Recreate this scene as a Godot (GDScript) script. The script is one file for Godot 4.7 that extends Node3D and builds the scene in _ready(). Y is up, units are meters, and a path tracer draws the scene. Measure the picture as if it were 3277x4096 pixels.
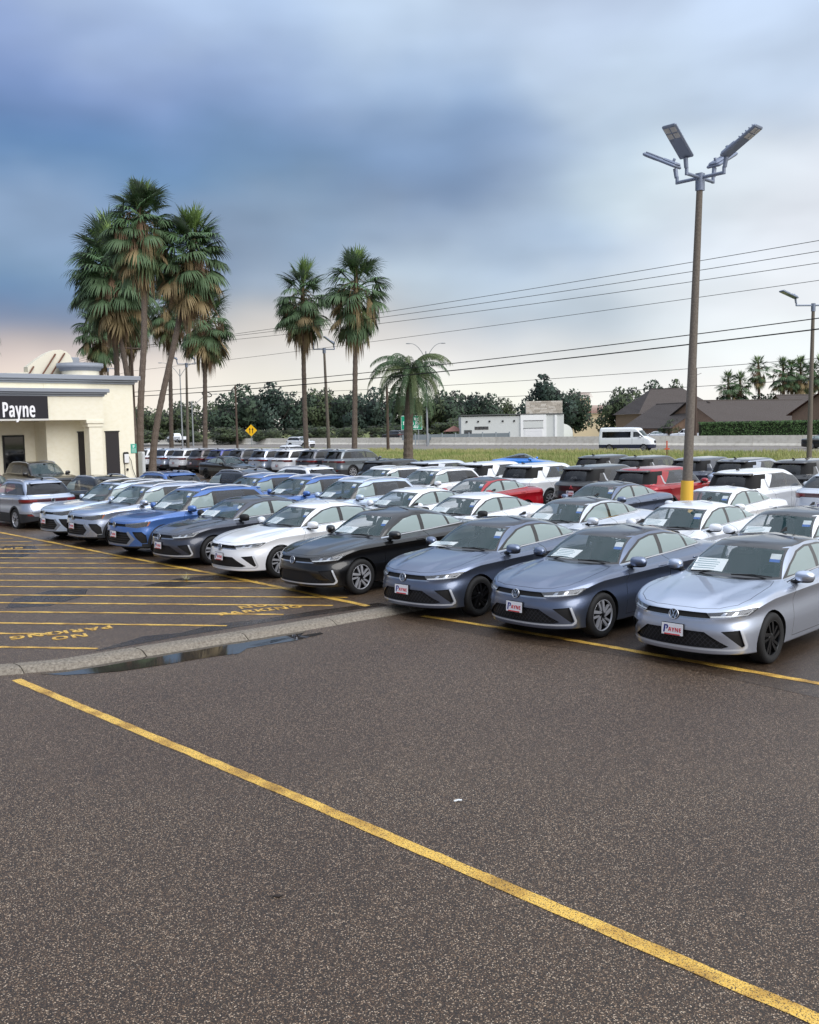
extends Node3D

const EXPOSURE := 1.5
var M := {}

func _ready() -> void:
	set_camera_and_light()
	make_materials()
	build_ground()
	build_cars()
	build_setting()

func set_camera_and_light() -> void:
	var cam := Camera3D.new()
	cam.name = "camera"
	add_child(cam)
	cam.position = Vector3(0, 3.0947, 0)
	cam.basis = Basis(Vector3.RIGHT, deg_to_rad(-5.066)) * Basis(Vector3.BACK, deg_to_rad(-1.12))
	cam.fov = 55.973
	cam.near = 0.1
	cam.far = 2500.0
	cam.current = true
	var sky_mat := PanoramaSkyMaterial.new()
	sky_mat.panorama = sky_picture()
	var sky := Sky.new()
	sky.sky_material = sky_mat
	var env := Environment.new()
	env.background_mode = Environment.BG_SKY
	env.sky = sky
	env.sky_rotation = Vector3(0, PI, 0)
	env.background_energy_multiplier = 1.0
	env.tonemap_mode = Environment.TONE_MAPPER_LINEAR
	env.tonemap_exposure = EXPOSURE
	env.sdfgi_enabled = true
	env.ssao_enabled = true
	env.ssil_enabled = true
	var we := WorldEnvironment.new()
	we.name = "world_environment"
	we.environment = env
	add_child(we)
	var sun := DirectionalLight3D.new()
	sun.name = "sun"
	sun.light_energy = 0.5
	sun.light_color = Color(1.0, 0.985, 0.97)
	sun.light_angular_distance = 60.0
	sun.shadow_enabled = true
	add_child(sun)
	sun.look_at_from_position(Vector3.ZERO, -Vector3(0.5, 0.62, 0.62))

# what the overcast sky looks like: [azimuth, elevation, colour], azimuth in degrees right of the view
const SKY_SPOTS := [
	[-21.0, 20.3, 151, 175, 229], [-0.1, 18.7, 125, 155, 196], [12.6, 18.7, 203, 222, 240], [21.2, 17.8, 192, 208, 228], [-15.3, 14.6, 100, 134, 169], [-20.4, 11.5, 153, 177, 209], [-7.0, 12.2, 146, 168, 193], [7.7, 13.9, 146, 170, 209], [13.1, 13.0, 215, 234, 240], [0.4, 8.0, 191, 207, 220], [5.9, 6.0, 168, 188, 206], [-20.9, 6.5, 74, 124, 180], [-21.0, 5.2, 189, 176, 164], [-7.2, 6.0, 219, 210, 199], [-2.0, 3.9, 251, 252, 249], [10.2, 3.4, 226, 228, 227], [19.8, 3.8, 246, 253, 255], [-12.9, 1.8, 255, 255, 255], [-8.8, 2.5, 255, 248, 220], [5.9, 1.7, 255, 255, 242], [13.5, 2.2, 255, 255, 255], [-14.9, 3.4, 255, 245, 235], [-8.6, 8.2, 158, 176, 199], [21.7, 10.1, 237, 243, 252], [-9.4, 15.4, 105, 144, 181], [0.5, 14.1, 116, 141, 174], [-20.5, 8.9, 122, 152, 183], [9.1, 9.5, 178, 202, 231], [-8.5, 3.1, 209, 210, 214], [19.3, 12.8, 236, 242, 252], [-0.7, 21.5, 205, 224, 246], [-19.5, 15.6, 91, 133, 178], [-14.7, 18.8, 100, 128, 189], [-21.2, 18.0, 109, 137, 185], [-9.4, 17.8, 145, 168, 211], [-9.9, 21.3, 171, 195, 231], [-15.3, 21.3, 200, 219, 242], [11.3, 21.2, 183, 199, 224], [21.8, 20.0, 203, 222, 249], [13.5, 7.6, 218, 226, 231], [22.0, 7.1, 244, 248, 253], [-13.9, 10.8, 131, 151, 180], [-14.1, 7.0, 140, 156, 169], [4.8, 11.4, 163, 180, 201], [-21.9, 3.9, 235, 218, 213], [1.1, 5.2, 235, 228, 223], [20.8, 1.6, 255, 252, 245], [-19.6, 1.8, 253, 235, 210], [-40.0, 16.0, 124, 150, 190], [-42.0, 5.0, 214, 206, 204], [42.0, 16.0, 218, 228, 238], [42.0, 4.0, 250, 250, 248], [0.0, 34.0, 190, 208, 234], [-34.0, 30.0, 172, 192, 224], [34.0, 32.0, 200, 216, 238],
]

func sky_picture() -> ImageTexture:
	var w := 1536
	var h := 768
	var cw := 384
	var ch := 192
	var nz := FastNoiseLite.new()
	nz.seed = 11; nz.frequency = 1.0; nz.fractal_octaves = 4
	var small := Image.create(cw, ch, false, Image.FORMAT_RGBF)
	for j in ch:
		var el0 := 90.0 - 180.0 * (j + 0.5) / ch
		for i in cw:
			var az0 := 360.0 * (i + 0.5) / cw - 180.0
			if el0 < -4.0:
				small.set_pixel(i, j, Color(0.62, 0.56, 0.48))
				continue
			var d := Vector3(sin(deg_to_rad(az0)) * cos(deg_to_rad(el0)), sin(deg_to_rad(el0)), -cos(deg_to_rad(az0)) * cos(deg_to_rad(el0)))
			var az := az0 + 3.0 * nz.get_noise_3dv(d * 5.0)
			var el := el0 + 2.2 * nz.get_noise_3dv(d * Vector3(5, 9, 5) + Vector3(7, 0, 3)) * clampf(el0 / 12.0, 0.0, 1.0)
			# away from the view: the storm cloud goes on to the left, the bright overcast to the right, paler overhead
			var bright := smoothstep(0.12, 0.75, cos(deg_to_rad(az - 100.0)))
			var low := Color8(126, 142, 168).srgb_to_linear().lerp(Color8(236, 239, 243).srgb_to_linear(), bright)
			var t := smoothstep(21.0, 62.0, el)
			var base := low.lerp(Color8(214, 223, 238).srgb_to_linear() * 1.65, t)
			base = base.lerp(Color8(236, 222, 210).srgb_to_linear(), 0.6 * exp(-maxf(el, 0.0) / 2.5))
			base *= 1.0 + 0.16 * nz.get_noise_3dv(d * 3.0 + Vector3(2, 5, 1))
			var sum := Vector3(base.r, base.g, base.b) * 0.012
			var tot := 0.012
			if absf(az0) < 75.0 and el0 < 70.0:
				for s in SKY_SPOTS:
					var q := Vector2((az - s[0]) / 4.2, (el - s[1]) / (0.70 + 0.075 * maxf(s[1], 0.0))).length_squared()
					if q > 30.0: continue
					var k := exp(-q * 0.5)
					var c := Color8(s[2], s[3], s[4]).srgb_to_linear()
					sum += Vector3(c.r, c.g, c.b) * k
					tot += k
			sum /= tot
			sum /= EXPOSURE
			small.set_pixel(i, j, Color(sum.x, sum.y, sum.z))
	small.resize(w, h, Image.INTERPOLATE_CUBIC)
	# wisps
	var fine := FastNoiseLite.new()
	fine.seed = 5; fine.frequency = 1.0; fine.fractal_octaves = 5
	for j in range(0, h / 2 + 10):
		var el := deg_to_rad(90.0 - 180.0 * (j + 0.5) / h)
		for i in w:
			var az := deg_to_rad(360.0 * (i + 0.5) / w - 180.0)
			var d := Vector3(sin(az) * cos(el), sin(el) * 3.2, -cos(az) * cos(el))
			var c := small.get_pixel(i, j)
			var f := 1.0 + 0.20 * fine.get_noise_3dv(d * 4.0) * clampf(sin(el) * 8.0, 0.15, 1.0)
			small.set_pixel(i, j, Color(c.r * f, c.g * f, c.b * f))
	return ImageTexture.create_from_image(small)

func paint(c: Color, metal := 0.55) -> StandardMaterial3D:
	var m := StandardMaterial3D.new()
	m.albedo_color = c
	m.metallic = metal
	m.roughness = 0.30
	m.clearcoat_enabled = true
	m.clearcoat = 1.0
	m.clearcoat_roughness = 0.04
	return m

func make_materials() -> void:
	M.paint_silver = paint(Color8(196, 205, 222), 0.82)
	M.paint_grey = paint(Color8(118, 129, 152), 0.85)
	M.paint_black = paint(Color8(12, 12, 14), 0.1)
	M.paint_white = paint(Color8(240, 243, 248), 0.0)
	M.paint_blue = paint(Color8(78, 116, 182), 0.4)
	M.paint_pale = paint(Color8(198, 214, 236), 0.3)
	M.paint_dusk = paint(Color8(74, 78, 90), 0.6)
	M.paint_mid = paint(Color8(112, 120, 128), 0.6)
	M.paint_pearl = paint(Color8(212, 218, 228), 0.3)
	M.paint_royal = paint(Color8(28, 44, 130), 0.4)
	M.paint_umber = paint(Color8(82, 74, 80), 0.5)
	M.roof_dark = paint(Color8(36, 38, 46), 0.3)
	M.paint_red = paint(Color8(170, 18, 34), 0.3)
	M.black = mat(Color8(24, 24, 26), 0.6)
	M.grille_black = mat(Color8(9, 9, 10), 0.75)
	M.black_gloss = paint(Color8(16, 16, 19), 0.0)
	M.seam = mat(Color8(10, 10, 12), 0.9)
	M.chrome = mat(Color8(215, 218, 224), 0.12, 1.0)
	M.tyre = mat(Color8(28, 28, 29), 0.75)
	M.rim_machined = mat(Color8(186, 188, 194), 0.3, 0.4)
	M.rim_dark = mat(Color8(22, 22, 24), 0.3, 0.3)
	M.side_glass = glass(Color8(190, 210, 210), 0.54, 0.04)
	M.screen_glass = glass(Color8(110, 165, 172), 0.10, 0.03)
	M.tint_glass = glass(Color8(70, 74, 80), 0.72, 0.04)
	M.dark_glass = glass(Color8(12, 13, 16), 0.88, 0.04)
	M.lamp_glass = glass(Color8(225, 230, 235), 0.10, 0.02)
	M.lamp_dark = mat(Color8(52, 56, 64), 0.25, 0.6)
	M.lamp_white = mat(Color8(225, 230, 236), 0.3)
	M.grille_dark = mat(Color8(14, 14, 16), 0.7)
	M.grille_bar = mat(Color8(58, 60, 66), 0.35, 0.2)
	M.satin = mat(Color8(205, 210, 218), 0.35, 0.3)
	M.satin_grey = mat(Color8(140, 147, 160), 0.35, 0.3)
	M.rail = mat(Color8(205, 209, 216), 0.3, 0.4)
	M.amber = mat(Color8(210, 110, 40), 0.3)
	M.clad = mat(Color8(40, 42, 46), 0.55)
	M.van_skirt = mat(Color8(38, 44, 66), 0.5)
	M.tail_dark = paint(Color8(66, 14, 22), 0.1)
	M.paint_azure = paint(Color8(40, 130, 225), 0.2)
	M.tail_red = paint(Color8(120, 10, 18), 0.1)
	M.dash = mat(Color8(30, 31, 33), 0.8)
	M.seat = mat(Color8(44, 44, 47), 0.8)
	M.plate_frame = mat(Color8(40, 40, 46), 0.3, 0.5)
	M.plate_white = mat(Color8(240, 240, 244), 0.4)
	M.plate_red = mat(Color8(205, 22, 36), 0.5)
	M.plate_blue = mat(Color8(38, 44, 130), 0.5)
	M.paper = mat(Color8(236, 240, 240), 0.7)
	M.print_grey = mat(Color8(120, 150, 160), 0.8)
	M.sticker_blue = mat(Color8(40, 96, 190), 0.6)
# ---------------------------------------------------------------- geometry helpers
class Soup:
	var p := PackedVector3Array()
	var n := PackedVector3Array()
	func tri(a: Vector3, b: Vector3, c: Vector3, na: Vector3, nb: Vector3, nc: Vector3) -> void:
		p.append(a); p.append(b); p.append(c); n.append(na); n.append(nb); n.append(nc)
	func flat(a: Vector3, b: Vector3, c: Vector3, out := Vector3.ZERO) -> void:
		var m := (b - a).cross(c - a)
		if m.length_squared() < 1e-16: return
		m = m.normalized()
		if out != Vector3.ZERO and m.dot(out) < 0.0: m = -m
		tri(a, b, c, m, m, m)
	func quad(a: Vector3, b: Vector3, c: Vector3, d: Vector3, out := Vector3.ZERO) -> void:
		flat(a, b, c, out); flat(a, c, d, out)
	func add(s: Soup, t := Transform3D.IDENTITY) -> void:
		for i in s.p.size():
			p.append(t * s.p[i]); n.append((t.basis * s.n[i]).normalized())
	func mirrored() -> Soup:
		var s := Soup.new()
		for i in p.size():
			s.p.append(Vector3(-p[i].x, p[i].y, p[i].z)); s.n.append(Vector3(-n[i].x, n[i].y, n[i].z))
		return s
	func box(t: Transform3D, size: Vector3, ch := 0.0) -> void:
		var h := size * 0.5
		var c := minf(ch, minf(h.x, minf(h.y, h.z)) * 0.95)
		var vs := {}
		for sx in [-1, 1]:
			for sy in [-1, 1]:
				for sz in [-1, 1]:
					vs[[sx, sy, sz, 0]] = t * Vector3(sx * h.x, sy * (h.y - c), sz * (h.z - c))
					vs[[sx, sy, sz, 1]] = t * Vector3(sx * (h.x - c), sy * h.y, sz * (h.z - c))
					vs[[sx, sy, sz, 2]] = t * Vector3(sx * (h.x - c), sy * (h.y - c), sz * h.z)
		for s in [-1, 1]:
			quad(vs[[s, -1, -1, 0]], vs[[s, 1, -1, 0]], vs[[s, 1, 1, 0]], vs[[s, -1, 1, 0]], t.basis.x * s)
			quad(vs[[-1, s, -1, 1]], vs[[1, s, -1, 1]], vs[[1, s, 1, 1]], vs[[-1, s, 1, 1]], t.basis.y * s)
			quad(vs[[-1, -1, s, 2]], vs[[1, -1, s, 2]], vs[[1, 1, s, 2]], vs[[-1, 1, s, 2]], t.basis.z * s)
		if c <= 0.0: return
		for a in [-1, 1]:
			for b in [-1, 1]:
				quad(vs[[a, b, -1, 0]], vs[[a, b, 1, 0]], vs[[a, b, 1, 1]], vs[[a, b, -1, 1]], t.basis.x * a + t.basis.y * b)
				quad(vs[[a, -1, b, 0]], vs[[a, 1, b, 0]], vs[[a, 1, b, 2]], vs[[a, -1, b, 2]], t.basis.x * a + t.basis.z * b)
				quad(vs[[-1, a, b, 1]], vs[[1, a, b, 1]], vs[[1, a, b, 2]], vs[[-1, a, b, 2]], t.basis.y * a + t.basis.z * b)
				for d in [-1, 1]: flat(vs[[a, b, d, 0]], vs[[a, b, d, 1]], vs[[a, b, d, 2]], t.basis * Vector3(a, b, d))
	func block(x0: float, x1: float, y0: float, y1: float, z0: float, z1: float, ch := 0.0) -> void:
		box(Transform3D(Basis.IDENTITY, Vector3(x0 + x1, y0 + y1, z0 + z1) * 0.5), Vector3(x1 - x0, y1 - y0, z1 - z0), ch)
	# profile: (radius, height) points, turned round the y axis of t
	func lathe(prof: PackedVector2Array, segs: int, t: Transform3D, a0 := 0.0, a1 := TAU) -> void:
		var nr := PackedVector2Array()
		for i in prof.size():
			var d := prof[mini(i + 1, prof.size() - 1)] - prof[maxi(i - 1, 0)]
			nr.append(Vector2(d.y, -d.x).normalized())
		for s in segs:
			var u := a0 + (a1 - a0) * s / segs
			var v := a0 + (a1 - a0) * (s + 1) / segs
			for i in prof.size() - 1:
				var q := []
				for k in [[u, i], [v, i], [v, i + 1], [u, i + 1]]:
					var e := Vector3(cos(k[0]), 0, sin(k[0]))
					q.append(t * (e * prof[k[1]].x + Vector3(0, prof[k[1]].y, 0)))
					q.append((t.basis * (e * nr[k[1]].x + Vector3(0, nr[k[1]].y, 0))).normalized())
				if prof[i].x > 1e-6: tri(q[0], q[2], q[4], q[1], q[3], q[5])
				if prof[i + 1].x > 1e-6: tri(q[0], q[4], q[6], q[1], q[5], q[7])
	func tube(pts: PackedVector3Array, r0: float, r1: float, sides := 8, cap := true) -> void:
		var up := Vector3.UP
		var rings := []
		var m := pts.size()
		for i in m:
			var d := (pts[mini(i + 1, m - 1)] - pts[maxi(i - 1, 0)]).normalized()
			if absf(d.dot(up)) > 0.98: up = Vector3.RIGHT if absf(d.x) < 0.9 else Vector3.BACK
			var x := up.cross(d).normalized()
			var y := d.cross(x)
			up = y
			var ring := []
			var r := lerpf(r0, r1, float(i) / maxi(1, m - 1))
			for k in sides:
				var a := TAU * k / sides
				var e := x * cos(a) + y * sin(a)
				ring.append([pts[i] + e * r, e])
			rings.append(ring)
		for i in m - 1:
			for k in sides:
				var a: Array = rings[i][k]
				var b: Array = rings[i][(k + 1) % sides]
				var c: Array = rings[i + 1][(k + 1) % sides]
				var e: Array = rings[i + 1][k]
				tri(a[0], b[0], c[0], a[1], b[1], c[1]); tri(a[0], c[0], e[0], a[1], c[1], e[1])
		if cap:
			for end in [0, m - 1]:
				var o := (pts[0] - pts[1]) if end == 0 else (pts[m - 1] - pts[m - 2])
				for k in sides: flat(pts[end], rings[end][k][0], rings[end][(k + 1) % sides][0], o)
	# a flat polygon in t's xy plane, pushed out along its z
	func prism(poly: PackedVector2Array, depth: float, t: Transform3D, back := true) -> void:
		var idx := Geometry2D.triangulate_polygon(poly)
		var dz := Vector3(0, 0, depth)
		for i in range(0, idx.size(), 3):
			var a := Vector3(poly[idx[i]].x, poly[idx[i]].y, 0)
			var b := Vector3(poly[idx[i + 1]].x, poly[idx[i + 1]].y, 0)
			var c := Vector3(poly[idx[i + 2]].x, poly[idx[i + 2]].y, 0)
			flat(t * (a + dz), t * (b + dz), t * (c + dz), t.basis.z * signf(depth))
			if back: flat(t * a, t * b, t * c, -t.basis.z * signf(depth))
		var cw := -1.0 if Geometry2D.is_polygon_clockwise(poly) else 1.0
		for i in poly.size():
			var a2 := poly[i]
			var b2 := poly[(i + 1) % poly.size()]
			var o := Vector3(b2.y - a2.y, a2.x - b2.x, 0) * cw
			var a := Vector3(a2.x, a2.y, 0)
			var b := Vector3(b2.x, b2.y, 0)
			quad(t * a, t * b, t * (b + dz), t * (a + dz), t.basis * o)
	# a blob: an ellipsoid whose powers make it boxier
	func blob(t: Transform3D, size: Vector3, e := 1.0, nu := 16, nv := 10) -> void:
		var f := func(u: float, v: float) -> Vector3:
			var cu := cos(u)
			var su := sin(u)
			var cv := cos(v)
			var sv := sin(v)
			return Vector3(signf(cu) * pow(absf(cu), e) * pow(absf(cv), e), signf(sv) * pow(absf(sv), e), signf(su) * pow(absf(su), e) * pow(absf(cv), e))
		for i in nu:
			for j in nv:
				var q := []
				for k in [[i, j], [i + 1, j], [i + 1, j + 1], [i, j + 1]]:
					var e0: Vector3 = f.call(TAU * k[0] / nu, PI * (float(k[1]) / nv - 0.5))
					q.append(t * (e0 * size * 0.5))
					q.append((t.basis * (e0 / size)).normalized())
				if j > 0: tri(q[0], q[2], q[4], q[1], q[3], q[5])
				if j < nv - 1: tri(q[0], q[4], q[6], q[1], q[5], q[7])
	func mesh() -> ArrayMesh:
		var q := PackedVector3Array(p)
		var m := PackedVector3Array(n)
		for i in range(0, q.size(), 3):
			var g := (q[i + 1] - q[i]).cross(q[i + 2] - q[i])
			if g.dot(m[i] + m[i + 1] + m[i + 2]) > 0.0:
				var a := q[i + 1]
				q[i + 1] = q[i + 2]; q[i + 2] = a
				var b := m[i + 1]
				m[i + 1] = m[i + 2]; m[i + 2] = b
		var arr := []
		arr.resize(Mesh.ARRAY_MAX)
		arr[Mesh.ARRAY_VERTEX] = q
		arr[Mesh.ARRAY_NORMAL] = m
		var me := ArrayMesh.new()
		if q.size(): me.add_surface_from_arrays(Mesh.PRIMITIVE_TRIANGLES, arr)
		return me

func pv(a: Array) -> PackedVector2Array:
	var o := PackedVector2Array()
	for i in range(0, a.size(), 2): o.append(Vector2(a[i], a[i + 1]))
	return o

func at3(x: float, y: float, z: float, turn := 0.0) -> Transform3D:
	return Transform3D(Basis(Vector3.UP, turn), Vector3(x, y, z))

func look(from: Vector3, zdir: Vector3, up := Vector3.UP) -> Transform3D:
	var z := zdir.normalized()
	var x := up.cross(z).normalized()
	return Transform3D(Basis(x, z.cross(x), z), from)

var mats := {}
func mat(c: Color, rough := 0.6, metal := 0.0, key := "") -> StandardMaterial3D:
	var k := [c, rough, metal, key]
	if not mats.has(k):
		var m := StandardMaterial3D.new()
		m.albedo_color = c; m.roughness = rough; m.metallic = metal
		mats[k] = m
	return mats[k]

func glass(c: Color, alpha: float, rough := 0.03, key := "") -> StandardMaterial3D:
	var k := ["glass", c, alpha, rough, key]
	if not mats.has(k):
		var m := StandardMaterial3D.new()
		m.albedo_color = Color(c, alpha); m.roughness = rough
		m.transparency = BaseMaterial3D.TRANSPARENCY_ALPHA
		m.metallic_specular = 0.6
		mats[k] = m
	return mats[k]

var taken := {}
func numbered(called: String) -> String:
	var k: int = taken.get(called, 0)
	taken[called] = k + 1
	return called if k == 0 else "%s_%03d" % [called, k]

func tag(o: Node3D, label: String, category: String, group := "") -> Node3D:
	o.set_meta("label", label); o.set_meta("category", category)
	if group != "": o.set_meta("group", group)
	return o

func thing(called: String, label: String, category: String, at := Vector3.ZERO, turn := 0.0, group := "") -> Node3D:
	var o := Node3D.new()
	o.name = numbered(called); add_child(o)
	o.position = at; o.rotation.y = turn
	return tag(o, label, category, group)

func obj(called: String, s, m: Material, parent: Node = null) -> MeshInstance3D:
	var o := MeshInstance3D.new()
	o.mesh = s.mesh() if s is Soup else s
	o.material_override = m
	o.name = called if parent else numbered(called)
	(parent if parent else self).add_child(o, true)
	return o

func struct(called: String, s, m: Material) -> MeshInstance3D:
	var o := obj(called, s, m)
	o.set_meta("kind", "structure")
	return o

func dup(root: Node3D, at: Vector3, turn: float, label: String, group := "") -> Node3D:
	var r: Node3D = root.duplicate()
	var base: String = root.name
	if base.length() > 4 and base[base.length() - 4] == "_" and base.right(3).is_valid_int(): base = base.left(base.length() - 4)
	r.name = numbered(base); add_child(r)
	r.position = at; r.rotation.y = turn
	r.set_meta("label", label)
	if group != "": r.set_meta("group", group)
	return r

# ---------------------------------------------------------------- cutting surfaces
# splits S by a polygon seen along a direction: [inside, outside, rim edges]
func cut(S: Soup, poly: PackedVector2Array, U: Vector3, V: Vector3, D: Vector3, mind: float, rim := false, zr := [-99.0, 99.0]) -> Array:
	var ins := Soup.new()
	var outs := Soup.new()
	var edges := []
	var lo := poly[0]
	var hi := poly[0]
	for q in poly:
		lo = lo.min(q); hi = hi.max(q)
	if Geometry2D.is_polygon_clockwise(poly):
		poly = poly.duplicate(); poly.reverse()
	for i in range(0, S.p.size(), 3):
		var a := S.p[i]
		var b := S.p[i + 1]
		var c := S.p[i + 2]
		var a2 := Vector2(a.dot(U), a.dot(V))
		var b2 := Vector2(b.dot(U), b.dot(V))
		var c2 := Vector2(c.dot(U), c.dot(V))
		var area := (b2 - a2).cross(c2 - a2)
		if absf(area) < 1e-9 or a.z < zr[0] or a.z > zr[1] or maxf(a2.x, maxf(b2.x, c2.x)) < lo.x or minf(a2.x, minf(b2.x, c2.x)) > hi.x or maxf(a2.y, maxf(b2.y, c2.y)) < lo.y or minf(a2.y, minf(b2.y, c2.y)) > hi.y or (S.n[i] + S.n[i + 1] + S.n[i + 2]).dot(D) < 3.0 * mind:
			outs.tri(a, b, c, S.n[i], S.n[i + 1], S.n[i + 2])
			continue
		var t2 := PackedVector2Array([a2, b2, c2]) if area > 0.0 else PackedVector2Array([a2, c2, b2])
		var got := Geometry2D.intersect_polygons(t2, poly)
		if got.is_empty():
			outs.tri(a, b, c, S.n[i], S.n[i + 1], S.n[i + 2])
			continue
		var rest := Geometry2D.clip_polygons(t2, poly)
		if rest.is_empty():
			ins.tri(a, b, c, S.n[i], S.n[i + 1], S.n[i + 2])
			continue
		var hole := false
		for g in rest:
			if Geometry2D.is_polygon_clockwise(g): hole = true
		if hole:
			outs.tri(a, b, c, S.n[i], S.n[i + 1], S.n[i + 2])
			continue
		for side in 2:
			for g in (got if side == 0 else rest):
				var P := PackedVector3Array()
				var N := PackedVector3Array()
				for q in g:
					var v := (c2 - a2).cross(q - a2) / (c2 - a2).cross(b2 - a2)
					var w := (b2 - a2).cross(q - a2) / (b2 - a2).cross(c2 - a2)
					var at := a * (1.0 - v - w) + b * v + c * w
					if absf(at.x) < 2e-5: at.x = 0.0
					P.append(at)
					N.append((S.n[i] * (1.0 - v - w) + S.n[i + 1] * v + S.n[i + 2] * w).normalized())
				var idx := Geometry2D.triangulate_polygon(g)
				var to := ins if side == 0 else outs
				for k in range(0, idx.size(), 3): to.tri(P[idx[k]], P[idx[k + 1]], P[idx[k + 2]], N[idx[k]], N[idx[k + 1]], N[idx[k + 2]])
				if rim and side == 0:
					for k in g.size():
						var mid: Vector2 = (g[k] + g[(k + 1) % g.size()]) * 0.5
						for s in poly.size():
							if Geometry2D.get_closest_point_to_segment(mid, poly[s], poly[(s + 1) % poly.size()]).distance_squared_to(mid) < 1e-9:
								edges.append([P[k], P[(k + 1) % g.size()]])
								break
	return [ins, outs, edges]

const VIEWS := {
	"S": [Vector3(0, 0, 1), Vector3(0, 1, 0), Vector3(1, 0, 0)],
	"F": [Vector3(1, 0, 0), Vector3(0, 1, 0), Vector3(0, 0, 1)],
	"W": [Vector3(1, 0, 0), Vector3(0, 1, 0), Vector3(0, 0.6, 0.8)],
	"R": [Vector3(1, 0, 0), Vector3(0, 1, 0), Vector3(0, 0, -1)],
	"T": [Vector3(1, 0, 0), Vector3(0, 0, 1), Vector3(0, 1, 0)],
	"C": [Vector3(0.8, 0, -0.6), Vector3(0, 1, 0), Vector3(0.6, 0, 0.8)],
	"B": [Vector3(0.8, 0, 0.6), Vector3(0, 1, 0), Vector3(0.6, 0, -0.8)],
}
# ---------------------------------------------------------------- cars
# A ring goes round half the car: [front z, front depth, roundness, rear z, rear depth, roundness, half width, six heights from front to rear]
func ring_point(r: Array, s: float) -> Vector3:
	# s: 0..1 front corner, 1..2 side, 2..3 rear corner
	var x: float
	var z: float
	if s <= 1.0:
		var a := s * PI * 0.5
		x = r[6] * pow(maxf(sin(a), 0.0), 2.0 / r[2]); z = r[0] - r[1] + r[1] * pow(maxf(cos(a), 0.0), 2.0 / r[2])
	elif s >= 2.0:
		var a := (3.0 - s) * PI * 0.5
		x = r[6] * pow(maxf(sin(a), 0.0), 2.0 / r[5]); z = r[3] + r[4] - r[4] * pow(maxf(cos(a), 0.0), 2.0 / r[5])
	else:
		z = lerpf(r[0] - r[1], r[3] + r[4], s - 1.0)
		x = r[6] + 0.012 * sin((s - 1.0) * PI) * minf(1.0, r[6])
	var h: Array = r[7]
	var f := clampf([s / 1.0 * 2.0, 2.0 + (s - 1.0), 3.0 + (s - 2.0) * 2.0][int(minf(s, 2.0))], 0.0, 4.999)
	var i := int(f)
	var y := cubic(h[maxi(i - 1, 0)], h[i], h[i + 1], h[mini(i + 2, 5)], f - i)
	return Vector3(x, y, z)

func cubic(a: float, b: float, c: float, d: float, t: float) -> float:
	return b + 0.5 * t * (c - a + t * (2.0 * a - 5.0 * b + 4.0 * c - d + t * (3.0 * (b - c) + d - a)))

func cubic3(a: Vector3, b: Vector3, c: Vector3, d: Vector3, t: float) -> Vector3:
	return Vector3(cubic(a.x, b.x, c.x, d.x, t), cubic(a.y, b.y, c.y, d.y, t), cubic(a.z, b.z, c.z, d.z, t))

func body_half(rings: Array, creases: Array, crease_hood := false) -> Soup:
	var S := []
	for i in 17: S.append(i / 16.0)
	for i in range(1, 27): S.append(1.0 + i / 26.0)
	for i in range(1, 14): S.append(2.0 + i / 13.0)
	var T := [0.0, 0.06, 0.25, 0.5, 0.75, 0.94]
	var G := []
	for s in S:
		var col := []
		var pts := []
		for r in rings: pts.append(ring_point(r, s))
		for k in pts.size() - 1:
			var a: Vector3 = pts[k - 1] if k > 0 and not creases.has(k) else pts[k] * 2.0 - pts[k + 1]
			var d: Vector3 = pts[k + 2] if k + 2 < pts.size() and not creases.has(k + 1) else pts[k + 1] * 2.0 - pts[k]
			for t in T: col.append(cubic3(a, pts[k], pts[k + 1], d, t))
		col.append(pts[pts.size() - 1])
		G.append(col)
	var nj := G.size()
	if crease_hood:
		# the raised middle of the bonnet ends in two soft folds
		for col in G:
			for k in col.size():
				var v: Vector3 = col[k]
				if v.z > -0.5 and v.z < 0.80 and v.y > 0.72 and v.y < 1.05:
					var xc := lerpf(0.53, 0.30, clampf((v.z + 0.45) / 1.2, 0, 1))
					col[k].y = v.y + 0.016 * (1.0 - smoothstep(xc - 0.035, xc + 0.035, v.x)) * smoothstep(0.80, 0.62, v.z) * smoothstep(-0.48, -0.30, v.z) - 0.010 * smoothstep(xc - 0.02, xc + 0.05, v.x) * (1.0 - smoothstep(xc + 0.05, xc + 0.22, v.x)) * smoothstep(0.80, 0.62, v.z) * smoothstep(-0.48, -0.30, v.z)
	var nk: int = G[0].size()
	for j in nj:
		for k in nk:
			if j == 0 or j == nj - 1: G[j][k].x = 0.0
	var N := []
	for j in nj:
		var row := []
		for k in nk:
			var m := Vector3.ZERO
			for q in [[-1, -1], [0, -1], [-1, 0], [0, 0]]:
				var j0: int = j + q[0]
				var k0: int = k + q[1]
				if k0 < 0 or k0 >= nk - 1: continue
				var fl := Vector3.ONE
				if j0 < 0:
					j0 = 0; fl.x = -1
				elif j0 >= nj - 1:
					j0 = nj - 2; fl.x = -1
				m += (G[j0][k0 + 1] - G[j0 + 1][k0]).cross(G[j0 + 1][k0 + 1] - G[j0][k0]).normalized() * fl
			if k == nk - 1: m.x = 0.0
			row.append(m.normalized())
		N.append(row)
	var s := Soup.new()
	# outward: away from the middle of the car
	var o: Vector3 = G[nj / 2][nk / 3]
	var flip := 1.0 if (N[nj / 2][nk / 3] as Vector3).x > 0.0 else -1.0
	for j in nj - 1:
		for k in nk - 1:
			s.tri(G[j][k], G[j + 1][k], G[j + 1][k + 1], N[j][k] * flip, N[j + 1][k] * flip, N[j + 1][k + 1] * flip)
			s.tri(G[j][k], G[j + 1][k + 1], G[j][k + 1], N[j][k] * flip, N[j + 1][k + 1] * flip, N[j][k + 1] * flip)
	return s

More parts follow.
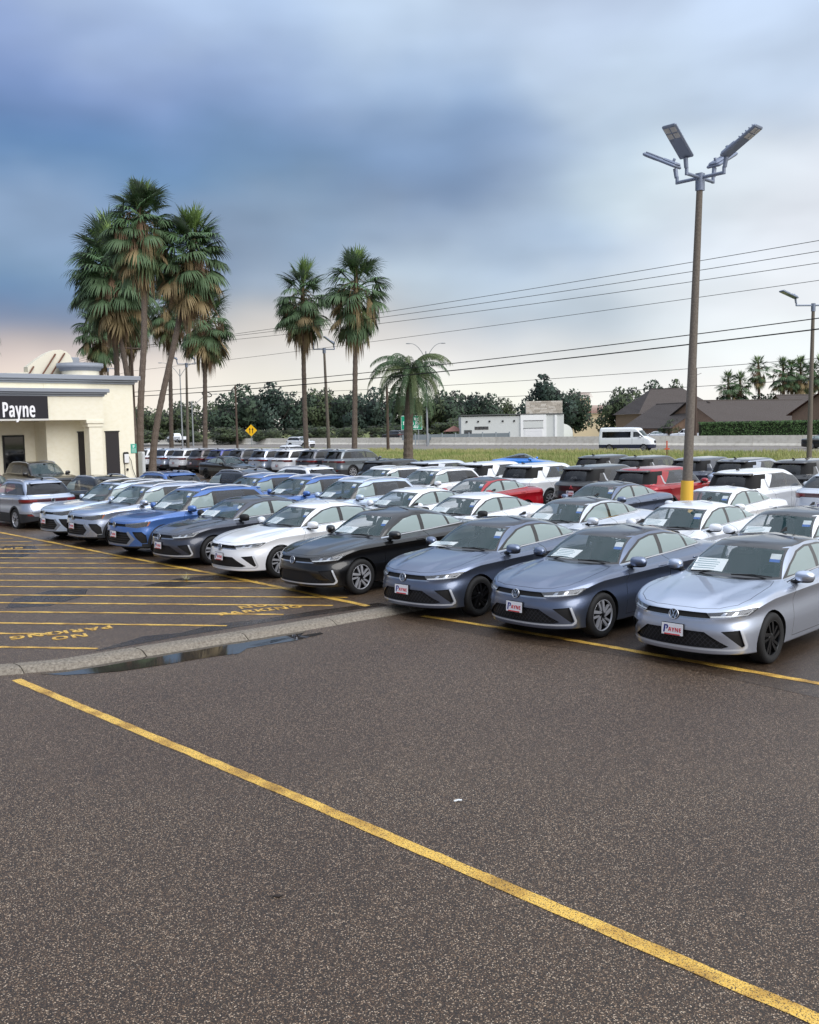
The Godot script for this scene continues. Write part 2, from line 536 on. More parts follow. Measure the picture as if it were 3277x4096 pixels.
func circle2(cx: float, cy: float, r: float, n := 28, squash := 1.0) -> PackedVector2Array:
	var o := PackedVector2Array()
	for i in n: o.append(Vector2(cx + r * cos(TAU * i / n), cy + r * squash * sin(TAU * i / n)))
	return o

# ops: {n: part, m: material, v: view, p: polygon, from: part cut, gap: seam width, depth: recess, min: facing, pair: left and right are separate, under: parent part}
func build_car(called: String, spec: Dictionary) -> Node3D:
	var root := Node3D.new()
	root.name = called
	var parts := {"body": body_half(spec.rings, spec.creases, spec.get("hood_folds", false))}
	var info := {"body": {"m": spec.paint}}
	var order := ["body"]
	var seams := Soup.new()
	for op in spec.ops:
		var from: String = op.get("from", "body")
		var vw: Array = VIEWS[op.v]
		var poly: PackedVector2Array = op.p if op.p is PackedVector2Array else pv(op.p)
		var depth: float = op.get("depth", 0.0)
		var got := cut(parts[from], poly, vw[0], vw[1], vw[2], op.get("min", 0.2), depth != 0.0 or op.has("hole"), [-2.0, 99.0] if op.v == "W" else [-99.0, 99.0])
		parts[from] = got[1]
		var piece: Soup = got[0]
		if op.has("gap"):
			var inner := Geometry2D.offset_polygon(poly, -op.gap)
			if inner.size():
				var g2 := cut(piece, inner[0], vw[0], vw[1], vw[2], -1.0)
				piece = g2[0]
				for i in g2[1].p.size():
					seams.p.append(g2[1].p[i] - g2[1].n[i] * 0.006); seams.n.append(g2[1].n[i])
		if op.has("lens"):
			parts[op.lens] = piece
			info[op.lens] = {"m": op.lens_m, "pair": op.get("pair", false), "under": op.n}
		if depth != 0.0 or op.has("hole"):
			var sh: Vector3 = -vw[2] * (depth if depth != 0.0 else op.hole)
			var moved := Soup.new()
			for i in piece.p.size():
				moved.p.append(piece.p[i] + sh); moved.n.append(piece.n[i])
			var rimto: Soup = moved
			if op.has("hole"):
				rimto = Soup.new()
				if not parts.has(op.n):
					parts[op.n] = Soup.new(); order.append(op.n); info[op.n] = op
				rimto = parts[op.n]
			for e in got[2]: rimto.quad(e[0], e[1], e[1] + sh, e[0] + sh)
			piece = moved
		if op.has("hole"): continue
		if parts.has(op.n): parts[op.n].add(piece)
		else:
			parts[op.n] = piece; order.append(op.n); info[op.n] = op
		if op.has("lens"): order.append(op.lens)
	if seams.p.size():
		parts["panel_gap"] = seams; order.append("panel_gap"); info["panel_gap"] = {"m": M.seam}
	var nodes := {}
	for k in order:
		var i: Dictionary = info[k]
		var s: Soup = parts[k]
		if s.p.is_empty(): continue
		var mir := s.mirrored()
		if i.get("pair", false):
			var par: Array = nodes.get(i.get("under", ""), [root, root])
			nodes[k] = [obj(k, s, i.m, par[0]), obj(k, mir, i.m, par[1])]
		else:
			s.add(mir)
			var one := obj(k, s, i.m, nodes.get(i.get("under", ""), [root])[0])
			nodes[k] = [one, one]
	root.set_meta("tmp", 0)
	root.remove_meta("tmp")
	return root

func wheel_shape(r: float, w: float, style: String) -> Array:
	var T := Transform3D(Basis(Vector3(0, 0, 1), -PI * 0.5), Vector3.ZERO)  # the y axis of the lathe becomes +x
	var rr := r * 0.70
	var tyre := Soup.new()
	tyre.lathe(PackedVector2Array([Vector2(rr - 0.015, -w * 0.5), Vector2(r * 0.9, -w * 0.52), Vector2(r * 0.985, -w * 0.40), Vector2(r, -w * 0.25), Vector2(r, w * 0.25), Vector2(r * 0.985, w * 0.40), Vector2(r * 0.92, w * 0.5), Vector2(r * 0.82, w * 0.52), Vector2(rr, w * 0.47), Vector2(rr - 0.012, w * 0.42)]), 36, T)
	var barrel := Soup.new()
	barrel.lathe(PackedVector2Array([Vector2(0.0, -w * 0.1), Vector2(rr * 0.6, -w * 0.12), Vector2(rr * 0.93, -w * 0.1), Vector2(rr * 0.95, w * 0.34), Vector2(rr * 0.99, w * 0.43), Vector2(rr, w * 0.46)]), 36, T)
	var spokes := Soup.new()
	var n := 5
	for i in n:
		var a := TAU * i / n
		var t := Transform3D(Basis(Vector3.RIGHT, a), Vector3.ZERO) * Transform3D(Basis(Vector3(0, 0, -1), Vector3(0, 1, 0), Vector3(1, 0, 0)), Vector3(w * 0.30, 0, 0))
		if style == "twist":
			spokes.prism(pv([0.030, 0.02, 0.012, 0.065, -0.015, rr * 0.93, 0.028, rr * 0.955, 0.040, rr * 0.75, 0.050, 0.055]), 0.03, t)
			spokes.prism(pv([0.0, 0.05, -0.022, 0.035, -0.088, rr * 0.74, -0.082, rr * 0.92, -0.066, rr * 0.93]), 0.022, t)
		else:
			spokes.prism(pv([-0.03, 0.03, -0.085, rr * 0.93, -0.045, rr * 0.95, -0.012, 0.08]), 0.028, t)
			spokes.prism(pv([0.03, 0.03, 0.012, 0.08, 0.045, rr * 0.95, 0.085, rr * 0.93]), 0.028, t)
	var hub := Soup.new()
	hub.lathe(PackedVector2Array([Vector2(0.075, w * 0.28), Vector2(0.068, w * 0.42), Vector2(0.03, w * 0.44), Vector2(0, w * 0.44)]), 16, T)
	spokes.lathe(PackedVector2Array([Vector2(rr * 0.99, w * 0.40), Vector2(rr * 0.995, w * 0.47), Vector2(rr * 0.95, w * 0.45), Vector2(rr * 0.93, w * 0.36)]), 36, T)
	return [tyre.mesh(), barrel.mesh(), spokes.mesh(), hub.mesh()]

func add_wheels(root: Node3D, base: float, track: float, r: float, w: float, style: String, face: Material, dark: Material) -> void:
	var key := "wheel%s%s%s" % [r, w, style]
	if not mats.has(key): mats[key] = wheel_shape(r, w, style)
	var ms: Array = mats[key]
	for z in [0.0, -base]:
		for s in [1, -1]:
			var t := obj("wheel", ms[0], M.tyre, root)
			t.position = Vector3(s * (track - w * 0.5), r, z)
			t.rotation.y = 0.0 if s > 0 else PI
			obj("rim", ms[2], face, t); obj("wheel_barrel", ms[1], dark, t); obj("hub_cap", ms[3], dark, t)

func add_emblem(root: Node3D, at: Vector3, r: float, zdir: Vector3) -> void:
	var t := look(at, zdir)
	var s := Soup.new()
	var prof := PackedVector2Array()
	for i in 9: prof.append(Vector2(r * 0.92 + r * 0.09 * cos(TAU * i / 8.0), r * 0.09 * sin(TAU * i / 8.0)))
	s.lathe(prof, 28, t * Transform3D(Basis(Vector3.RIGHT, PI * 0.5), Vector3.ZERO))
	var disc := Soup.new()
	disc.prism(circle2(0, 0, r * 0.9, 24), 0.004, t.translated_local(Vector3(0, 0, -0.006)))
	var w := r * 0.17
	for q in [[-0.36, 0.80, 0.0, 0.10], [0.36, 0.80, 0.0, 0.10], [-0.72, 0.50, -0.34, -0.78], [0.72, 0.50, 0.34, -0.78], [-0.34, -0.78, 0.0, 0.02], [0.34, -0.78, 0.0, 0.02]]:
		var a := Vector2(q[0], q[1]) * r
		var b := Vector2(q[2], q[3]) * r
		var d := (b - a).normalized().orthogonal() * w * 0.5
		s.prism(PackedVector2Array([a + d, b + d, b - d, a - d]), 0.006, t)
	var e := obj("emblem", s, M.chrome, root)
	obj("emblem_backing", disc, M.black, e)

func add_plate(root: Node3D, at: Vector3, zdir: Vector3) -> void:
	if not mats.has("plate"):
		var fr := Soup.new()
		fr.box(Transform3D.IDENTITY, Vector3(0.315, 0.165, 0.016), 0.006)
		var pl := Soup.new()
		pl.box(Transform3D(Basis.IDENTITY, Vector3(0, 0, 0.008)), Vector3(0.298, 0.148, 0.006), 0.001)
		var f := SystemFont.new()
		f.font_names = PackedStringArray(["Droid Sans"])
		f.font_weight = 800
		f.font_italic = true
		var lt := []
		for w in [["AYNE", 58, 0.00125, 0.0], ["Payne", 18, 0.00125, 0.0]]:
			var tm := TextMesh.new()
			tm.text = w[0]; tm.font = f; tm.font_size = w[1]; tm.pixel_size = w[2]; tm.depth = 0.002; tm.curve_step = 3.0
			lt.append(tm)
		# the large initial: a stem, a star-pointed bowl and a bar
		var P := Soup.new()
		var tp := Transform3D(Basis.IDENTITY, Vector3(0, 0, 0.011))
		P.prism(pv([-0.125, -0.046, -0.104, -0.046, -0.092, 0.052, -0.113, 0.052]), 0.002, tp)
		P.prism(pv([-0.095, 0.052, -0.066, 0.052, -0.055, 0.036, -0.060, 0.010, -0.076, -0.004, -0.090, 0.002, -0.078, 0.014, -0.074, 0.030, -0.083, 0.036, -0.096, 0.034]), 0.002, tp)
		var bar := Soup.new()
		bar.prism(pv([-0.11, -0.071, 0.11, -0.071, 0.11, -0.057, -0.11, -0.057]), 0.002, tp)
		mats["plate"] = [fr.mesh(), pl.mesh(), lt[0], lt[1], P.mesh(), bar.mesh()]
	var m: Array = mats["plate"]
	var o := obj("number_plate", m[0], M.plate_frame, root)
	o.transform = look(at, zdir)
	obj("plate_face", m[1], M.plate_white, o)
	var a := obj("lettering", m[2], M.plate_red, o)
	a.position = Vector3(0.038, -0.004, 0.013)
	obj("initial", m[4], M.plate_blue, o)
	obj("plate_bar", m[5], M.plate_red, o)

func add_mirrors(root: Node3D, at: Vector3, paint: Material) -> void:
	for s in [1, -1]:
		var cap := Soup.new()
		cap.blob(Transform3D(Basis(Vector3.UP, s * 0.30), Vector3(s * at.x, at.y, at.z)), Vector3(0.25, 0.155, 0.16), 0.75)
		var m := obj("mirror", cap, paint, root)
		var low := Soup.new()
		low.blob(Transform3D(Basis(Vector3.UP, s * 0.30), Vector3(s * (at.x - 0.012), at.y - 0.045, at.z - 0.012)), Vector3(0.235, 0.085, 0.155), 0.75)
		low.tube(PackedVector3Array([Vector3(s * (at.x - 0.05), at.y - 0.06, at.z), Vector3(s * (at.x - 0.17), at.y - 0.095, at.z + 0.02)]), 0.028, 0.035, 6)
		obj("mirror_base", low, M.black, m)

func add_interior(root: Node3D, at: float, cowl: float, w: float, roof: float, rear: float) -> void:
	# at: z of the windscreen's foot
	var d := Soup.new()
	d.blob(Transform3D(Basis.IDENTITY, Vector3(0, cowl - 0.13, at - 0.22)), Vector3(w * 1.9, 0.24, 0.75), 0.6, 18, 8)
	obj("dashboard", d, M.dash, root)
	var fl := Soup.new()
	fl.block(-w - 0.02, w + 0.02, 0.30, 0.42, rear, 0.35)
	obj("floor_pan", fl, M.dash, root)
	var wheel := Soup.new()
	var pts := PackedVector3Array()
	var t := Transform3D(Basis(Vector3.RIGHT, -0.42), Vector3(0.36, cowl - 0.045, at - 0.66))
	for i in 21: pts.append(t * Vector3(0.175 * cos(TAU * i / 20.0), 0.175 * sin(TAU * i / 20.0), 0))
	wheel.tube(pts, 0.016, 0.016, 6, false)
	wheel.box(t, Vector3(0.33, 0.07, 0.03), 0.01)
	obj("steering_wheel", wheel, M.dash, root)
	for s in [1, -1]:
		var seat := Soup.new()
		var zb := at - 1.28
		seat.blob(Transform3D(Basis(Vector3.RIGHT, -0.16), Vector3(s * 0.36, cowl - 0.12, zb)), Vector3(0.50, 0.72, 0.17), 0.55, 14, 9)
		seat.blob(Transform3D(Basis(Vector3.RIGHT, -0.12), Vector3(s * 0.36, cowl + 0.285, zb - 0.08)), Vector3(0.27, 0.19, 0.11), 0.6, 12, 8)
		seat.block(s * 0.36 - 0.25, s * 0.36 + 0.25, 0.42, 0.60, zb, zb + 0.5, 0.05)
		obj("seat", seat, M.seat, root)
	var bench := Soup.new()
	bench.blob(Transform3D(Basis(Vector3.RIGHT, -0.2), Vector3(0, cowl - 0.10, at - 2.08)), Vector3(w * 1.75, 0.72, 0.18), 0.5, 18, 9)
	for s in [-0.4, 0.4]: bench.blob(Transform3D(Basis.IDENTITY, Vector3(s, cowl + 0.24, at - 2.16)), Vector3(0.25, 0.16, 0.1), 0.6, 10, 6)
	obj("rear_bench", bench, M.seat, root)
	var mir := Soup.new()
	mir.blob(Transform3D(Basis.IDENTITY, Vector3(0, roof - 0.16, at - 0.60)), Vector3(0.24, 0.07, 0.05), 0.6, 10, 6)
	mir.block(-0.05, 0.05, roof - 0.13, roof - 0.07, at - 0.60, at - 0.52, 0.01)
	obj("rear_view_mirror", mir, M.black, root)

# the dealer's papers: one lies on the dashboard behind the windscreen, a white and blue one is stuck inside its upper corner
func add_papers(root: Node3D, sheet: Array, sticker: Array) -> void:
	if sheet.size():
		var s := Soup.new()
		var t := Transform3D(Basis.from_euler(Vector3(sheet[3], sheet[4], 0)), Vector3(sheet[0], sheet[1], sheet[2]))
		s.box(t, Vector3(0.44, 0.004, 0.30), 0.0)
		var o := obj("window_sheet", s, M.paper, root)
		var p := Soup.new()
		for i in 5: p.box(t * Transform3D(Basis.IDENTITY, Vector3(-0.06 + 0.03 * (i % 2), 0.0035, -0.11 + 0.05 * i)), Vector3(0.26 + 0.05 * (i % 3), 0.002, 0.012))
		obj("sheet_print", p, M.print_grey, o)
	if sticker.size():
		var t := look(Vector3(sticker[0], sticker[1], sticker[2]), Vector3(0, sticker[3], 1.0))
		var s := Soup.new()
		s.box(t * Transform3D(Basis.IDENTITY, Vector3(0, 0.022, 0)), Vector3(0.145, 0.085, 0.003))
		var o := obj("sticker", s, M.paper, root)
		var b := Soup.new()
		b.box(t * Transform3D(Basis.IDENTITY, Vector3(0, -0.043, 0)), Vector3(0.145, 0.046, 0.003))
		obj("sticker_band", b, M.sticker_blue, o)

func recolour(root: Node3D, names: Array, m: Material) -> void:
	for c in root.get_children():
		var k := (c.name as String)
		for q in names:
			if k == q or (k.begins_with(q) and k.substr(q.length()).lstrip("_0123456789").is_empty()): (c as MeshInstance3D).material_override = m
func mesh_strips(parts_from: String, n: String, m: Material, v: String, x0: float, x1: float, y0: float, y1: float, step: float, w: float, slope: float) -> Array:
	var o := []
	for s in [1.0, -1.0]:
		var u := x0 - absf(y1 - y0) / slope
		while u < x1 + absf(y1 - y0) / slope:
			var du: float = s * (y1 - y0) / slope
			o.append({"n": n, "m": m, "v": v, "from": parts_from, "min": -1.0, "p": [u, y0, u + w, y0, u + w + du, y1, u + du, y1]})
			u += step
	return o

func make_sedan() -> Node3D:
	var P: Material = M.paint_silver
	var rings := [
		[0.78, 0.75, 2.4, -3.74, 0.60, 2.6, 0.80, [0.18, 0.18, 0.18, 0.19, 0.22, 0.26]],
		[0.865, 0.80, 2.5, -3.83, 0.60, 2.7, 0.872, [0.20, 0.20, 0.205, 0.22, 0.25, 0.30]],
		[0.905, 0.86, 2.5, -3.87, 0.62, 2.8, 0.900, [0.44, 0.45, 0.50, 0.53, 0.55, 0.55]],
		[0.893, 0.88, 2.5, -3.865, 0.60, 2.8, 0.874, [0.585, 0.60, 0.71, 0.77, 0.74, 0.74]],
		[0.878, 0.89, 2.5, -3.86, 0.58, 2.8, 0.903, [0.655, 0.67, 0.835, 0.90, 0.86, 0.85]],
		[0.80, 0.90, 2.5, -3.80, 0.55, 2.8, 0.862, [0.752, 0.785, 0.895, 0.975, 1.0, 1.01]],
		[0.42, 0.85, 2.5, -3.60, 0.58, 2.8, 0.785, [0.868, 0.885, 0.935, 1.015, 1.05, 1.065]],
		[-0.43, 0.32, 2.6, -3.22, 0.32, 2.4, 0.715, [0.985, 0.985, 0.985, 1.04, 1.075, 1.09]],
		[-0.74, 0.33, 2.6, -2.83, 0.42, 2.4, 0.655, [1.20, 1.195, 1.18, 1.21, 1.235, 1.25]],
		[-1.00, 0.42, 2.5, -2.35, 0.50, 2.4, 0.565, [1.375, 1.355, 1.335, 1.365, 1.37, 1.375]],
		[-1.22, 0.40, 2.5, -2.15, 0.50, 2.4, 0.43, [1.42, 1.41, 1.405, 1.425, 1.42, 1.42]],
		[-1.55, 0.20, 2.0, -1.95, 0.20, 2.0, 0.0, [1.45, 1.45, 1.45, 1.45, 1.45, 1.45]],
	]
	var ops := [
		{"n": "front_wheel_arch", "pair": true, "m": M.black, "v": "S", "p": circle2(0, 0.325, 0.368), "hole": 0.14},
		{"n": "rear_wheel_arch", "pair": true, "m": M.black, "v": "S", "p": circle2(-2.686, 0.325, 0.368), "hole": 0.14},
		{"n": "window_trim", "pair": true, "m": M.black_gloss, "v": "S", "min": 0.3, "p": [-0.63, 0.965, -1.0, 0.985, -2.0, 1.03, -2.90, 1.085, -2.96, 1.11, -2.75, 1.215, -2.4, 1.305, -2.0, 1.345, -1.6, 1.345, -1.28, 1.29, -0.95, 1.15]},
		{"n": "window_sill_trim", "pair": true, "m": M.chrome, "v": "S", "from": "window_trim", "min": -1, "p": [-0.60, 0.96, -1.0, 0.98, -2.0, 1.025, -2.90, 1.080, -3.0, 1.115, -2.93, 1.13, -2.89, 1.102, -2.0, 1.047, -1.0, 1.002, -0.60, 0.98]},
		{"n": "front_window", "m": M.side_glass, "v": "S", "from": "window_trim", "min": -1, "pair": true, "p": [-0.80, 1.012, -1.70, 1.033, -1.70, 1.318, -1.60, 1.320, -1.32, 1.272, -0.99, 1.135]},
		{"n": "rear_window", "m": M.side_glass, "v": "S", "from": "window_trim", "min": -1, "pair": true, "p": [-1.80, 1.040, -2.47, 1.078, -2.40, 1.270, -2.0, 1.320, -1.80, 1.324]},
		{"n": "quarter_window", "m": M.side_glass, "v": "S", "from": "window_trim", "min": -1, "pair": true, "p": [-2.53, 1.085, -2.86, 1.108, -2.72, 1.190, -2.47, 1.255]},
		{"n": "windscreen_band", "m": M.black_gloss, "v": "W", "min": 0.5, "p": [-0.1, 0.978, 0.70, 0.982, 0.545, 1.332, 0.3, 1.355, -0.1, 1.365]},
		{"n": "windscreen", "m": M.screen_glass, "v": "W", "from": "windscreen_band", "min": -1, "p": [-0.1, 1.020, 0.668, 1.012, 0.535, 1.310, 0.3, 1.333, -0.1, 1.342]},
		{"n": "roof", "m": M.black_gloss, "v": "T", "min": 0.4, "p": [-0.1, -0.90, 0.30, -0.92, 0.46, -1.04, 0.545, -1.30, 0.552, -2.1, 0.50, -2.45, 0.3, -2.52, -0.1, -2.53]},
		{"n": "back_window", "m": M.screen_glass, "v": "T", "min": 0.3, "p": [-0.1, -2.54, 0.44, -2.52, 0.60, -3.04, -0.1, -3.14]},
		{"n": "hood", "m": P, "v": "T", "min": 0.3, "gap": 0.006, "p": [-0.1, 0.80, 0.30, 0.785, 0.52, 0.70, 0.68, 0.52, 0.735, 0.30, 0.73, 0.0, 0.715, -0.30, 0.665, -0.50, 0.4, -0.455, -0.1, -0.435]},
		{"n": "upper_grille", "m": M.grille_black, "v": "F", "min": 0.1, "depth": 0.02, "p": [-0.1, 0.650, 0.458, 0.650, 0.405, 0.714, -0.1, 0.717]},
		{"n": "headlight", "m": M.lamp_dark, "v": "C", "min": 0.1, "depth": 0.025, "pair": true, "lens": "headlight_lens", "lens_m": M.lamp_glass, "p": [-0.15, 0.650, 0.36, 0.676, 0.475, 0.752, 0.485, 0.768, 0.44, 0.772, 0.20, 0.747, -0.18, 0.708]},
		{"n": "running_light", "m": M.lamp_white, "v": "C", "from": "headlight", "under": "headlight", "min": -1, "pair": true, "p": [-0.15, 0.652, 0.35, 0.680, 0.43, 0.735, 0.40, 0.735, 0.335, 0.695, -0.15, 0.668]},
		{"n": "lamp_reflector", "m": M.chrome, "v": "C", "from": "headlight", "under": "headlight", "min": -1, "pair": true, "p": [0.0, 0.676, 0.06, 0.679, 0.09, 0.715, 0.05, 0.715]},
		{"n": "outer_reflector", "m": M.chrome, "v": "C", "from": "headlight", "under": "headlight", "min": -1, "pair": true, "p": [0.14, 0.685, 0.20, 0.688, 0.235, 0.728, 0.195, 0.726]},
		{"n": "grille_strip", "m": M.chrome, "v": "F", "min": 0.1, "p": [-0.1, 0.628, 0.50, 0.630, 0.46, 0.649, -0.1, 0.649]},
		{"n": "lower_grille", "m": M.grille_dark, "v": "F", "min": 0.1, "depth": 0.03, "p": [-0.1, 0.275, 0.58, 0.278, 0.65, 0.302, 0.40, 0.480, -0.1, 0.492]},
		{"n": "side_vent", "m": M.black, "v": "C", "min": 0.1, "depth": 0.03, "pair": true, "p": [0.0, 0.492, 0.235, 0.508, 0.302, 0.305, 0.265, 0.285]},
		{"n": "lower_chrome", "m": M.satin, "v": "C", "min": 0.05, "p": [-0.62, 0.243, 0.29, 0.243, 0.335, 0.272, 0.345, 0.31, 0.272, 0.508, 0.243, 0.506, 0.312, 0.31, 0.295, 0.284, 0.27, 0.268, -0.62, 0.268]},
		{"n": "front_door", "m": P, "v": "S", "min": 0.3, "gap": 0.006, "pair": true, "p": [-0.56, 0.27, -1.745, 0.28, -1.755, 1.022, -1.0, 0.978, -0.66, 0.955, -0.60, 0.82]},
		{"n": "rear_door", "m": P, "v": "S", "min": 0.3, "gap": 0.006, "pair": true, "p": [-1.745, 0.28, -2.34, 0.29, -2.36, 0.50, -2.50, 0.72, -2.72, 0.88, -2.74, 1.066, -1.755, 1.022]},
		{"n": "tail_light", "m": M.tail_red, "v": "B", "min": 0.63, "pair": true, "p": [-0.12, 0.845, 0.10, 0.835, 0.40, 0.86, 0.52, 0.90, 0.42, 0.955, 0.15, 0.955, -0.1, 0.93]},
		{"n": "rear_valance", "m": M.black, "v": "R", "min": 0.1, "p": [-0.1, 0.20, 0.86, 0.20, 0.80, 0.36, -0.1, 0.38]},
	]
	ops += mesh_strips("lower_grille", "grille_mesh", M.grille_bar, "F", -0.05, 0.65, 0.27, 0.50, 0.062, 0.009, 1.1)
	var o := build_car("sedan", {"rings": rings, "creases": [1, 4, 7], "hood_folds": true, "paint": P, "ops": ops})
	add_wheels(o, 2.686, 0.895, 0.328, 0.215, "twist", M.rim_machined, M.rim_dark)
	add_emblem(o, Vector3(0, 0.668, 0.893), 0.070, Vector3(0, 0.2, 1))
	add_plate(o, Vector3(0, 0.475, 0.918), Vector3(0, 0.05, 1))
	add_mirrors(o, Vector3(0.95, 1.03, -0.79), P)
	add_interior(o, -0.43, 0.985, 0.70, 1.41, -3.1)
	for s in [1, -1]:
		for z in [-1.50, -2.50]:
			var h := Soup.new()
			h.box(Transform3D(Basis.IDENTITY, Vector3(s * 0.899, 0.895 + (0.03 if z < -2 else 0.0), z)), Vector3(0.035, 0.032, 0.21), 0.012)
			obj("door_handle", h, P, o)
	var fin := Soup.new()
	fin.prism(pv([0, 0, -0.17, 0, -0.19, 0.055, -0.15, 0.06]), 0.03, Transform3D(Basis(Vector3(0, 0, 1), Vector3(0, 1, 0), Vector3(-1, 0, 0)), Vector3(0.015, 1.435, -2.15)))
	obj("antenna", fin, M.black, o)
	for s in [[0.08, 0.62], [-0.52, 0.0]]:
		var wp := Soup.new()
		wp.tube(PackedVector3Array([Vector3(s[0], 1.012, -0.47), Vector3((s[0] + s[1]) * 0.5, 1.03, -0.495), Vector3(s[1], 1.018, -0.53)]), 0.010, 0.007, 5)
		obj("wiper", wp, M.black, o)
	return o
func suv_rings(d: Dictionary) -> Array:
	var fo: float = d.fo
	var t: float = d.fo - d.l
	var w: float = d.w
	var hy: float = d.hood
	var cy: float = d.cowl
	var by: float = d.belt
	var h: float = d.h
	var wz: float = d.screen
	var rz: float = d.roof0
	var rt: float = t + d.slope
	return [
		[fo - 0.14, 0.70, 2.6, t + 0.14, 0.50, 2.8, w - 0.10, [0.25, 0.23, 0.22, 0.22, 0.26, 0.32]],
		[fo - 0.03, 0.76, 2.7, t + 0.03, 0.50, 3.0, w - 0.02, [0.27, 0.26, 0.25, 0.25, 0.30, 0.35]],
		[fo, 0.80, 2.7, t, 0.50, 3.0, w, [0.52, 0.53, 0.56, 0.60, 0.62, 0.62]],
		[fo - 0.015, 0.80, 2.7, t + 0.04, 0.50, 3.0, w - 0.018, [hy - 0.20, hy - 0.18, hy - 0.13, 0.84, 0.86, 0.86]],
		[fo - 0.045, 0.80, 2.7, t + 0.05, 0.50, 3.0, w - 0.002, [hy - 0.09, hy - 0.07, hy + 0.03, by - 0.10, by - 0.10, by - 0.10]],
		[fo - 0.13, 0.80, 2.7, t + 0.12, 0.46, 2.8, w - 0.035, [hy, hy + 0.03, hy + 0.09, by - 0.02, by - 0.03, by - 0.03]],
		[fo - 0.50, 0.78, 2.7, t + 0.15, 0.45, 2.8, w - 0.10, [hy + 0.085, hy + 0.095, cy - 0.015, by + 0.0, by + 0.0, by - 0.01]],
		[wz, 0.36, 2.8, t + 0.17, 0.40, 2.8, w - 0.155, [cy, cy, cy, by + 0.03, by + 0.03, by + 0.02]],
		[lerpf(wz, rz, 0.5), 0.36, 2.7, lerpf(t + 0.17, rt, 0.42), 0.38, 2.8, w - 0.205, [lerpf(cy, h, 0.50), lerpf(cy, h, 0.49), lerpf(cy, h, 0.47), lerpf(by, h, 0.45), lerpf(by, h, 0.45), lerpf(by, h, 0.45)]],
		[rz, 0.42, 2.6, rt, 0.32, 2.8, w - 0.295, [h - 0.075, h - 0.09, h - 0.11, h - 0.105, h - 0.10, h - 0.09]],
		[rz - 0.22, 0.40, 2.6, rt + 0.20, 0.32, 2.6, w - 0.44, [h - 0.03, h - 0.035, h - 0.035, h - 0.035, h - 0.04, h - 0.035]],
		[rz - 0.6, 0.2, 2.0, rt + 0.7, 0.2, 2.0, 0.0, [h, h, h, h, h, h]],
	]

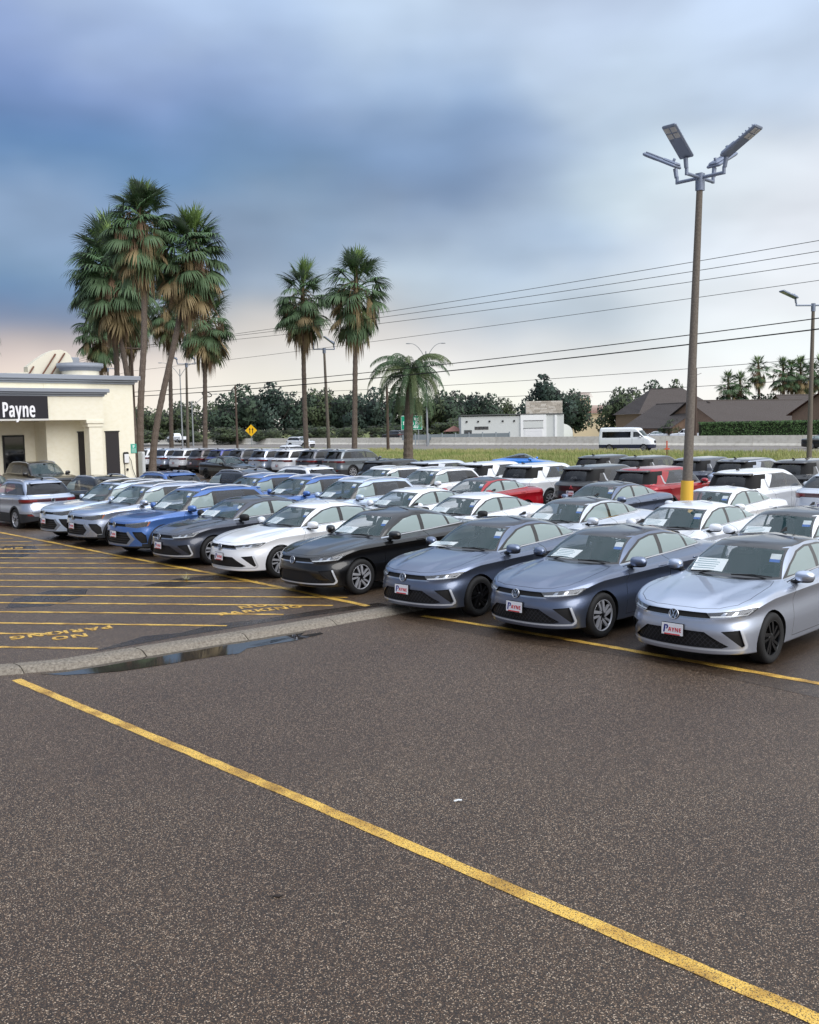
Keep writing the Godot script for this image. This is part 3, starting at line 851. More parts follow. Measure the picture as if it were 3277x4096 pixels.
func make_suv(called: String, d: Dictionary) -> Node3D:
	var P: Material = d.paint
	var fo: float = d.fo
	var t: float = d.fo - d.l
	var wb: float = d.wb
	var w: float = d.w
	var hy: float = d.hood
	var cy: float = d.cowl
	var by: float = d.belt
	var h: float = d.h
	var wz: float = d.screen
	var rz: float = d.roof0
	var rt: float = t + d.slope
	var R: float = d.wheel
	var st: String = d.style
	var top := h - 0.135
	var az := wz - 0.30
	# the side windows run between these lines
	var bz := lerpf(rz, rt, 0.26)
	var cz := lerpf(rz, rt, 0.73)
	var ez: float = t + (0.44 if st != "outlander" else 1.02)
	var ops := [
		{"n": "front_arch_trim", "pair": true, "m": d.clad, "v": "S", "p": circle2(0, R, R + 0.105)},
		{"n": "rear_arch_trim", "pair": true, "m": d.clad, "v": "S", "p": circle2(-wb, R, R + 0.105)},
		{"n": "front_wheel_arch", "pair": true, "m": M.black, "v": "S", "from": "front_arch_trim", "p": circle2(0, R, R + 0.045), "hole": 0.14},
		{"n": "rear_wheel_arch", "pair": true, "m": M.black, "v": "S", "from": "rear_arch_trim", "p": circle2(-wb, R, R + 0.045), "hole": 0.14},
		{"n": "sill_cladding", "pair": true, "m": d.clad, "v": "S", "min": -0.3, "p": [fo - 0.3, 0.1, t + 0.25, 0.1, t + 0.25, 0.37, fo - 0.3, 0.35]},
		{"n": "front_cladding", "m": d.clad, "v": "F", "min": -0.2, "p": [-0.1, 0.1, 1.1, 0.1, 1.1, 0.30, -0.1, 0.285]},
		{"n": "rear_cladding", "m": d.clad, "v": "R", "min": -0.2, "p": [-0.1, 0.1, 1.1, 0.1, 1.1, 0.55, 0.70, 0.55, 0.60, 0.46, -0.1, 0.45]},
		{"n": "window_trim", "pair": true, "m": M.black_gloss, "v": "S", "min": 0.3, "p": [az + 0.16, cy - 0.015, bz, cy + 0.035, ez - 0.02, by + 0.035, ez + 0.02, by + 0.08, ez + 0.34, top - 0.02, cz, top + 0.01, bz, top + 0.01, rz - 0.30, top - 0.06, lerpf(az, rz, 0.55), lerpf(cy, h, 0.55)]},
		{"n": "window_sill_trim", "pair": true, "m": M.chrome, "v": "S", "from": "window_trim", "min": -1, "p": [az + 0.2, cy - 0.03, bz, cy + 0.02, ez - 0.06, by + 0.02, ez - 0.06, by + 0.042, bz, cy + 0.048, az + 0.2, cy + 0.0]},
		{"n": "front_window", "m": d.front_glass, "v": "S", "from": "window_trim", "min": -1, "pair": true, "p": [az - 0.04, cy + 0.032, bz + 0.05, cy + 0.06, bz + 0.05, top - 0.025, rz - 0.34, top - 0.085, lerpf(az, rz, 0.55) - 0.06, lerpf(cy, h, 0.53)]},
		{"n": "rear_window", "m": M.tint_glass, "v": "S", "from": "window_trim", "min": -1, "pair": true, "p": [bz - 0.06, cy + 0.062, cz - 0.02, by + 0.055, cz + 0.05, top - 0.03, bz - 0.06, top - 0.025]},
		{"n": "windscreen_band", "m": M.black_gloss, "v": "W", "min": 0.45, "p": [-0.1, cy - 0.008, w - 0.17, cy - 0.004, w - 0.315, h - 0.115, 0.35, h - 0.09, -0.1, h - 0.085]},
		{"n": "windscreen", "m": M.screen_glass, "v": "W", "from": "windscreen_band", "min": -1, "p": [-0.1, cy + 0.035, w - 0.20, cy + 0.03, w - 0.33, h - 0.135, 0.35, h - 0.112, -0.1, h - 0.105]},
		{"n": "roof", "m": P, "v": "T", "min": 0.55, "p": [-0.1, rz, 0.35, rz - 0.03, w - 0.33, rz - 0.25, w - 0.31, rt + 0.3, w - 0.36, rt + 0.06, -0.1, rt - 0.02]},
		{"n": "hood", "m": P, "v": "T", "min": 0.3, "gap": 0.006, "p": [-0.1, fo - 0.11, 0.35, fo - 0.14, 0.62, fo - 0.26, 0.75, fo - 0.50, 0.77, 0.0, 0.74, wz - 0.08, 0.4, wz - 0.02, -0.1, wz]},
		{"n": "upper_grille", "m": M.grille_black, "v": "F", "min": 0.1, "depth": 0.02, "p": [-0.1, hy - 0.135, 0.45, hy - 0.135, 0.41, hy - 0.075, -0.1, hy - 0.07]},
		{"n": "headlight", "m": M.lamp_dark, "v": "C", "min": 0.1, "depth": 0.025, "pair": true, "lens": "headlight_lens", "lens_m": M.lamp_glass, "p": [-0.13, hy - 0.135, 0.18, hy - 0.165, 0.43, hy - 0.13, 0.50, hy - 0.015, 0.45, hy - 0.01, 0.17, hy - 0.045, -0.17, hy - 0.07]},
		{"n": "running_light", "m": M.lamp_white, "v": "C", "from": "headlight", "under": "headlight", "min": -1, "pair": true, "p": [-0.15, hy - 0.078, 0.17, hy - 0.058, 0.30, hy - 0.040, 0.17, hy - 0.045, -0.17, hy - 0.068]},
		{"n": "indicator", "m": M.amber, "v": "C", "from": "headlight", "under": "headlight", "min": -1, "pair": true, "p": [0.40, hy - 0.13, 0.44, hy - 0.12, 0.50, hy - 0.02, 0.45, hy - 0.02]},
		{"n": "grille_surround", "m": M.satin_grey, "v": "F", "min": 0.0, "p": [-0.1, 0.305, 0.52, 0.305, 0.70, 0.47, 0.54, 0.655, 0.50, 0.63, -0.1, 0.65]},
		{"n": "lower_grille", "m": M.grille_dark, "v": "F", "from": "grille_surround", "min": -1, "depth": 0.03, "p": [-0.1, 0.345, 0.47, 0.345, 0.60, 0.47, 0.49, 0.63, -0.1, 0.64]},
		{"n": "side_vent", "m": M.black, "v": "C", "min": 0.1, "depth": 0.03, "pair": true, "p": [0.17, 0.49, 0.07, 0.645, 0.30, 0.64, 0.40, 0.55, 0.42, 0.37, 0.30, 0.36]},
		{"n": "front_door", "m": P, "v": "S", "min": 0.3, "gap": 0.006, "pair": true, "p": [wz - 0.12, 0.385, bz, 0.385, bz, cy + 0.03, az + 0.1, cy - 0.03, wz - 0.14, 0.95]},
		{"n": "rear_door", "m": P, "v": "S", "min": 0.3, "gap": 0.006, "pair": true, "p": [bz, 0.385, -wb + 0.42, 0.385, -wb + 0.36, 0.60, -wb + 0.14, 0.86, cz - 0.12, by + 0.02, bz, cy + 0.03]},
	]
	for i in 4: ops.append({"n": "grille_mesh", "m": M.grille_bar, "v": "F", "from": "lower_grille", "min": -1, "p": [-0.1, 0.385 + i * 0.058, 0.62, 0.385 + i * 0.058, 0.62, 0.397 + i * 0.058, -0.1, 0.397 + i * 0.058]})
	if st == "outlander":
		# glass that wraps from the tailgate to the flank, behind a painted fin with a bright front edge
		ops.append({"n": "rear_wrap", "pair": true, "m": M.grille_black, "v": "S", "min": 0.2, "p": [t + 0.10, by + 0.06, t + 0.52, by + 0.06, t + 0.66, top - 0.12, ez - 0.12, top - 0.12, ez - 0.02, top + 0.01, t + 0.3, top + 0.01]})
		ops.append({"n": "fin_trim", "pair": true, "m": M.chrome, "v": "S", "min": 0.2, "p": [ez - 0.05, by + 0.035, ez + 0.05, by + 0.035, ez - 0.06, by + 0.12, ez - 0.17, top - 0.04, ez - 0.23, top - 0.04, ez - 0.13, by + 0.10]})
	ops.append({"n": "back_window", "m": M.dark_glass, "v": "R", "min": 0.15, "p": [-0.1, by + 0.045, w - 0.20, by + 0.045, w - 0.325, h - 0.14, -0.1, h - 0.12]})
	if st == "outlander":
		ops.append({"n": "tail_light", "m": M.tail_red, "v": "B", "min": 0.05, "pair": true, "p": [-0.05, by - 0.15, 0.45, by - 0.15, 0.62, by - 0.12, 0.62, by - 0.06, 0.0, by - 0.05]})
	else:
		ops.append({"n": "tail_light_bar", "m": M.tail_dark, "v": "R", "min": 0.05, "p": [-0.1, by - 0.19, 0.62, by - 0.19, 0.66, by - 0.22, 1.0, by - 0.22, 1.0, by - 0.08, -0.1, by - 0.08]})
		ops.append({"n": "tail_light", "m": M.tail_red, "v": "R", "from": "tail_light_bar", "min": -1, "pair": true, "p": [0.50, by - 0.17, 0.98, by - 0.18, 0.98, by - 0.10, 0.50, by - 0.10]})
	ops.append({"n": "tailgate", "m": P, "v": "R", "min": 0.1, "gap": 0.006, "p": [-0.1, 0.56, 0.66, 0.56, 0.74, 0.80, 0.72, by + 0.03, 0.58, h - 0.11, -0.1, h - 0.09]})
	ops.append({"n": "rear_reflector", "m": M.tail_red, "v": "R", "from": "rear_cladding", "min": -1, "pair": true, "p": [0.56, 0.47, 0.80, 0.49, 0.80, 0.535, 0.56, 0.52]})
	var o := build_car(called, {"rings": suv_rings(d), "creases": [1, 4, 7], "paint": P, "ops": ops})
	add_wheels(o, wb, w - 0.005, R, 0.23, d.rim, d.rim_m, M.rim_dark)
	add_mirrors(o, Vector3(w + 0.045, cy + 0.06, wz - 0.34), d.get("mirror", P))
	add_interior(o, wz, cy, w - 0.20, h - 0.03, t + 0.35)
	if d.get("rails", true):
		for s in [1, -1]:
			var r := Soup.new()
			var x: float = s * (w - 0.335)
			r.tube(PackedVector3Array([Vector3(x * 0.99, h - 0.085, rz - 0.22), Vector3(x, h - 0.03, rz - 0.42), Vector3(x, h - 0.005, lerpf(rz, rt, 0.5)), Vector3(x, h - 0.03, rt + 0.55), Vector3(x * 0.99, h - 0.09, rt + 0.28)]), 0.022, 0.022, 8)
			obj("roof_rail", r, M.rail, o)
	for s in [1, -1]:
		for z in [bz + 0.20, cz + 0.14]:
			var hd := Soup.new()
			hd.box(Transform3D(Basis.IDENTITY, Vector3(s * (w - 0.003), by - 0.12, z)), Vector3(0.035, 0.034, 0.21), 0.012)
			obj("door_handle", hd, P, o)
	var sp := Soup.new()
	var sw: float = w - 0.33
	if st == "outlander":
		sp.box(Transform3D(Basis(Vector3.RIGHT, -0.10), Vector3(0, h - 0.128, rt + 0.0)), Vector3(sw * 2.0 - 0.06, 0.065, 0.22), 0.028)
		obj("rear_spoiler", sp, M.black_gloss, o)
	else:
		sp.box(Transform3D(Basis(Vector3.RIGHT, -0.12), Vector3(0, h - 0.112, rt + 0.02)), Vector3(sw * 2.0 - 0.12, 0.045, 0.20), 0.02)
		obj("rear_spoiler", sp, P, o)
	var fin := Soup.new()
	fin.prism(pv([0, 0, -0.17, 0, -0.20, 0.06, -0.15, 0.065]), 0.03, Transform3D(Basis(Vector3(0, 0, 1), Vector3(0, 1, 0), Vector3(-1, 0, 0)), Vector3(0.015, h - 0.02, rt + 0.38)))
	obj("antenna", fin, d.get("fin", M.black), o)
	for s in [[0.08, 0.64], [-0.54, 0.0]]:
		var wp := Soup.new()
		wp.tube(PackedVector3Array([Vector3(s[0], cy + 0.028, wz - 0.045), Vector3((s[0] + s[1]) * 0.5, cy + 0.045, wz - 0.07), Vector3(s[1], cy + 0.033, wz - 0.11)]), 0.010, 0.007, 5)
		obj("wiper", wp, M.black, o)
	var rw := Soup.new()
	rw.tube(PackedVector3Array([Vector3(0, by + 0.09, t + 0.155), Vector3(-0.30, by + 0.13, t + 0.17)]), 0.012, 0.009, 5)
	obj("rear_wiper", rw, M.black, o)
	return o

# vehicles on the road: fewer pieces, since they are only a few dozen pixels long
func make_van() -> Node3D:
	var P: Material = M.paint_white
	var rings := [
		[0.90, 0.6, 2.8, -4.95, 0.3, 3.5, 0.93, [0.30, 0.30, 0.30, 0.32, 0.35, 0.38]],
		[1.00, 0.7, 2.8, -5.0, 0.3, 3.8, 1.00, [0.36, 0.36, 0.36, 0.38, 0.40, 0.42]],
		[1.02, 0.7, 2.8, -5.02, 0.3, 3.8, 1.02, [0.75, 0.75, 0.78, 0.85, 0.85, 0.85]],
		[0.96, 0.7, 2.8, -5.02, 0.3, 3.8, 1.02, [1.10, 1.12, 1.20, 1.25, 1.25, 1.25]],
		[0.74, 0.7, 2.8, -5.01, 0.3, 3.8, 0.99, [1.27, 1.30, 1.40, 1.48, 1.48, 1.48]],
		[0.22, 0.6, 2.8, -4.98, 0.3, 3.8, 0.95, [1.52, 1.54, 1.62, 1.72, 1.72, 1.72]],
		[-0.36, 0.6, 2.6, -4.93, 0.3, 3.6, 0.88, [2.18, 2.18, 2.20, 2.26, 2.26, 2.26]],
		[-0.62, 0.6, 2.6, -4.86, 0.3, 3.4, 0.78, [2.47, 2.47, 2.48, 2.50, 2.50, 2.48]],
		[-1.3, 0.4, 2.2, -4.6, 0.4, 2.6, 0.45, [2.55, 2.55, 2.55, 2.56, 2.56, 2.55]],
		[-2.0, 0.2, 2.0, -4.0, 0.2, 2.0, 0.0, [2.57, 2.57, 2.57, 2.57, 2.57, 2.57]],
	]
	var ops := [
		{"n": "front_wheel_arch", "pair": true, "m": M.black, "v": "S", "p": circle2(0, 0.36, 0.42), "hole": 0.14},
		{"n": "rear_wheel_arch", "pair": true, "m": M.black, "v": "S", "p": circle2(-3.75, 0.36, 0.42), "hole": 0.14},
		{"n": "lower_body", "pair": true, "m": M.van_skirt, "v": "S", "min": 0.2, "p": [1.2, 0.1, -5.2, 0.1, -5.2, 0.72, 1.2, 0.70]},
		{"n": "bumper", "m": M.van_skirt, "v": "F", "min": 0.0, "p": [-0.1, 0.1, 1.2, 0.1, 1.2, 0.66, -0.1, 0.66]},
		{"n": "front_grille", "m": M.black, "v": "F", "min": 0.1, "p": [-0.1, 0.84, 0.42, 0.84, 0.50, 1.10, -0.1, 1.12]},
		{"n": "headlight", "m": M.lamp_white, "v": "C", "min": 0.1, "pair": true, "p": [0.02, 0.90, 0.24, 0.95, 0.36, 1.30, 0.10, 1.18]},
		{"n": "windscreen", "m": M.screen_glass, "v": "W", "min": 0.3, "p": [-0.1, 1.56, 0.86, 1.60, 0.80, 2.20, -0.1, 2.24]},
		{"n": "front_window", "m": M.tint_glass, "v": "S", "min": 0.3, "pair": true, "p": [-0.02, 1.50, -1.15, 1.50, -1.15, 2.08, -0.72, 2.08]},
		{"n": "rear_window", "m": M.dark_glass, "v": "S", "min": 0.3, "pair": true, "p": [-1.42, 1.45, -4.55, 1.45, -4.55, 2.10, -1.42, 2.10]},
		{"n": "back_window", "m": M.dark_glass, "v": "R", "min": 0.3, "p": [-0.1, 1.45, 0.75, 1.45, 0.75, 2.1, -0.1, 2.1]},
		{"n": "tail_light", "m": M.tail_red, "v": "B", "min": 0.3, "pair": true, "p": [-2.36, 1.0, -2.2, 1.0, -2.2, 1.4, -2.36, 1.4]},
		{"n": "door", "m": P, "v": "S", "min": 0.3, "gap": 0.012, "pair": true, "p": [-0.05, 0.74, -1.22, 0.74, -1.22, 2.2, -0.78, 2.2, -0.05, 1.45]},
		{"n": "sliding_door", "m": P, "v": "S", "min": 0.3, "gap": 0.012, "pair": true, "p": [-1.30, 0.74, -2.62, 0.74, -2.62, 2.25, -1.30, 2.25]},
	]
	var o := build_car("passenger_van", {"rings": rings, "creases": [2, 5], "paint": P, "ops": ops})
	add_wheels(o, 3.75, 1.0, 0.36, 0.22, "five", mat(Color8(175, 178, 184), 0.4, 0.5), M.rim_dark)
	add_mirrors(o, Vector3(1.14, 1.55, -0.35), M.black)
	return o

func make_pickup() -> Node3D:
	var P: Material = M.paint_white
	var rings := [
		[0.80, 0.5, 2.8, -1.95, 0.2, 4.0, 0.90, [0.38, 0.38, 0.38, 0.38, 0.38, 0.38]],
		[0.93, 0.7, 2.8, -2.25, 0.15, 5.0, 0.98, [0.50, 0.50, 0.48, 0.48, 0.48, 0.48]],
		[0.95, 0.7, 2.8, -2.26, 0.15, 5.0, 1.00, [0.85, 0.85, 0.88, 0.90, 0.90, 0.90]],
		[0.90, 0.7, 2.8, -2.26, 0.15, 5.0, 0.99, [1.08, 1.09, 1.12, 1.18, 1.18, 1.18]],
		[0.70, 0.7, 2.8, -2.26, 0.15, 5.0, 0.93, [1.17, 1.18, 1.21, 1.24, 1.24, 1.24]],
		[-0.42, 0.35, 2.8, -2.25, 0.15, 4.0, 0.84, [1.27, 1.27, 1.27, 1.30, 1.30, 1.30]],
		[-0.98, 0.35, 2.6, -2.12, 0.2, 3.4, 0.68, [1.82, 1.81, 1.80, 1.82, 1.82, 1.82]],
		[-1.3, 0.3, 2.4, -1.95, 0.2, 2.6, 0.40, [1.90, 1.90, 1.90, 1.90, 1.90, 1.90]],
		[-1.5, 0.1, 2.0, -1.8, 0.1, 2.0, 0.0, [1.92, 1.92, 1.92, 1.92, 1.92, 1.92]],
	]
	var ops := [
		{"n": "front_wheel_arch", "pair": true, "m": M.black, "v": "S", "p": circle2(0, 0.39, 0.46), "hole": 0.14},
		{"n": "front_grille", "m": M.black, "v": "F", "min": 0.1, "p": [-0.1, 0.66, 0.55, 0.66, 0.60, 1.02, -0.1, 1.05]},
		{"n": "headlight", "m": M.lamp_white, "v": "C", "min": 0.1, "pair": true, "p": [0.04, 0.86, 0.30, 0.88, 0.32, 1.04, 0.04, 1.04]},
		{"n": "windscreen", "m": M.dark_glass, "v": "W", "min": 0.3, "p": [-0.1, 1.31, 0.76, 1.31, 0.64, 1.76, -0.1, 1.80]},
		{"n": "front_window", "m": M.dark_glass, "v": "S", "min": 0.3, "pair": true, "p": [-0.75, 1.30, -1.35, 1.31, -1.35, 1.76, -1.06, 1.74]},
		{"n": "rear_window", "m": M.dark_glass, "v": "S", "min": 0.3, "pair": true, "p": [-1.43, 1.31, -2.08, 1.32, -2.02, 1.74, -1.43, 1.76]},
		{"n": "front_door", "m": P, "v": "S", "min": 0.3, "gap": 0.012, "pair": true, "p": [-0.55, 0.52, -1.39, 0.52, -1.39, 1.80, -1.08, 1.80, -0.68, 1.26]},
	]
	var o := build_car("pickup_truck", {"rings": rings, "creases": [3, 5], "paint": P, "ops": ops})
	var bed := Soup.new()
	for s in [1, -1]:
		var t := Transform3D(Basis(Vector3(0, 0, -1), Vector3(0, 1, 0), Vector3(1, 0, 0)), Vector3(s * 0.98 - 0.06 * float(s > 0), 0, -2.30))
		bed.prism(pv([0, 0.55, 0.86, 0.55, 0.92, 0.75, 1.10, 0.86, 1.40, 0.86, 1.58, 0.75, 1.64, 0.55, 2.45, 0.55, 2.45, 1.24, 0, 1.24]), 0.06, t)
	bed.block(-0.92, 0.92, 0.55, 1.22, -4.76, -4.69)
	bed.block(-0.92, 0.92, 0.60, 0.68, -4.69, -2.30)
	obj("cargo_bed", bed, P, o)
	var bump := Soup.new()
	bump.block(-0.95, 0.95, 0.50, 0.66, -4.88, -4.77, 0.03)
	obj("rear_bumper", bump, M.chrome, o)
	add_wheels(o, 3.55, 0.99, 0.39, 0.26, "five", M.rim_machined, M.rim_dark)
	add_mirrors(o, Vector3(1.10, 1.36, -0.75), M.black)
	return o

func make_coupe() -> Node3D:
	var P: Material = M.paint_azure
	var rings := [
		[0.85, 0.75, 2.4, -3.40, 0.6, 2.6, 0.82, [0.16, 0.16, 0.16, 0.18, 0.22, 0.28]],
		[0.92, 0.80, 2.5, -3.50, 0.6, 2.7, 0.90, [0.20, 0.20, 0.20, 0.22, 0.28, 0.34]],
		[0.90, 0.85, 2.5, -3.52, 0.6, 2.7, 0.93, [0.48, 0.50, 0.52, 0.60, 0.66, 0.68]],
		[0.72, 0.80, 2.5, -3.42, 0.6, 2.7, 0.90, [0.66, 0.70, 0.80, 0.90, 0.92, 0.92]],
		[0.10, 0.70, 2.5, -3.25, 0.6, 2.7, 0.80, [0.82, 0.83, 0.88, 0.97, 0.97, 0.96]],
		[-0.60, 0.35, 2.5, -2.95, 0.5, 2.5, 0.68, [0.92, 0.92, 0.93, 1.0, 1.01, 1.0]],
		[-1.25, 0.40, 2.5, -2.05, 0.7, 2.4, 0.48, [1.23, 1.22, 1.21, 1.22, 1.22, 1.22]],
		[-1.45, 0.2, 2.0, -1.80, 0.2, 2.0, 0.0, [1.29, 1.29, 1.29, 1.29, 1.29, 1.29]],
	]
	var ops := [
		{"n": "front_wheel_arch", "pair": true, "m": M.black, "v": "S", "p": circle2(0, 0.34, 0.37), "hole": 0.14},
		{"n": "rear_wheel_arch", "pair": true, "m": M.black, "v": "S", "p": circle2(-2.55, 0.34, 0.37), "hole": 0.14},
		{"n": "cabin", "m": M.black_gloss, "v": "S", "min": -1.0, "p": [-0.72, 0.985, -1.9, 1.01, -2.85, 1.03, -2.3, 1.5, -0.9, 1.5]},
		{"n": "side_window", "m": M.dark_glass, "v": "S", "from": "cabin", "min": 0.3, "pair": true, "p": [-0.90, 0.95, -1.9, 1.0, -2.55, 1.03, -2.2, 1.15, -1.6, 1.20, -1.30, 1.17]},
		{"n": "windscreen", "m": M.screen_glass, "v": "W", "from": "cabin", "min": 0.4, "p": [-0.1, 0.93, 0.66, 0.94, 0.48, 1.20, -0.1, 1.22]},
		{"n": "roof", "m": M.black_gloss, "v": "T", "from": "cabin", "min": 0.5, "p": [-0.1, -1.15, 0.4, -1.25, 0.46, -1.6, 0.40, -2.1, -0.1, -2.2]},
		{"n": "back_window", "m": M.dark_glass, "v": "T", "from": "cabin", "min": 0.3, "p": [-0.1, -2.2, 0.40, -2.15, 0.55, -2.8, -0.1, -2.9]},
		{"n": "headlight", "m": M.lamp_white, "v": "C", "min": 0.1, "pair": true, "p": [0.05, 0.60, 0.25, 0.62, 0.38, 0.72, 0.12, 0.70]},
		{"n": "front_grille", "m": M.black, "v": "F", "min": 0.1, "p": [-0.1, 0.26, 0.5, 0.26, 0.46, 0.54, -0.1, 0.56]},
		{"n": "tail_light", "m": M.tail_red, "v": "R", "min": 0.2, "pair": true, "p": [0.3, 0.76, 0.8, 0.76, 0.8, 0.86, 0.3, 0.86]},
		{"n": "door", "m": P, "v": "S", "min": 0.3, "gap": 0.01, "pair": true, "p": [-0.55, 0.26, -1.85, 0.28, -1.95, 0.98, -0.85, 0.93]},
	]
	var o := build_car("sports_coupe", {"rings": rings, "creases": [1, 5], "paint": P, "ops": ops})
	add_wheels(o, 2.55, 0.92, 0.34, 0.24, "five", M.rim_machined, M.rim_dark)
	add_mirrors(o, Vector3(0.98, 0.98, -0.85), M.black)
	return o
# ---------------------------------------------------------------- the lot: r runs along the rows of cars, b across them
const RD := Vector3(-0.691, 0, -0.723)
const BD := Vector3(0.723, 0, -0.691)
func W(r: float, b: float, y := 0.0) -> Vector3:
	return RD * r + BD * b + Vector3(0, y, 0)

func noise_tex(type: int, freq: float, cols: Array, size := 1024, normal := false, oct := 1, strength := 4.0, sd := 3) -> NoiseTexture2D:
	var n := FastNoiseLite.new()
	n.noise_type = type; n.frequency = freq; n.seed = sd; n.fractal_octaves = oct
	if type == FastNoiseLite.TYPE_CELLULAR:
		n.fractal_type = FastNoiseLite.FRACTAL_NONE
		n.cellular_return_type = FastNoiseLite.RETURN_DISTANCE if normal else FastNoiseLite.RETURN_CELL_VALUE
		n.cellular_jitter = 1.0
	var t := NoiseTexture2D.new()
	t.width = size; t.height = size; t.seamless = type != FastNoiseLite.TYPE_CELLULAR; t.seamless_blend_skirt = 0.3
	t.noise = n
	t.as_normal_map = normal
	t.bump_strength = strength
	if cols.size():
		var g := Gradient.new()
		var off := PackedFloat32Array()
		var cc := PackedColorArray()
		for i in range(0, cols.size(), 2):
			off.append(cols[i]); cc.append(cols[i + 1])
		g.offsets = off; g.colors = cc
		g.interpolation_mode = Gradient.GRADIENT_INTERPOLATE_LINEAR
		t.color_ramp = g
	return t

func world_mat(tex: Texture2D, metres: float, rough: float, over: Texture2D = null, over_metres := 11.0, normal: Texture2D = null, nscale := 0.6) -> StandardMaterial3D:
	var m := StandardMaterial3D.new()
	m.albedo_texture = tex
	m.roughness = rough
	m.uv1_triplanar = true; m.uv1_world_triplanar = true
	m.uv1_scale = Vector3.ONE / metres
	if over:
		m.detail_enabled = true; m.detail_albedo = over
		m.detail_blend_mode = BaseMaterial3D.BLEND_MODE_MUL
		m.detail_uv_layer = BaseMaterial3D.DETAIL_UV_2
		m.uv2_triplanar = true; m.uv2_world_triplanar = true
		m.uv2_scale = Vector3.ONE / over_metres
	if normal:
		m.normal_enabled = true; m.normal_texture = normal; m.normal_scale = nscale
	return m

func grey(v: int, w := 0) -> Color:
	return Color8(v + w, v, v - w)

func sheet(pts: PackedVector3Array) -> Soup:
	var p2 := PackedVector2Array()
	for p in pts: p2.append(Vector2(p.x, p.z))
	var idx := Geometry2D.triangulate_polygon(p2)
	var s := Soup.new()
	for i in range(0, idx.size(), 3): s.flat(pts[idx[i]], pts[idx[i + 1]], pts[idx[i + 2]], Vector3.UP)
	return s

func rb_sheet(a: Array, y: float) -> Soup:
	var p := PackedVector3Array()
	for i in range(0, a.size(), 2): p.append(W(a[i], a[i + 1], y))
	return sheet(p)

# a painted line with slightly worn, wavering edges
func line_mesh(pts: PackedVector3Array, w: float, rng: RandomNumberGenerator, wear := 0.1) -> Soup:
	var s := Soup.new()
	var prev: Array = []
	for i in pts.size() - 1:
		var a := pts[i]
		var b := pts[i + 1]
		var d := (b - a).normalized()
		var side := Vector3(-d.z, 0, d.x)
		var n := maxi(1, int(a.distance_to(b) / 0.12))
		for k in n + (1 if i == pts.size() - 2 else 0):
			var c := a.lerp(b, float(k) / n)
			var now := [c + side * w * (0.5 + wear * rng.randf_range(-1, 1)), c - side * w * (0.5 + wear * rng.randf_range(-1, 1))]
			if prev.size(): s.quad(prev[0], now[0], now[1], prev[1], Vector3.UP)
			prev = now
	return s

func flat_text(called: String, text: String, at: Vector3, along: Vector3, width: float, tall: float, m: Material, parent: Node3D) -> void:
	var tm := TextMesh.new()
	var f := SystemFont.new()
	f.font_names = PackedStringArray(["Droid Sans"])
	f.font_weight = 700
	tm.text = text; tm.font = f; tm.font_size = 64; tm.pixel_size = 0.01; tm.depth = 0.004; tm.curve_step = 2.0
	var box := tm.get_aabb().size
	var o := obj(called, tm, m, parent)
	var x := along.normalized()
	var up := Vector3.UP
	var y := up.cross(x)
	o.transform = Transform3D(Basis(x * (width / box.x), y * (tall / box.y), up), at)

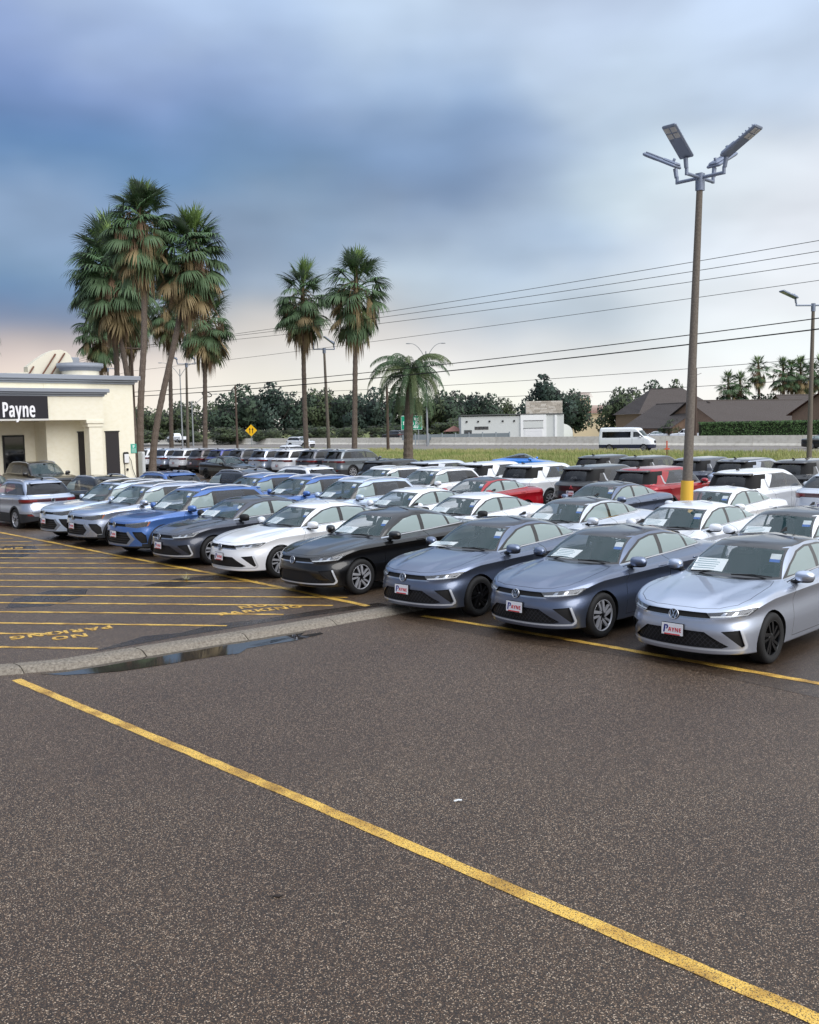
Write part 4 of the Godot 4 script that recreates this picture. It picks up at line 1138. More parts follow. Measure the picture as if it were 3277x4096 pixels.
func build_ground() -> void:
	var rng := RandomNumberGenerator.new()
	rng.seed = 21
	var C := FastNoiseLite.TYPE_CELLULAR
	var S := FastNoiseLite.TYPE_SIMPLEX_SMOOTH
	var stones := noise_tex(C, 0.21, [0.0, grey(32, 4), 0.18, grey(49, 6), 0.42, grey(63, 7), 0.62, Color8(84, 68, 55), 0.74, grey(88, 8), 0.85, Color8(123, 103, 84), 0.92, Color8(165, 151, 134), 0.97, Color8(227, 217, 205), 1.0, Color8(240, 240, 235)], 2048)
	var bumps := noise_tex(C, 0.21, [], 2048, true, 1, 5.0)
	var stains := noise_tex(S, 0.006, [0.0, Color8(214, 206, 200), 0.3, Color8(234, 228, 222), 0.6, Color8(248, 244, 238), 1.0, Color8(255, 252, 246)], 1024, false, 6, 4.0, 8)
	M.asphalt = world_mat(stones, 2.5, 0.48, stains, 31.0, bumps, 0.55)
	M.asphalt.albedo_color = Color8(236, 222, 206)
	M.asphalt_soaked = world_mat(stones, 2.5, 0.12, stains, 23.0, bumps, 0.25)
	M.asphalt_soaked.albedo_color = Color8(150, 138, 126)
	M.asphalt_damp = world_mat(stones, 2.5, 0.40, stains, 31.0, bumps, 0.5)
	M.asphalt_damp.albedo_color = Color8(232, 216, 198)
	M.asphalt_wet = world_mat(stones, 2.5, 0.33, stains, 23.0, bumps, 0.45)
	M.asphalt_wet.albedo_color = Color8(204, 192, 180)
	var worn := noise_tex(C, 0.24, [0.0, Color8(66, 56, 44), 0.11, Color8(96, 78, 48), 0.17, Color8(206, 160, 64), 0.22, Color8(226, 178, 70), 0.5, Color8(238, 192, 82), 0.8, Color8(245, 206, 108), 1.0, Color8(226, 184, 92)], 1024, false, 1, 4.0, 5)
	var fade := noise_tex(S, 0.02, [0.0, Color8(160, 150, 138), 0.35, Color8(222, 214, 206), 0.6, Color8(255, 255, 255), 1.0, Color8(255, 255, 255)], 512, false, 4, 4.0, 14)
	M.line_paint = world_mat(worn, 1.3, 0.5, fade, 5.0, bumps, 0.4)
	var conc := noise_tex(S, 0.03, [0.0, Color8(86, 79, 69), 0.35, Color8(128, 119, 106), 0.6, Color8(150, 141, 128), 1.0, Color8(176, 168, 155)], 1024, false, 6, 4.0, 9)
	var pits := noise_tex(C, 0.12, [0.0, Color8(150, 148, 144), 0.1, Color8(215, 214, 212), 0.3, Color8(245, 245, 244), 1.0, Color8(255, 255, 255)], 1024, false, 1, 4.0, 4)
	M.concrete = world_mat(conc, 1.6, 0.8, pits, 0.7, bumps, 0.5)
	M.concrete_far = world_mat(noise_tex(S, 0.02, [0.0, Color8(196, 190, 178), 0.45, Color8(232, 226, 214), 1.0, Color8(243, 238, 228)], 512, false, 5), 6.0, 0.85)
	M.road = world_mat(noise_tex(S, 0.03, [0.0, Color8(112, 105, 98), 0.5, Color8(130, 123, 116), 1.0, Color8(146, 139, 131)], 512, false, 5), 9.0, 0.7)
	M.grass_ground = world_mat(noise_tex(S, 0.04, [0.0, Color8(66, 76, 38), 0.4, Color8(98, 110, 56), 0.6, Color8(124, 128, 70), 1.0, Color8(150, 144, 92)], 512, false, 5, 4.0, 17), 7.0, 0.95)
	var earth := Soup.new()
	earth.quad(Vector3(-1600, -0.05, 60), Vector3(1600, -0.05, 60), Vector3(1600, -0.05, -1700), Vector3(-1600, -0.05, -1700), Vector3.UP)
	struct("ground", earth, M.grass_ground)
	struct("parking_lot", rb_sheet([-22, -40, -22, 43.5, 44, 43.5, 44, 45.5, 100, 45.5, 100, -40], 0.0), M.asphalt)
	# the fire lane beyond the kerb lies a little higher
	struct("fire_lane", rb_sheet([13.5, -6.0, 13.25, -2.0, 13.0, 1.5, 12.76, 4.57, 12.40, 5.32, 12.24, 6.75, 12.0, 8.71, 11.87, 10.2, 11.78, 11.35, 12.2, 12.6, 45, 12.6, 45, -6.0], 0.055), M.asphalt_damp)
	# kerb, in lengths with open joints
	var front := [[13.2, -6.0], [12.95, -2.0], [12.70, 1.5], [12.46, 4.57], [12.08, 5.32], [11.92, 6.75], [11.68, 8.71], [11.55, 10.2], [11.45, 11.4]]
	var k := Node3D.new()
	k.name = "kerb"
	k.set_meta("kind", "structure")
	add_child(k)
	var step := 1.55
	var b := -6.0
	while b < 11.3:
		var e := minf(b + step - 0.018, 11.35)
		var s := Soup.new()
		var n := 6
		var prev := []
		for i in n + 1:
			var bb := lerpf(b, e, float(i) / n)
			var r0 := 12.0
			for q in front.size() - 1:
				if bb >= front[q][1] and bb <= front[q + 1][1]: r0 = lerpf(front[q][0], front[q + 1][0], (bb - front[q][1]) / (front[q + 1][1] - front[q][1]))
			var wv := rng.randf_range(-0.012, 0.012)
			var now := [W(r0 + wv, bb, -0.02), W(r0 + 0.13 + wv, bb, 0.060 + rng.randf_range(-0.006, 0.004)), W(r0 + 0.20, bb, 0.078 + rng.randf_range(-0.004, 0.004)), W(r0 + 0.40, bb, 0.076), W(r0 + 0.50 + rng.randf_range(-0.03, 0.03), bb, 0.04)]
			if prev.size():
				for j in 4: s.quad(prev[j], now[j], now[j + 1], prev[j + 1], Vector3(0.3, 1, 0.3))
			else:
				for j in 3: s.flat(now[0], now[j + 1], now[j + 2], -BD)
			prev = now
		for j in 3: s.flat(prev[0], prev[j + 1], prev[j + 2], BD)
		obj("kerb_stone", s, M.concrete, k)
		b += step
	# standing water along the kerb
	M.water = mat(Color8(58, 54, 50), 0.03)
	M.water.metallic_specular = 0.7
	var pd := thing("puddle", "shallow rain puddle along the foot of the concrete kerb", "puddle", W(11.7, 6.5))
	var outline := [4.95, 12.20, 5.27, 12.08, 5.6, 12.06, 5.91, 12.03, 6.3, 11.99, 6.64, 11.95, 7.0, 11.90, 7.38, 11.86, 7.9, 11.79, 8.3, 11.74, 8.9, 11.66, 8.6, 11.42, 8.2, 11.38, 7.9, 11.30, 7.6, 11.34, 7.35, 11.16, 7.1, 11.26, 6.8, 11.32, 6.45, 11.36, 6.1, 11.42, 5.75, 11.50, 5.45, 11.66, 5.15, 11.86]
	var wp := PackedVector3Array()
	for i in range(0, outline.size(), 2): wp.append(W(outline[i + 1], outline[i], 0.005) - pd.position)
	obj("water", sheet(wp), M.water, pd)
	var p2 := thing("puddle", "thin grey puddle at the end of the kerb, nearest the dark sedan", "puddle", W(11.3, 8.3))
	wp = PackedVector3Array()
	for q in [[11.47, 7.72], [11.52, 8.15], [11.45, 8.6], [11.40, 8.97], [11.29, 8.95], [11.23, 8.35], [11.32, 7.85]]: wp.append(W(q[0], q[1], 0.005) - p2.position)
	obj("water", sheet(wp), M.water, p2)
	# darker, wetter asphalt where the cars drip and along the gutter
	for q in [[[2.0, 10.9, 4.5, 10.5, 7.0, 10.75, 9.0, 10.4, 11.2, 10.5, 11.3, 11.5, 11.3, 17.0, 2.0, 17.0], 0.0025]]:
		struct("wet_pavement", rb_sheet(q[0], q[1]), M.asphalt_wet)
	struct("wet_pavement", rb_sheet([12.25, 9.4, 12.15, 10.5, 14.0, 10.75, 17.5, 10.7, 20.0, 10.85, 24.0, 11.0, 32.0, 11.3, 32.0, 12.5, 12.3, 12.5], 0.0575), M.asphalt_wet)
	struct("wet_pavement", rb_sheet([12.62, 5.9, 12.55, 7.2, 12.45, 8.6, 12.25, 9.9, 12.05, 11.0, 12.35, 11.0, 12.62, 9.9, 12.72, 8.8, 12.95, 8.1, 12.80, 7.4, 13.0, 6.9, 12.75, 6.2], 0.0575), M.asphalt_soaked)
	struct("wet_pavement", rb_sheet([16.6, 7.0, 17.0, 6.4, 17.9, 6.9, 18.3, 7.8, 17.8, 8.3, 17.1, 7.9], 0.0575), M.asphalt_soaked)
	struct("wet_pavement", rb_sheet([16.7, 9.6, 17.3, 9.2, 17.6, 10.1, 17.3, 11.2, 16.6, 11.0], 0.0580), M.asphalt_soaked)
	struct("wet_pavement", rb_sheet([23.5, 9.2, 24.2, 8.6, 26.8, 10.2, 26.4, 10.8, 24.6, 10.2], 0.0575), M.asphalt_soaked)
	# painted lines
	var yl := func(called: String, label: String, pts: Array, w: float, y: float, wear := 0.1) -> void:
		var p := PackedVector3Array()
		for i in range(0, pts.size(), 2): p.append(W(pts[i], pts[i + 1], y))
		var o := obj(called, line_mesh(p, w, rng, wear), M.line_paint)
		o.set_meta("kind", "structure")
	yl.call("painted_line", "", [12.12, 4.64, 6.55, 4.72, 1.98, 4.75, -4.0, 4.80], 0.118, 0.004, 0.05)
	yl.call("painted_line", "", [11.13, 10.89, 9.59, 11.0, 8.26, 11.03, 4.7, 11.08, 0.0, 11.1], 0.125, 0.0065)
	yl.call("painted_line", "", [34.0, 11.55, 30.4, 11.4, 26.14, 11.27, 22.55, 11.12, 19.99, 11.06, 17.44, 11.0, 15.0, 10.86, 12.25, 10.68], 0.13, 0.0615)
	for i in 18:
		# n.(r, b) is constant along a stripe
		var c := 12.60 + 0.845 * i + 0.05 * sin(i * 2.3)
		var d := Vector2(-0.79, 0.61)
		var o := Vector2(0.61, 0.79) * c
		var t1 := (11.0 - o.y) / 0.61
		var p1 := o + d * t1
		if p1.x < 12.75:
			t1 = (o.x - 12.75) / 0.79
			p1 = o + d * t1
		var t0 := (-3.0 - o.y) / 0.61
		var p0 := o + d * t0
		if i == 1 or i == 2:
			# broken by the lettering
			var cut_at := 6.75 if i == 1 else 9.0
			var gap := 0.75 if i == 1 else 0.85
			var s0 := (cut_at - gap - o.y) / 0.61
			var s1 := (cut_at + gap - o.y) / 0.61
			var a0 := o + d * s0
			var a1 := o + d * minf(s1, t1)
			yl.call("painted_stripe", "", [p0.x, p0.y, a0.x, a0.y], 0.095, 0.0595, 0.16)
			if s1 < t1: yl.call("painted_stripe", "", [a1.x, a1.y, p1.x, p1.y], 0.095, 0.0595, 0.16)
		else:
			yl.call("painted_stripe", "", [p0.x, p0.y, p1.x, p1.y], 0.095, 0.0595, 0.16)
	var n1 := thing("pavement_lettering", "yellow no parking wording painted in front of the black sedan", "road marking", W(13.3, 9.2, 0.057))
	flat_text("lettering", "PARKING", W(13.36, 9.24, 0.004) - W(13.3, 9.2), BD + RD * -0.33, 1.42, 0.24, M.line_paint, n1)
	flat_text("lettering", "NO", W(13.75, 9.36, 0.004) - W(13.3, 9.2), BD + RD * -0.33, 0.48, 0.24, M.line_paint, n1)
	var n2 := thing("pavement_lettering", "yellow no parking wording painted close to the kerb, upside down from here", "road marking", W(14.2, 6.2, 0.057))
	flat_text("lettering", "PARKING", W(14.22, 6.18, 0.004) - W(14.2, 6.2), -BD + RD * 0.27, 1.48, 0.24, M.line_paint, n2)
	flat_text("lettering", "NO", W(13.82, 6.12, 0.004) - W(14.2, 6.2), -BD + RD * 0.27, 0.5, 0.24, M.line_paint, n2)
	var n3 := thing("pavement_lettering", "yellow no parking wording painted far off, before the silver tailgate", "road marking", W(26.2, 9.9, 0.057))
	flat_text("lettering", "PARKING", W(26.0, 9.55, 0.004) - W(26.2, 9.9), BD + RD * -0.35, 1.45, 0.26, M.line_paint, n3)
	flat_text("lettering", "NO", W(26.45, 9.5, 0.004) - W(26.2, 9.9), BD + RD * -0.35, 0.5, 0.26, M.line_paint, n3)
	# the highway and its verge
	struct("verge", rb_sheet([-40, 43.7, 43.8, 43.7, 43.8, 45.7, 260, 45.7, 260, 86.0, 97.8, 86.0, 64, 87.0, 38, 86.3, -40, 86.3], -0.02), M.grass_ground)
	struct("highway", rb_sheet([-60, 86.2, 38, 86.2, 64, 87.0, 98, 86.0, 330, 86.0, 330, 127, 174, 116.2, 109, 111.5, 48, 107.3, -60, 100], 0.0), M.road)
	struct("far_carriageway", rb_sheet([-60, 101.4, 48, 108.7, 109, 112.9, 174, 117.6, 330, 128.4, 330, 160, 120, 134, -60, 122], 0.02), M.road)
	M.lane_white = mat(Color8(214, 210, 202), 0.7)
	for bb in [92.5, 97.5, 102.5]:
		var r := -10.0
		while r < 170.0:
			var s := Soup.new()
			s.quad(W(r, bb, 0.006), W(r + 3.0, bb + 0.1, 0.006), W(r + 3.0, bb + 0.26, 0.006), W(r, bb + 0.16, 0.006), Vector3.UP)
			obj("lane_dash", s, M.lane_white).set_meta("kind", "structure")
			r += 12.0
	var el := Soup.new()
	el.quad(W(-40, 89.0, 0.006), W(260, 89.2, 0.006), W(260, 89.36, 0.006), W(-40, 89.16, 0.006), Vector3.UP)
	obj("edge_line", el, M.lane_white).set_meta("kind", "structure")
	# long grass on the verge
	var blade := Soup.new()
	for i in 9:
		var a := rng.randf() * TAU
		var h := rng.randf_range(0.25, 0.6)
		var o := Vector3(rng.randf_range(-0.25, 0.25), 0, rng.randf_range(-0.25, 0.25))
		var e := Vector3(cos(a), 0, sin(a))
		var l := Vector3(-e.z, 0, e.x) * rng.randf_range(-0.25, 0.25) + Vector3(0, h, 0)
		blade.flat(o - e * 0.03, o + e * 0.03, o + l, Vector3(0, 0.3, 1))
	M.grass_blade = mat(Color.WHITE, 0.9)
	M.grass_blade.vertex_color_use_as_albedo = true
	M.grass_blade.backlight_enabled = true
	M.grass_blade.backlight = Color(0.6, 0.6, 0.6)
	var mm := MultiMesh.new()
	mm.transform_format = MultiMesh.TRANSFORM_3D
	mm.use_colors = true
	mm.mesh = blade.mesh()
	var spots := []
	var patch := FastNoiseLite.new()
	patch.seed = 3; patch.frequency = 0.09
	for i in 16000:
		var r := rng.randf_range(12, 120)
		var b2 := rng.randf_range(44.5, 85.5)
		if r > 44 and b2 < 46.5: continue
		var p := W(r, b2, -0.03)
		if absf(p.x / p.z) > 0.55: continue
		spots.append(p)
	mm.instance_count = spots.size()
	for i in spots.size():
		var p: Vector3 = spots[i]
		var v := patch.get_noise_2d(p.x, p.z)
		var sc := rng.randf_range(0.6, 1.15) * (1.0 + 0.5 * v)
		mm.set_instance_transform(i, Transform3D(Basis(Vector3.UP, rng.randf() * TAU).scaled(Vector3(sc * 1.3, sc, sc * 1.3)), p))
		var c := Color(0.24, 0.31, 0.09).lerp(Color(0.50, 0.46, 0.22), clampf(0.4 + 1.1 * v + rng.randf_range(-0.3, 0.3), 0.0, 1.0))
		mm.set_instance_color(i, c)
	var gi := MultiMeshInstance3D.new()
	gi.name = "long_grass"
	gi.multimesh = mm
	gi.material_override = M.grass_blade
	add_child(gi)
	gi.set_meta("kind", "stuff"); gi.set_meta("label", "long green and straw coloured grass on the verge before the highway"); gi.set_meta("category", "grass")
	# small things lying about
	var scrap := Soup.new()
	scrap.box(Transform3D(Basis(Vector3.UP, 0.5), Vector3(0, 0.008, 0)), Vector3(0.055, 0.008, 0.014))
	scrap.box(Transform3D(Basis.from_euler(Vector3(0.2, -0.2, 0.1)), Vector3(0.03, 0.011, 0.006)), Vector3(0.022, 0.007, 0.014))
	tag(obj("paper_scrap", scrap, M.paper), "crumpled white paper scrap alone on the open asphalt", "litter").position = Vector3(0.345, 0.004, -7.72)
	var leaf := Soup.new()
	leaf.prism(pv([-0.045, 0, 0, 0.016, 0.05, 0.004, 0.01, -0.014]), 0.004, Transform3D(Basis(Vector3.RIGHT, -PI * 0.5), Vector3.ZERO))
	tag(obj("fallen_leaf", leaf, mat(Color8(40, 30, 24), 0.8)), "small dark curled leaf beside the long yellow line", "leaf").position = Vector3(-0.93, 0.006, -6.15)
	var weed := thing("weed_tuft", "small pale spiky weed growing through the striped asphalt", "weed", W(17.25, 10.15, 0.055))
	for i in 16:
		var s := Soup.new()
		var a := TAU * i / 16.0 + rng.randf() * 0.3
		var e := Vector3(cos(a), 0, sin(a))
		var l := e * rng.randf_range(0.12, 0.24) + Vector3(0, rng.randf_range(0.08, 0.2), 0)
		s.flat(Vector3(-e.z, 0, e.x) * 0.012, Vector3(e.z, 0, -e.x) * 0.012, l, Vector3.UP)
		obj("blade", s, mat(Color8(150, 148, 120), 0.9), weed)
# ---------------------------------------------------------------- plants
var frond_kinds := {}
# one fan frond that leaves the stem at an angle e above level; its own z axis points away from the trunk
func fan_frond(e: float, dead: bool, sd: int) -> ArrayMesh:
	var rng := RandomNumberGenerator.new()
	rng.seed = sd
	var s := Soup.new()
	var pts := PackedVector3Array()
	var lp := 1.0 if not dead else 1.05
	var p := Vector3.ZERO
	var ang := e
	for i in 5:
		pts.append(p)
		p += Vector3(0, sin(ang), cos(ang)) * lp / 4.0
		ang -= (0.16 if not dead else 0.42) * cos(ang) if ang > -1.5 else 0.0
	s.tube(pts, 0.028, 0.014, 4, false)
	var tip: Vector3 = pts[4]
	var d := (pts[4] - pts[3]).normalized()
	var n := 27 if not dead else 12
	for i in n:
		var f := (float(i) / (n - 1) - 0.5) * 2.0
		var phi := f * (1.75 if not dead else 0.7) + rng.randf_range(-0.06, 0.06)
		var dir := (d * cos(phi) + Vector3.RIGHT * sin(phi)).normalized()
		var fold := Vector3(0, -absf(f) * 0.25, 0)
		dir = (dir + fold).normalized()
		var l := (1.02 - 0.25 * absf(f)) * rng.randf_range(0.85, 1.08) * (1.0 if not dead else 1.05)
		var w := 0.038 if not dead else 0.024
		var side := dir.cross(Vector3.UP).normalized()
		if side.length() < 0.1: side = Vector3.RIGHT
		var a := tip
		var b := tip + dir * l * 0.55
		var droop := Vector3(0, -1, 0)
		var soft := 1.0 - 0.75 * clampf(e, 0.0, 1.0)
		var d2 := (dir * (0.75 if not dead else 0.3) + droop * (0.65 * soft if not dead else 1.0)).normalized()
		var c := b + d2 * l * 0.30
		var g := c + (d2 + droop * 0.9 * (soft if not dead else 1.4)).normalized() * l * (0.26 if not dead else 0.5)
		var up := side.cross(dir).normalized()
		s.quad(a - side * 0.006, a + side * 0.006, b + side * w, b - side * w, up)
		s.quad(b - side * w, b + side * w, c + side * w * 0.6, c - side * w * 0.6, up)
		s.flat(c - side * w * 0.6, c + side * w * 0.6, g, up)
	return s.mesh()

func feather_frond(e: float, length: float, sd: int) -> ArrayMesh:
	var rng := RandomNumberGenerator.new()
	rng.seed = sd
	var s := Soup.new()
	var pts := PackedVector3Array()
	var p := Vector3.ZERO
	var ang := e
	var n := 12
	for i in n + 1:
		pts.append(p)
		p += Vector3(0, sin(ang), cos(ang)) * length / n
		ang = maxf(ang - 0.19, -1.35)
	s.tube(pts, 0.035, 0.010, 4, false)
	for i in 46:
		var t := 0.12 + 0.88 * i / 45.0
		var k := minf(t * n, n - 0.001)
		var o := pts[int(k)].lerp(pts[int(k) + 1], k - int(k))
		var d := (pts[int(k) + 1] - pts[int(k)]).normalized()
		for sd2: float in [1.0, -1.0]:
			var dir := (Vector3.RIGHT * sd2 * 0.75 + d * 0.45 + Vector3(0, -0.35 + rng.randf_range(-0.25, 0.15), 0)).normalized()
			var l := 0.62 * (1.0 - 0.6 * absf(t - 0.45)) * rng.randf_range(0.85, 1.1)
			var b := o + dir * l * 0.5
			var c := b + (dir * 0.5 + Vector3(0, -0.85, 0)).normalized() * l * 0.6
			var w := d * 0.026
			s.quad(o - w * 0.6, o + w * 0.6, b + w, b - w, Vector3.UP)
			s.flat(b - w, b + w, c, Vector3.UP)
	return s.mesh()

func trunk_mesh(pts: PackedVector3Array, r0: float, r1: float, sd: int) -> Soup:
	var rng := RandomNumberGenerator.new()
	rng.seed = sd
	var curve := Curve3D.new()
	for i in pts.size():
		var t := (pts[mini(i + 1, pts.size() - 1)] - pts[maxi(i - 1, 0)]) * 0.2
		curve.add_point(pts[i], -t, t)
	var l := curve.get_baked_length()
	var n := int(l / 0.22)
	var s := Soup.new()
	var rings := []
	for i in n + 1:
		var f := float(i) / n
		var c := curve.sample_baked(l * f)
		var r := lerpf(r0, r1, pow(f, 0.6)) * (1.0 + (0.05 if i % 2 else -0.03)) + (0.10 * exp(-f * l / 0.6))
		var ring := []
		for k in 10:
			var a := TAU * k / 10.0
			ring.append(c + Vector3(cos(a), 0, sin(a)) * r * rng.randf_range(0.95, 1.05))
		rings.append([ring, c])
	for i in n:
		for k in 10:
			var a: Vector3 = rings[i][0][k]
			var b: Vector3 = rings[i][0][(k + 1) % 10]
			var c: Vector3 = rings[i + 1][0][(k + 1) % 10]
			var d: Vector3 = rings[i + 1][0][k]
			s.quad(a, b, c, d, (a + c) * 0.5 - rings[i][1])
	return s

func fan_palm(label: String, pts: Array, r0: float, size: float, full: float, sd: int, group := "tall fan palms by the lot", detail := 1.0) -> Node3D:
	if frond_kinds.is_empty():
		for e in [1.35, 0.95, 0.55, 0.15, -0.3, -0.75]: frond_kinds[e] = [fan_frond(e, false, int(e * 100) + 200), fan_frond(e, false, int(e * 100) + 700)]
		for e in [-0.2, -0.8, -1.3]: frond_kinds["dead%s" % e] = [fan_frond(e + 0.35, true, int(e * 100) + 300), fan_frond(e, true, int(e * 100) + 900)]
	var rng := RandomNumberGenerator.new()
	rng.seed = sd
	var base: Vector3 = pts[0]
	var t := thing("fan_palm", label, "palm tree", base, 0.0, group)
	var pp := PackedVector3Array()
	for p in pts: pp.append(p - base)
	obj("trunk", trunk_mesh(pp, r0, r0 * 0.72, sd), M.palm_bark, t)
	var top := pp[pp.size() - 1]
	var lean := (top - pp[pp.size() - 2]).normalized()
	var boots := Soup.new()
	boots.tube(PackedVector3Array([top - lean * 1.5 * size, top, top + lean * 0.7 * size]), r0 * 0.95, r0 * 0.5, 8)
	obj("crown_shaft", boots, M.palm_boot, t)
	var n := int(84 * full)
	var i := 0
	var turn := 0.0
	while i < n:
		var f := float(i) / n
		turn += 2.39996 + rng.randf_range(-0.25, 0.25)
		var keys := [1.35, 0.95, 0.55, 0.15, -0.3, -0.75]
		var h := (lerpf(0.22, -1.50, f) + rng.randf_range(-0.28, 0.28) * minf(1.0, f * 5.0)) * size
		var x := clampf(f * 6.4 - 0.2 + rng.randf_range(-1.15, 1.15), 0, 5)
		var o := MeshInstance3D.new()
		o.mesh = frond_kinds[keys[int(x)]][rng.randi() % 2]
		o.material_override = [M.frond_new, M.frond_a, M.frond_a, M.frond_b, M.frond_b, M.frond_c][int(x)] if rng.randf() < 0.75 else M.frond_b
		if f > 0.80 and rng.randf() < 0.5: o.material_override = M.frond_dry
		o.name = "frond"
		t.add_child(o, true)
		var sc := size * rng.randf_range(0.85, 1.12) * lerpf(0.74, 1.08, clampf(x / 2.5, 0.0, 1.0))
		o.transform = Transform3D(Basis.from_euler(Vector3(rng.randf_range(-0.22, 0.22), turn, rng.randf_range(-0.3, 0.3))).scaled(Vector3(sc, sc, sc)), top + lean * h)
		i += 1
	var nd := int(46 * full)
	for k in nd:
		turn += 2.39996 + rng.randf_range(-0.4, 0.4)
		var e: float = [-0.2, -0.2, -0.8, -1.3][rng.randi() % 4] if k < nd * 0.6 else -1.3
		var o := MeshInstance3D.new()
		o.mesh = frond_kinds["dead%s" % e][rng.randi() % 2]
		o.material_override = M.frond_dead if rng.randf() < 0.6 else M.frond_dry
		o.name = "dry_frond"
		t.add_child(o, true)
		var sc := size * rng.randf_range(0.85, 1.25)
		o.transform = Transform3D(Basis(Vector3.UP, turn).scaled(Vector3(sc, sc, sc)), top + lean * (lerpf(0.0, -1.6, float(k) / nd) + rng.randf_range(-0.35, 0.35)) * size)
	return t

func leaf_crown(sd: int, n_blobs: int, per: int, leaf: float) -> ArrayMesh:
	# a crown one unit high and about 1.3 wide, made of leaf clumps set in uneven lobes
	var rng := RandomNumberGenerator.new()
	rng.seed = sd
	var s := Soup.new()
	for b in n_blobs:
		var a := TAU * b / n_blobs * 2.4 + rng.randf()
		var rad := rng.randf_range(0.05, 0.46)
		var y := 0.22 + 0.55 * rng.randf() * (1.15 - rad)
		var c := Vector3(cos(a) * rad, y + 0.08, sin(a) * rad)
		var sz := Vector3(rng.randf_range(0.17, 0.30), rng.randf_range(0.12, 0.22), rng.randf_range(0.17, 0.30))
		for k in per:
			var d := Vector3(rng.randfn(), rng.randfn(), rng.randfn()).normalized()
			var p := c + d * sz * pow(rng.randf(), 0.35)
			var u := Vector3(rng.randfn(), rng.randfn() * 0.6, rng.randfn()).normalized()
			var v := u.cross(Vector3(rng.randfn(), rng.randfn(), rng.randfn()).normalized()).normalized()
			var l := leaf * rng.randf_range(0.6, 1.3)
			var nn := (d + Vector3(0, 0.35, 0)).normalized()
			var q := [p - u * l, p + v * l * 0.5, p + u * l, p - v * l * 0.5]
			s.tri(q[0], q[1], q[2], nn, nn, nn); s.tri(q[0], q[2], q[3], nn, nn, nn)
	return s.mesh()

var crowns := []
func leafy_tree(called: String, label: String, at: Vector3, h: float, w: float, sd: int, m: Material, group: String, low := 0.0) -> void:
	if crowns.is_empty():
		for i in 5: crowns.append(leaf_crown(40 + i, 17, 230, 0.040))
	var rng := RandomNumberGenerator.new()
	rng.seed = sd
	var t := thing(called, label, "tree", at, rng.randf() * TAU, group)
	var tr := Soup.new()
	tr.tube(PackedVector3Array([Vector3.ZERO, Vector3(0.1, h * 0.2, 0), Vector3(0.0, h * 0.45, 0.1)]), h * 0.035, h * 0.022, 7)
	for i in 4:
		var a := TAU * i / 4.0 + rng.randf()
		tr.tube(PackedVector3Array([Vector3(0.05, h * 0.22, 0), Vector3(cos(a) * w * 0.18, h * 0.42, sin(a) * w * 0.18), Vector3(cos(a) * w * 0.32, h * 0.62, sin(a) * w * 0.32)]), h * 0.018, h * 0.006, 5)
	obj("trunk", tr, M.bark, t)
	var c := obj("crown", crowns[sd % 5], m, t)
	c.transform = Transform3D(Basis.IDENTITY.scaled(Vector3(w / 1.3, h * (1.05 - low), w / 1.3)), Vector3(0, h * low, 0))

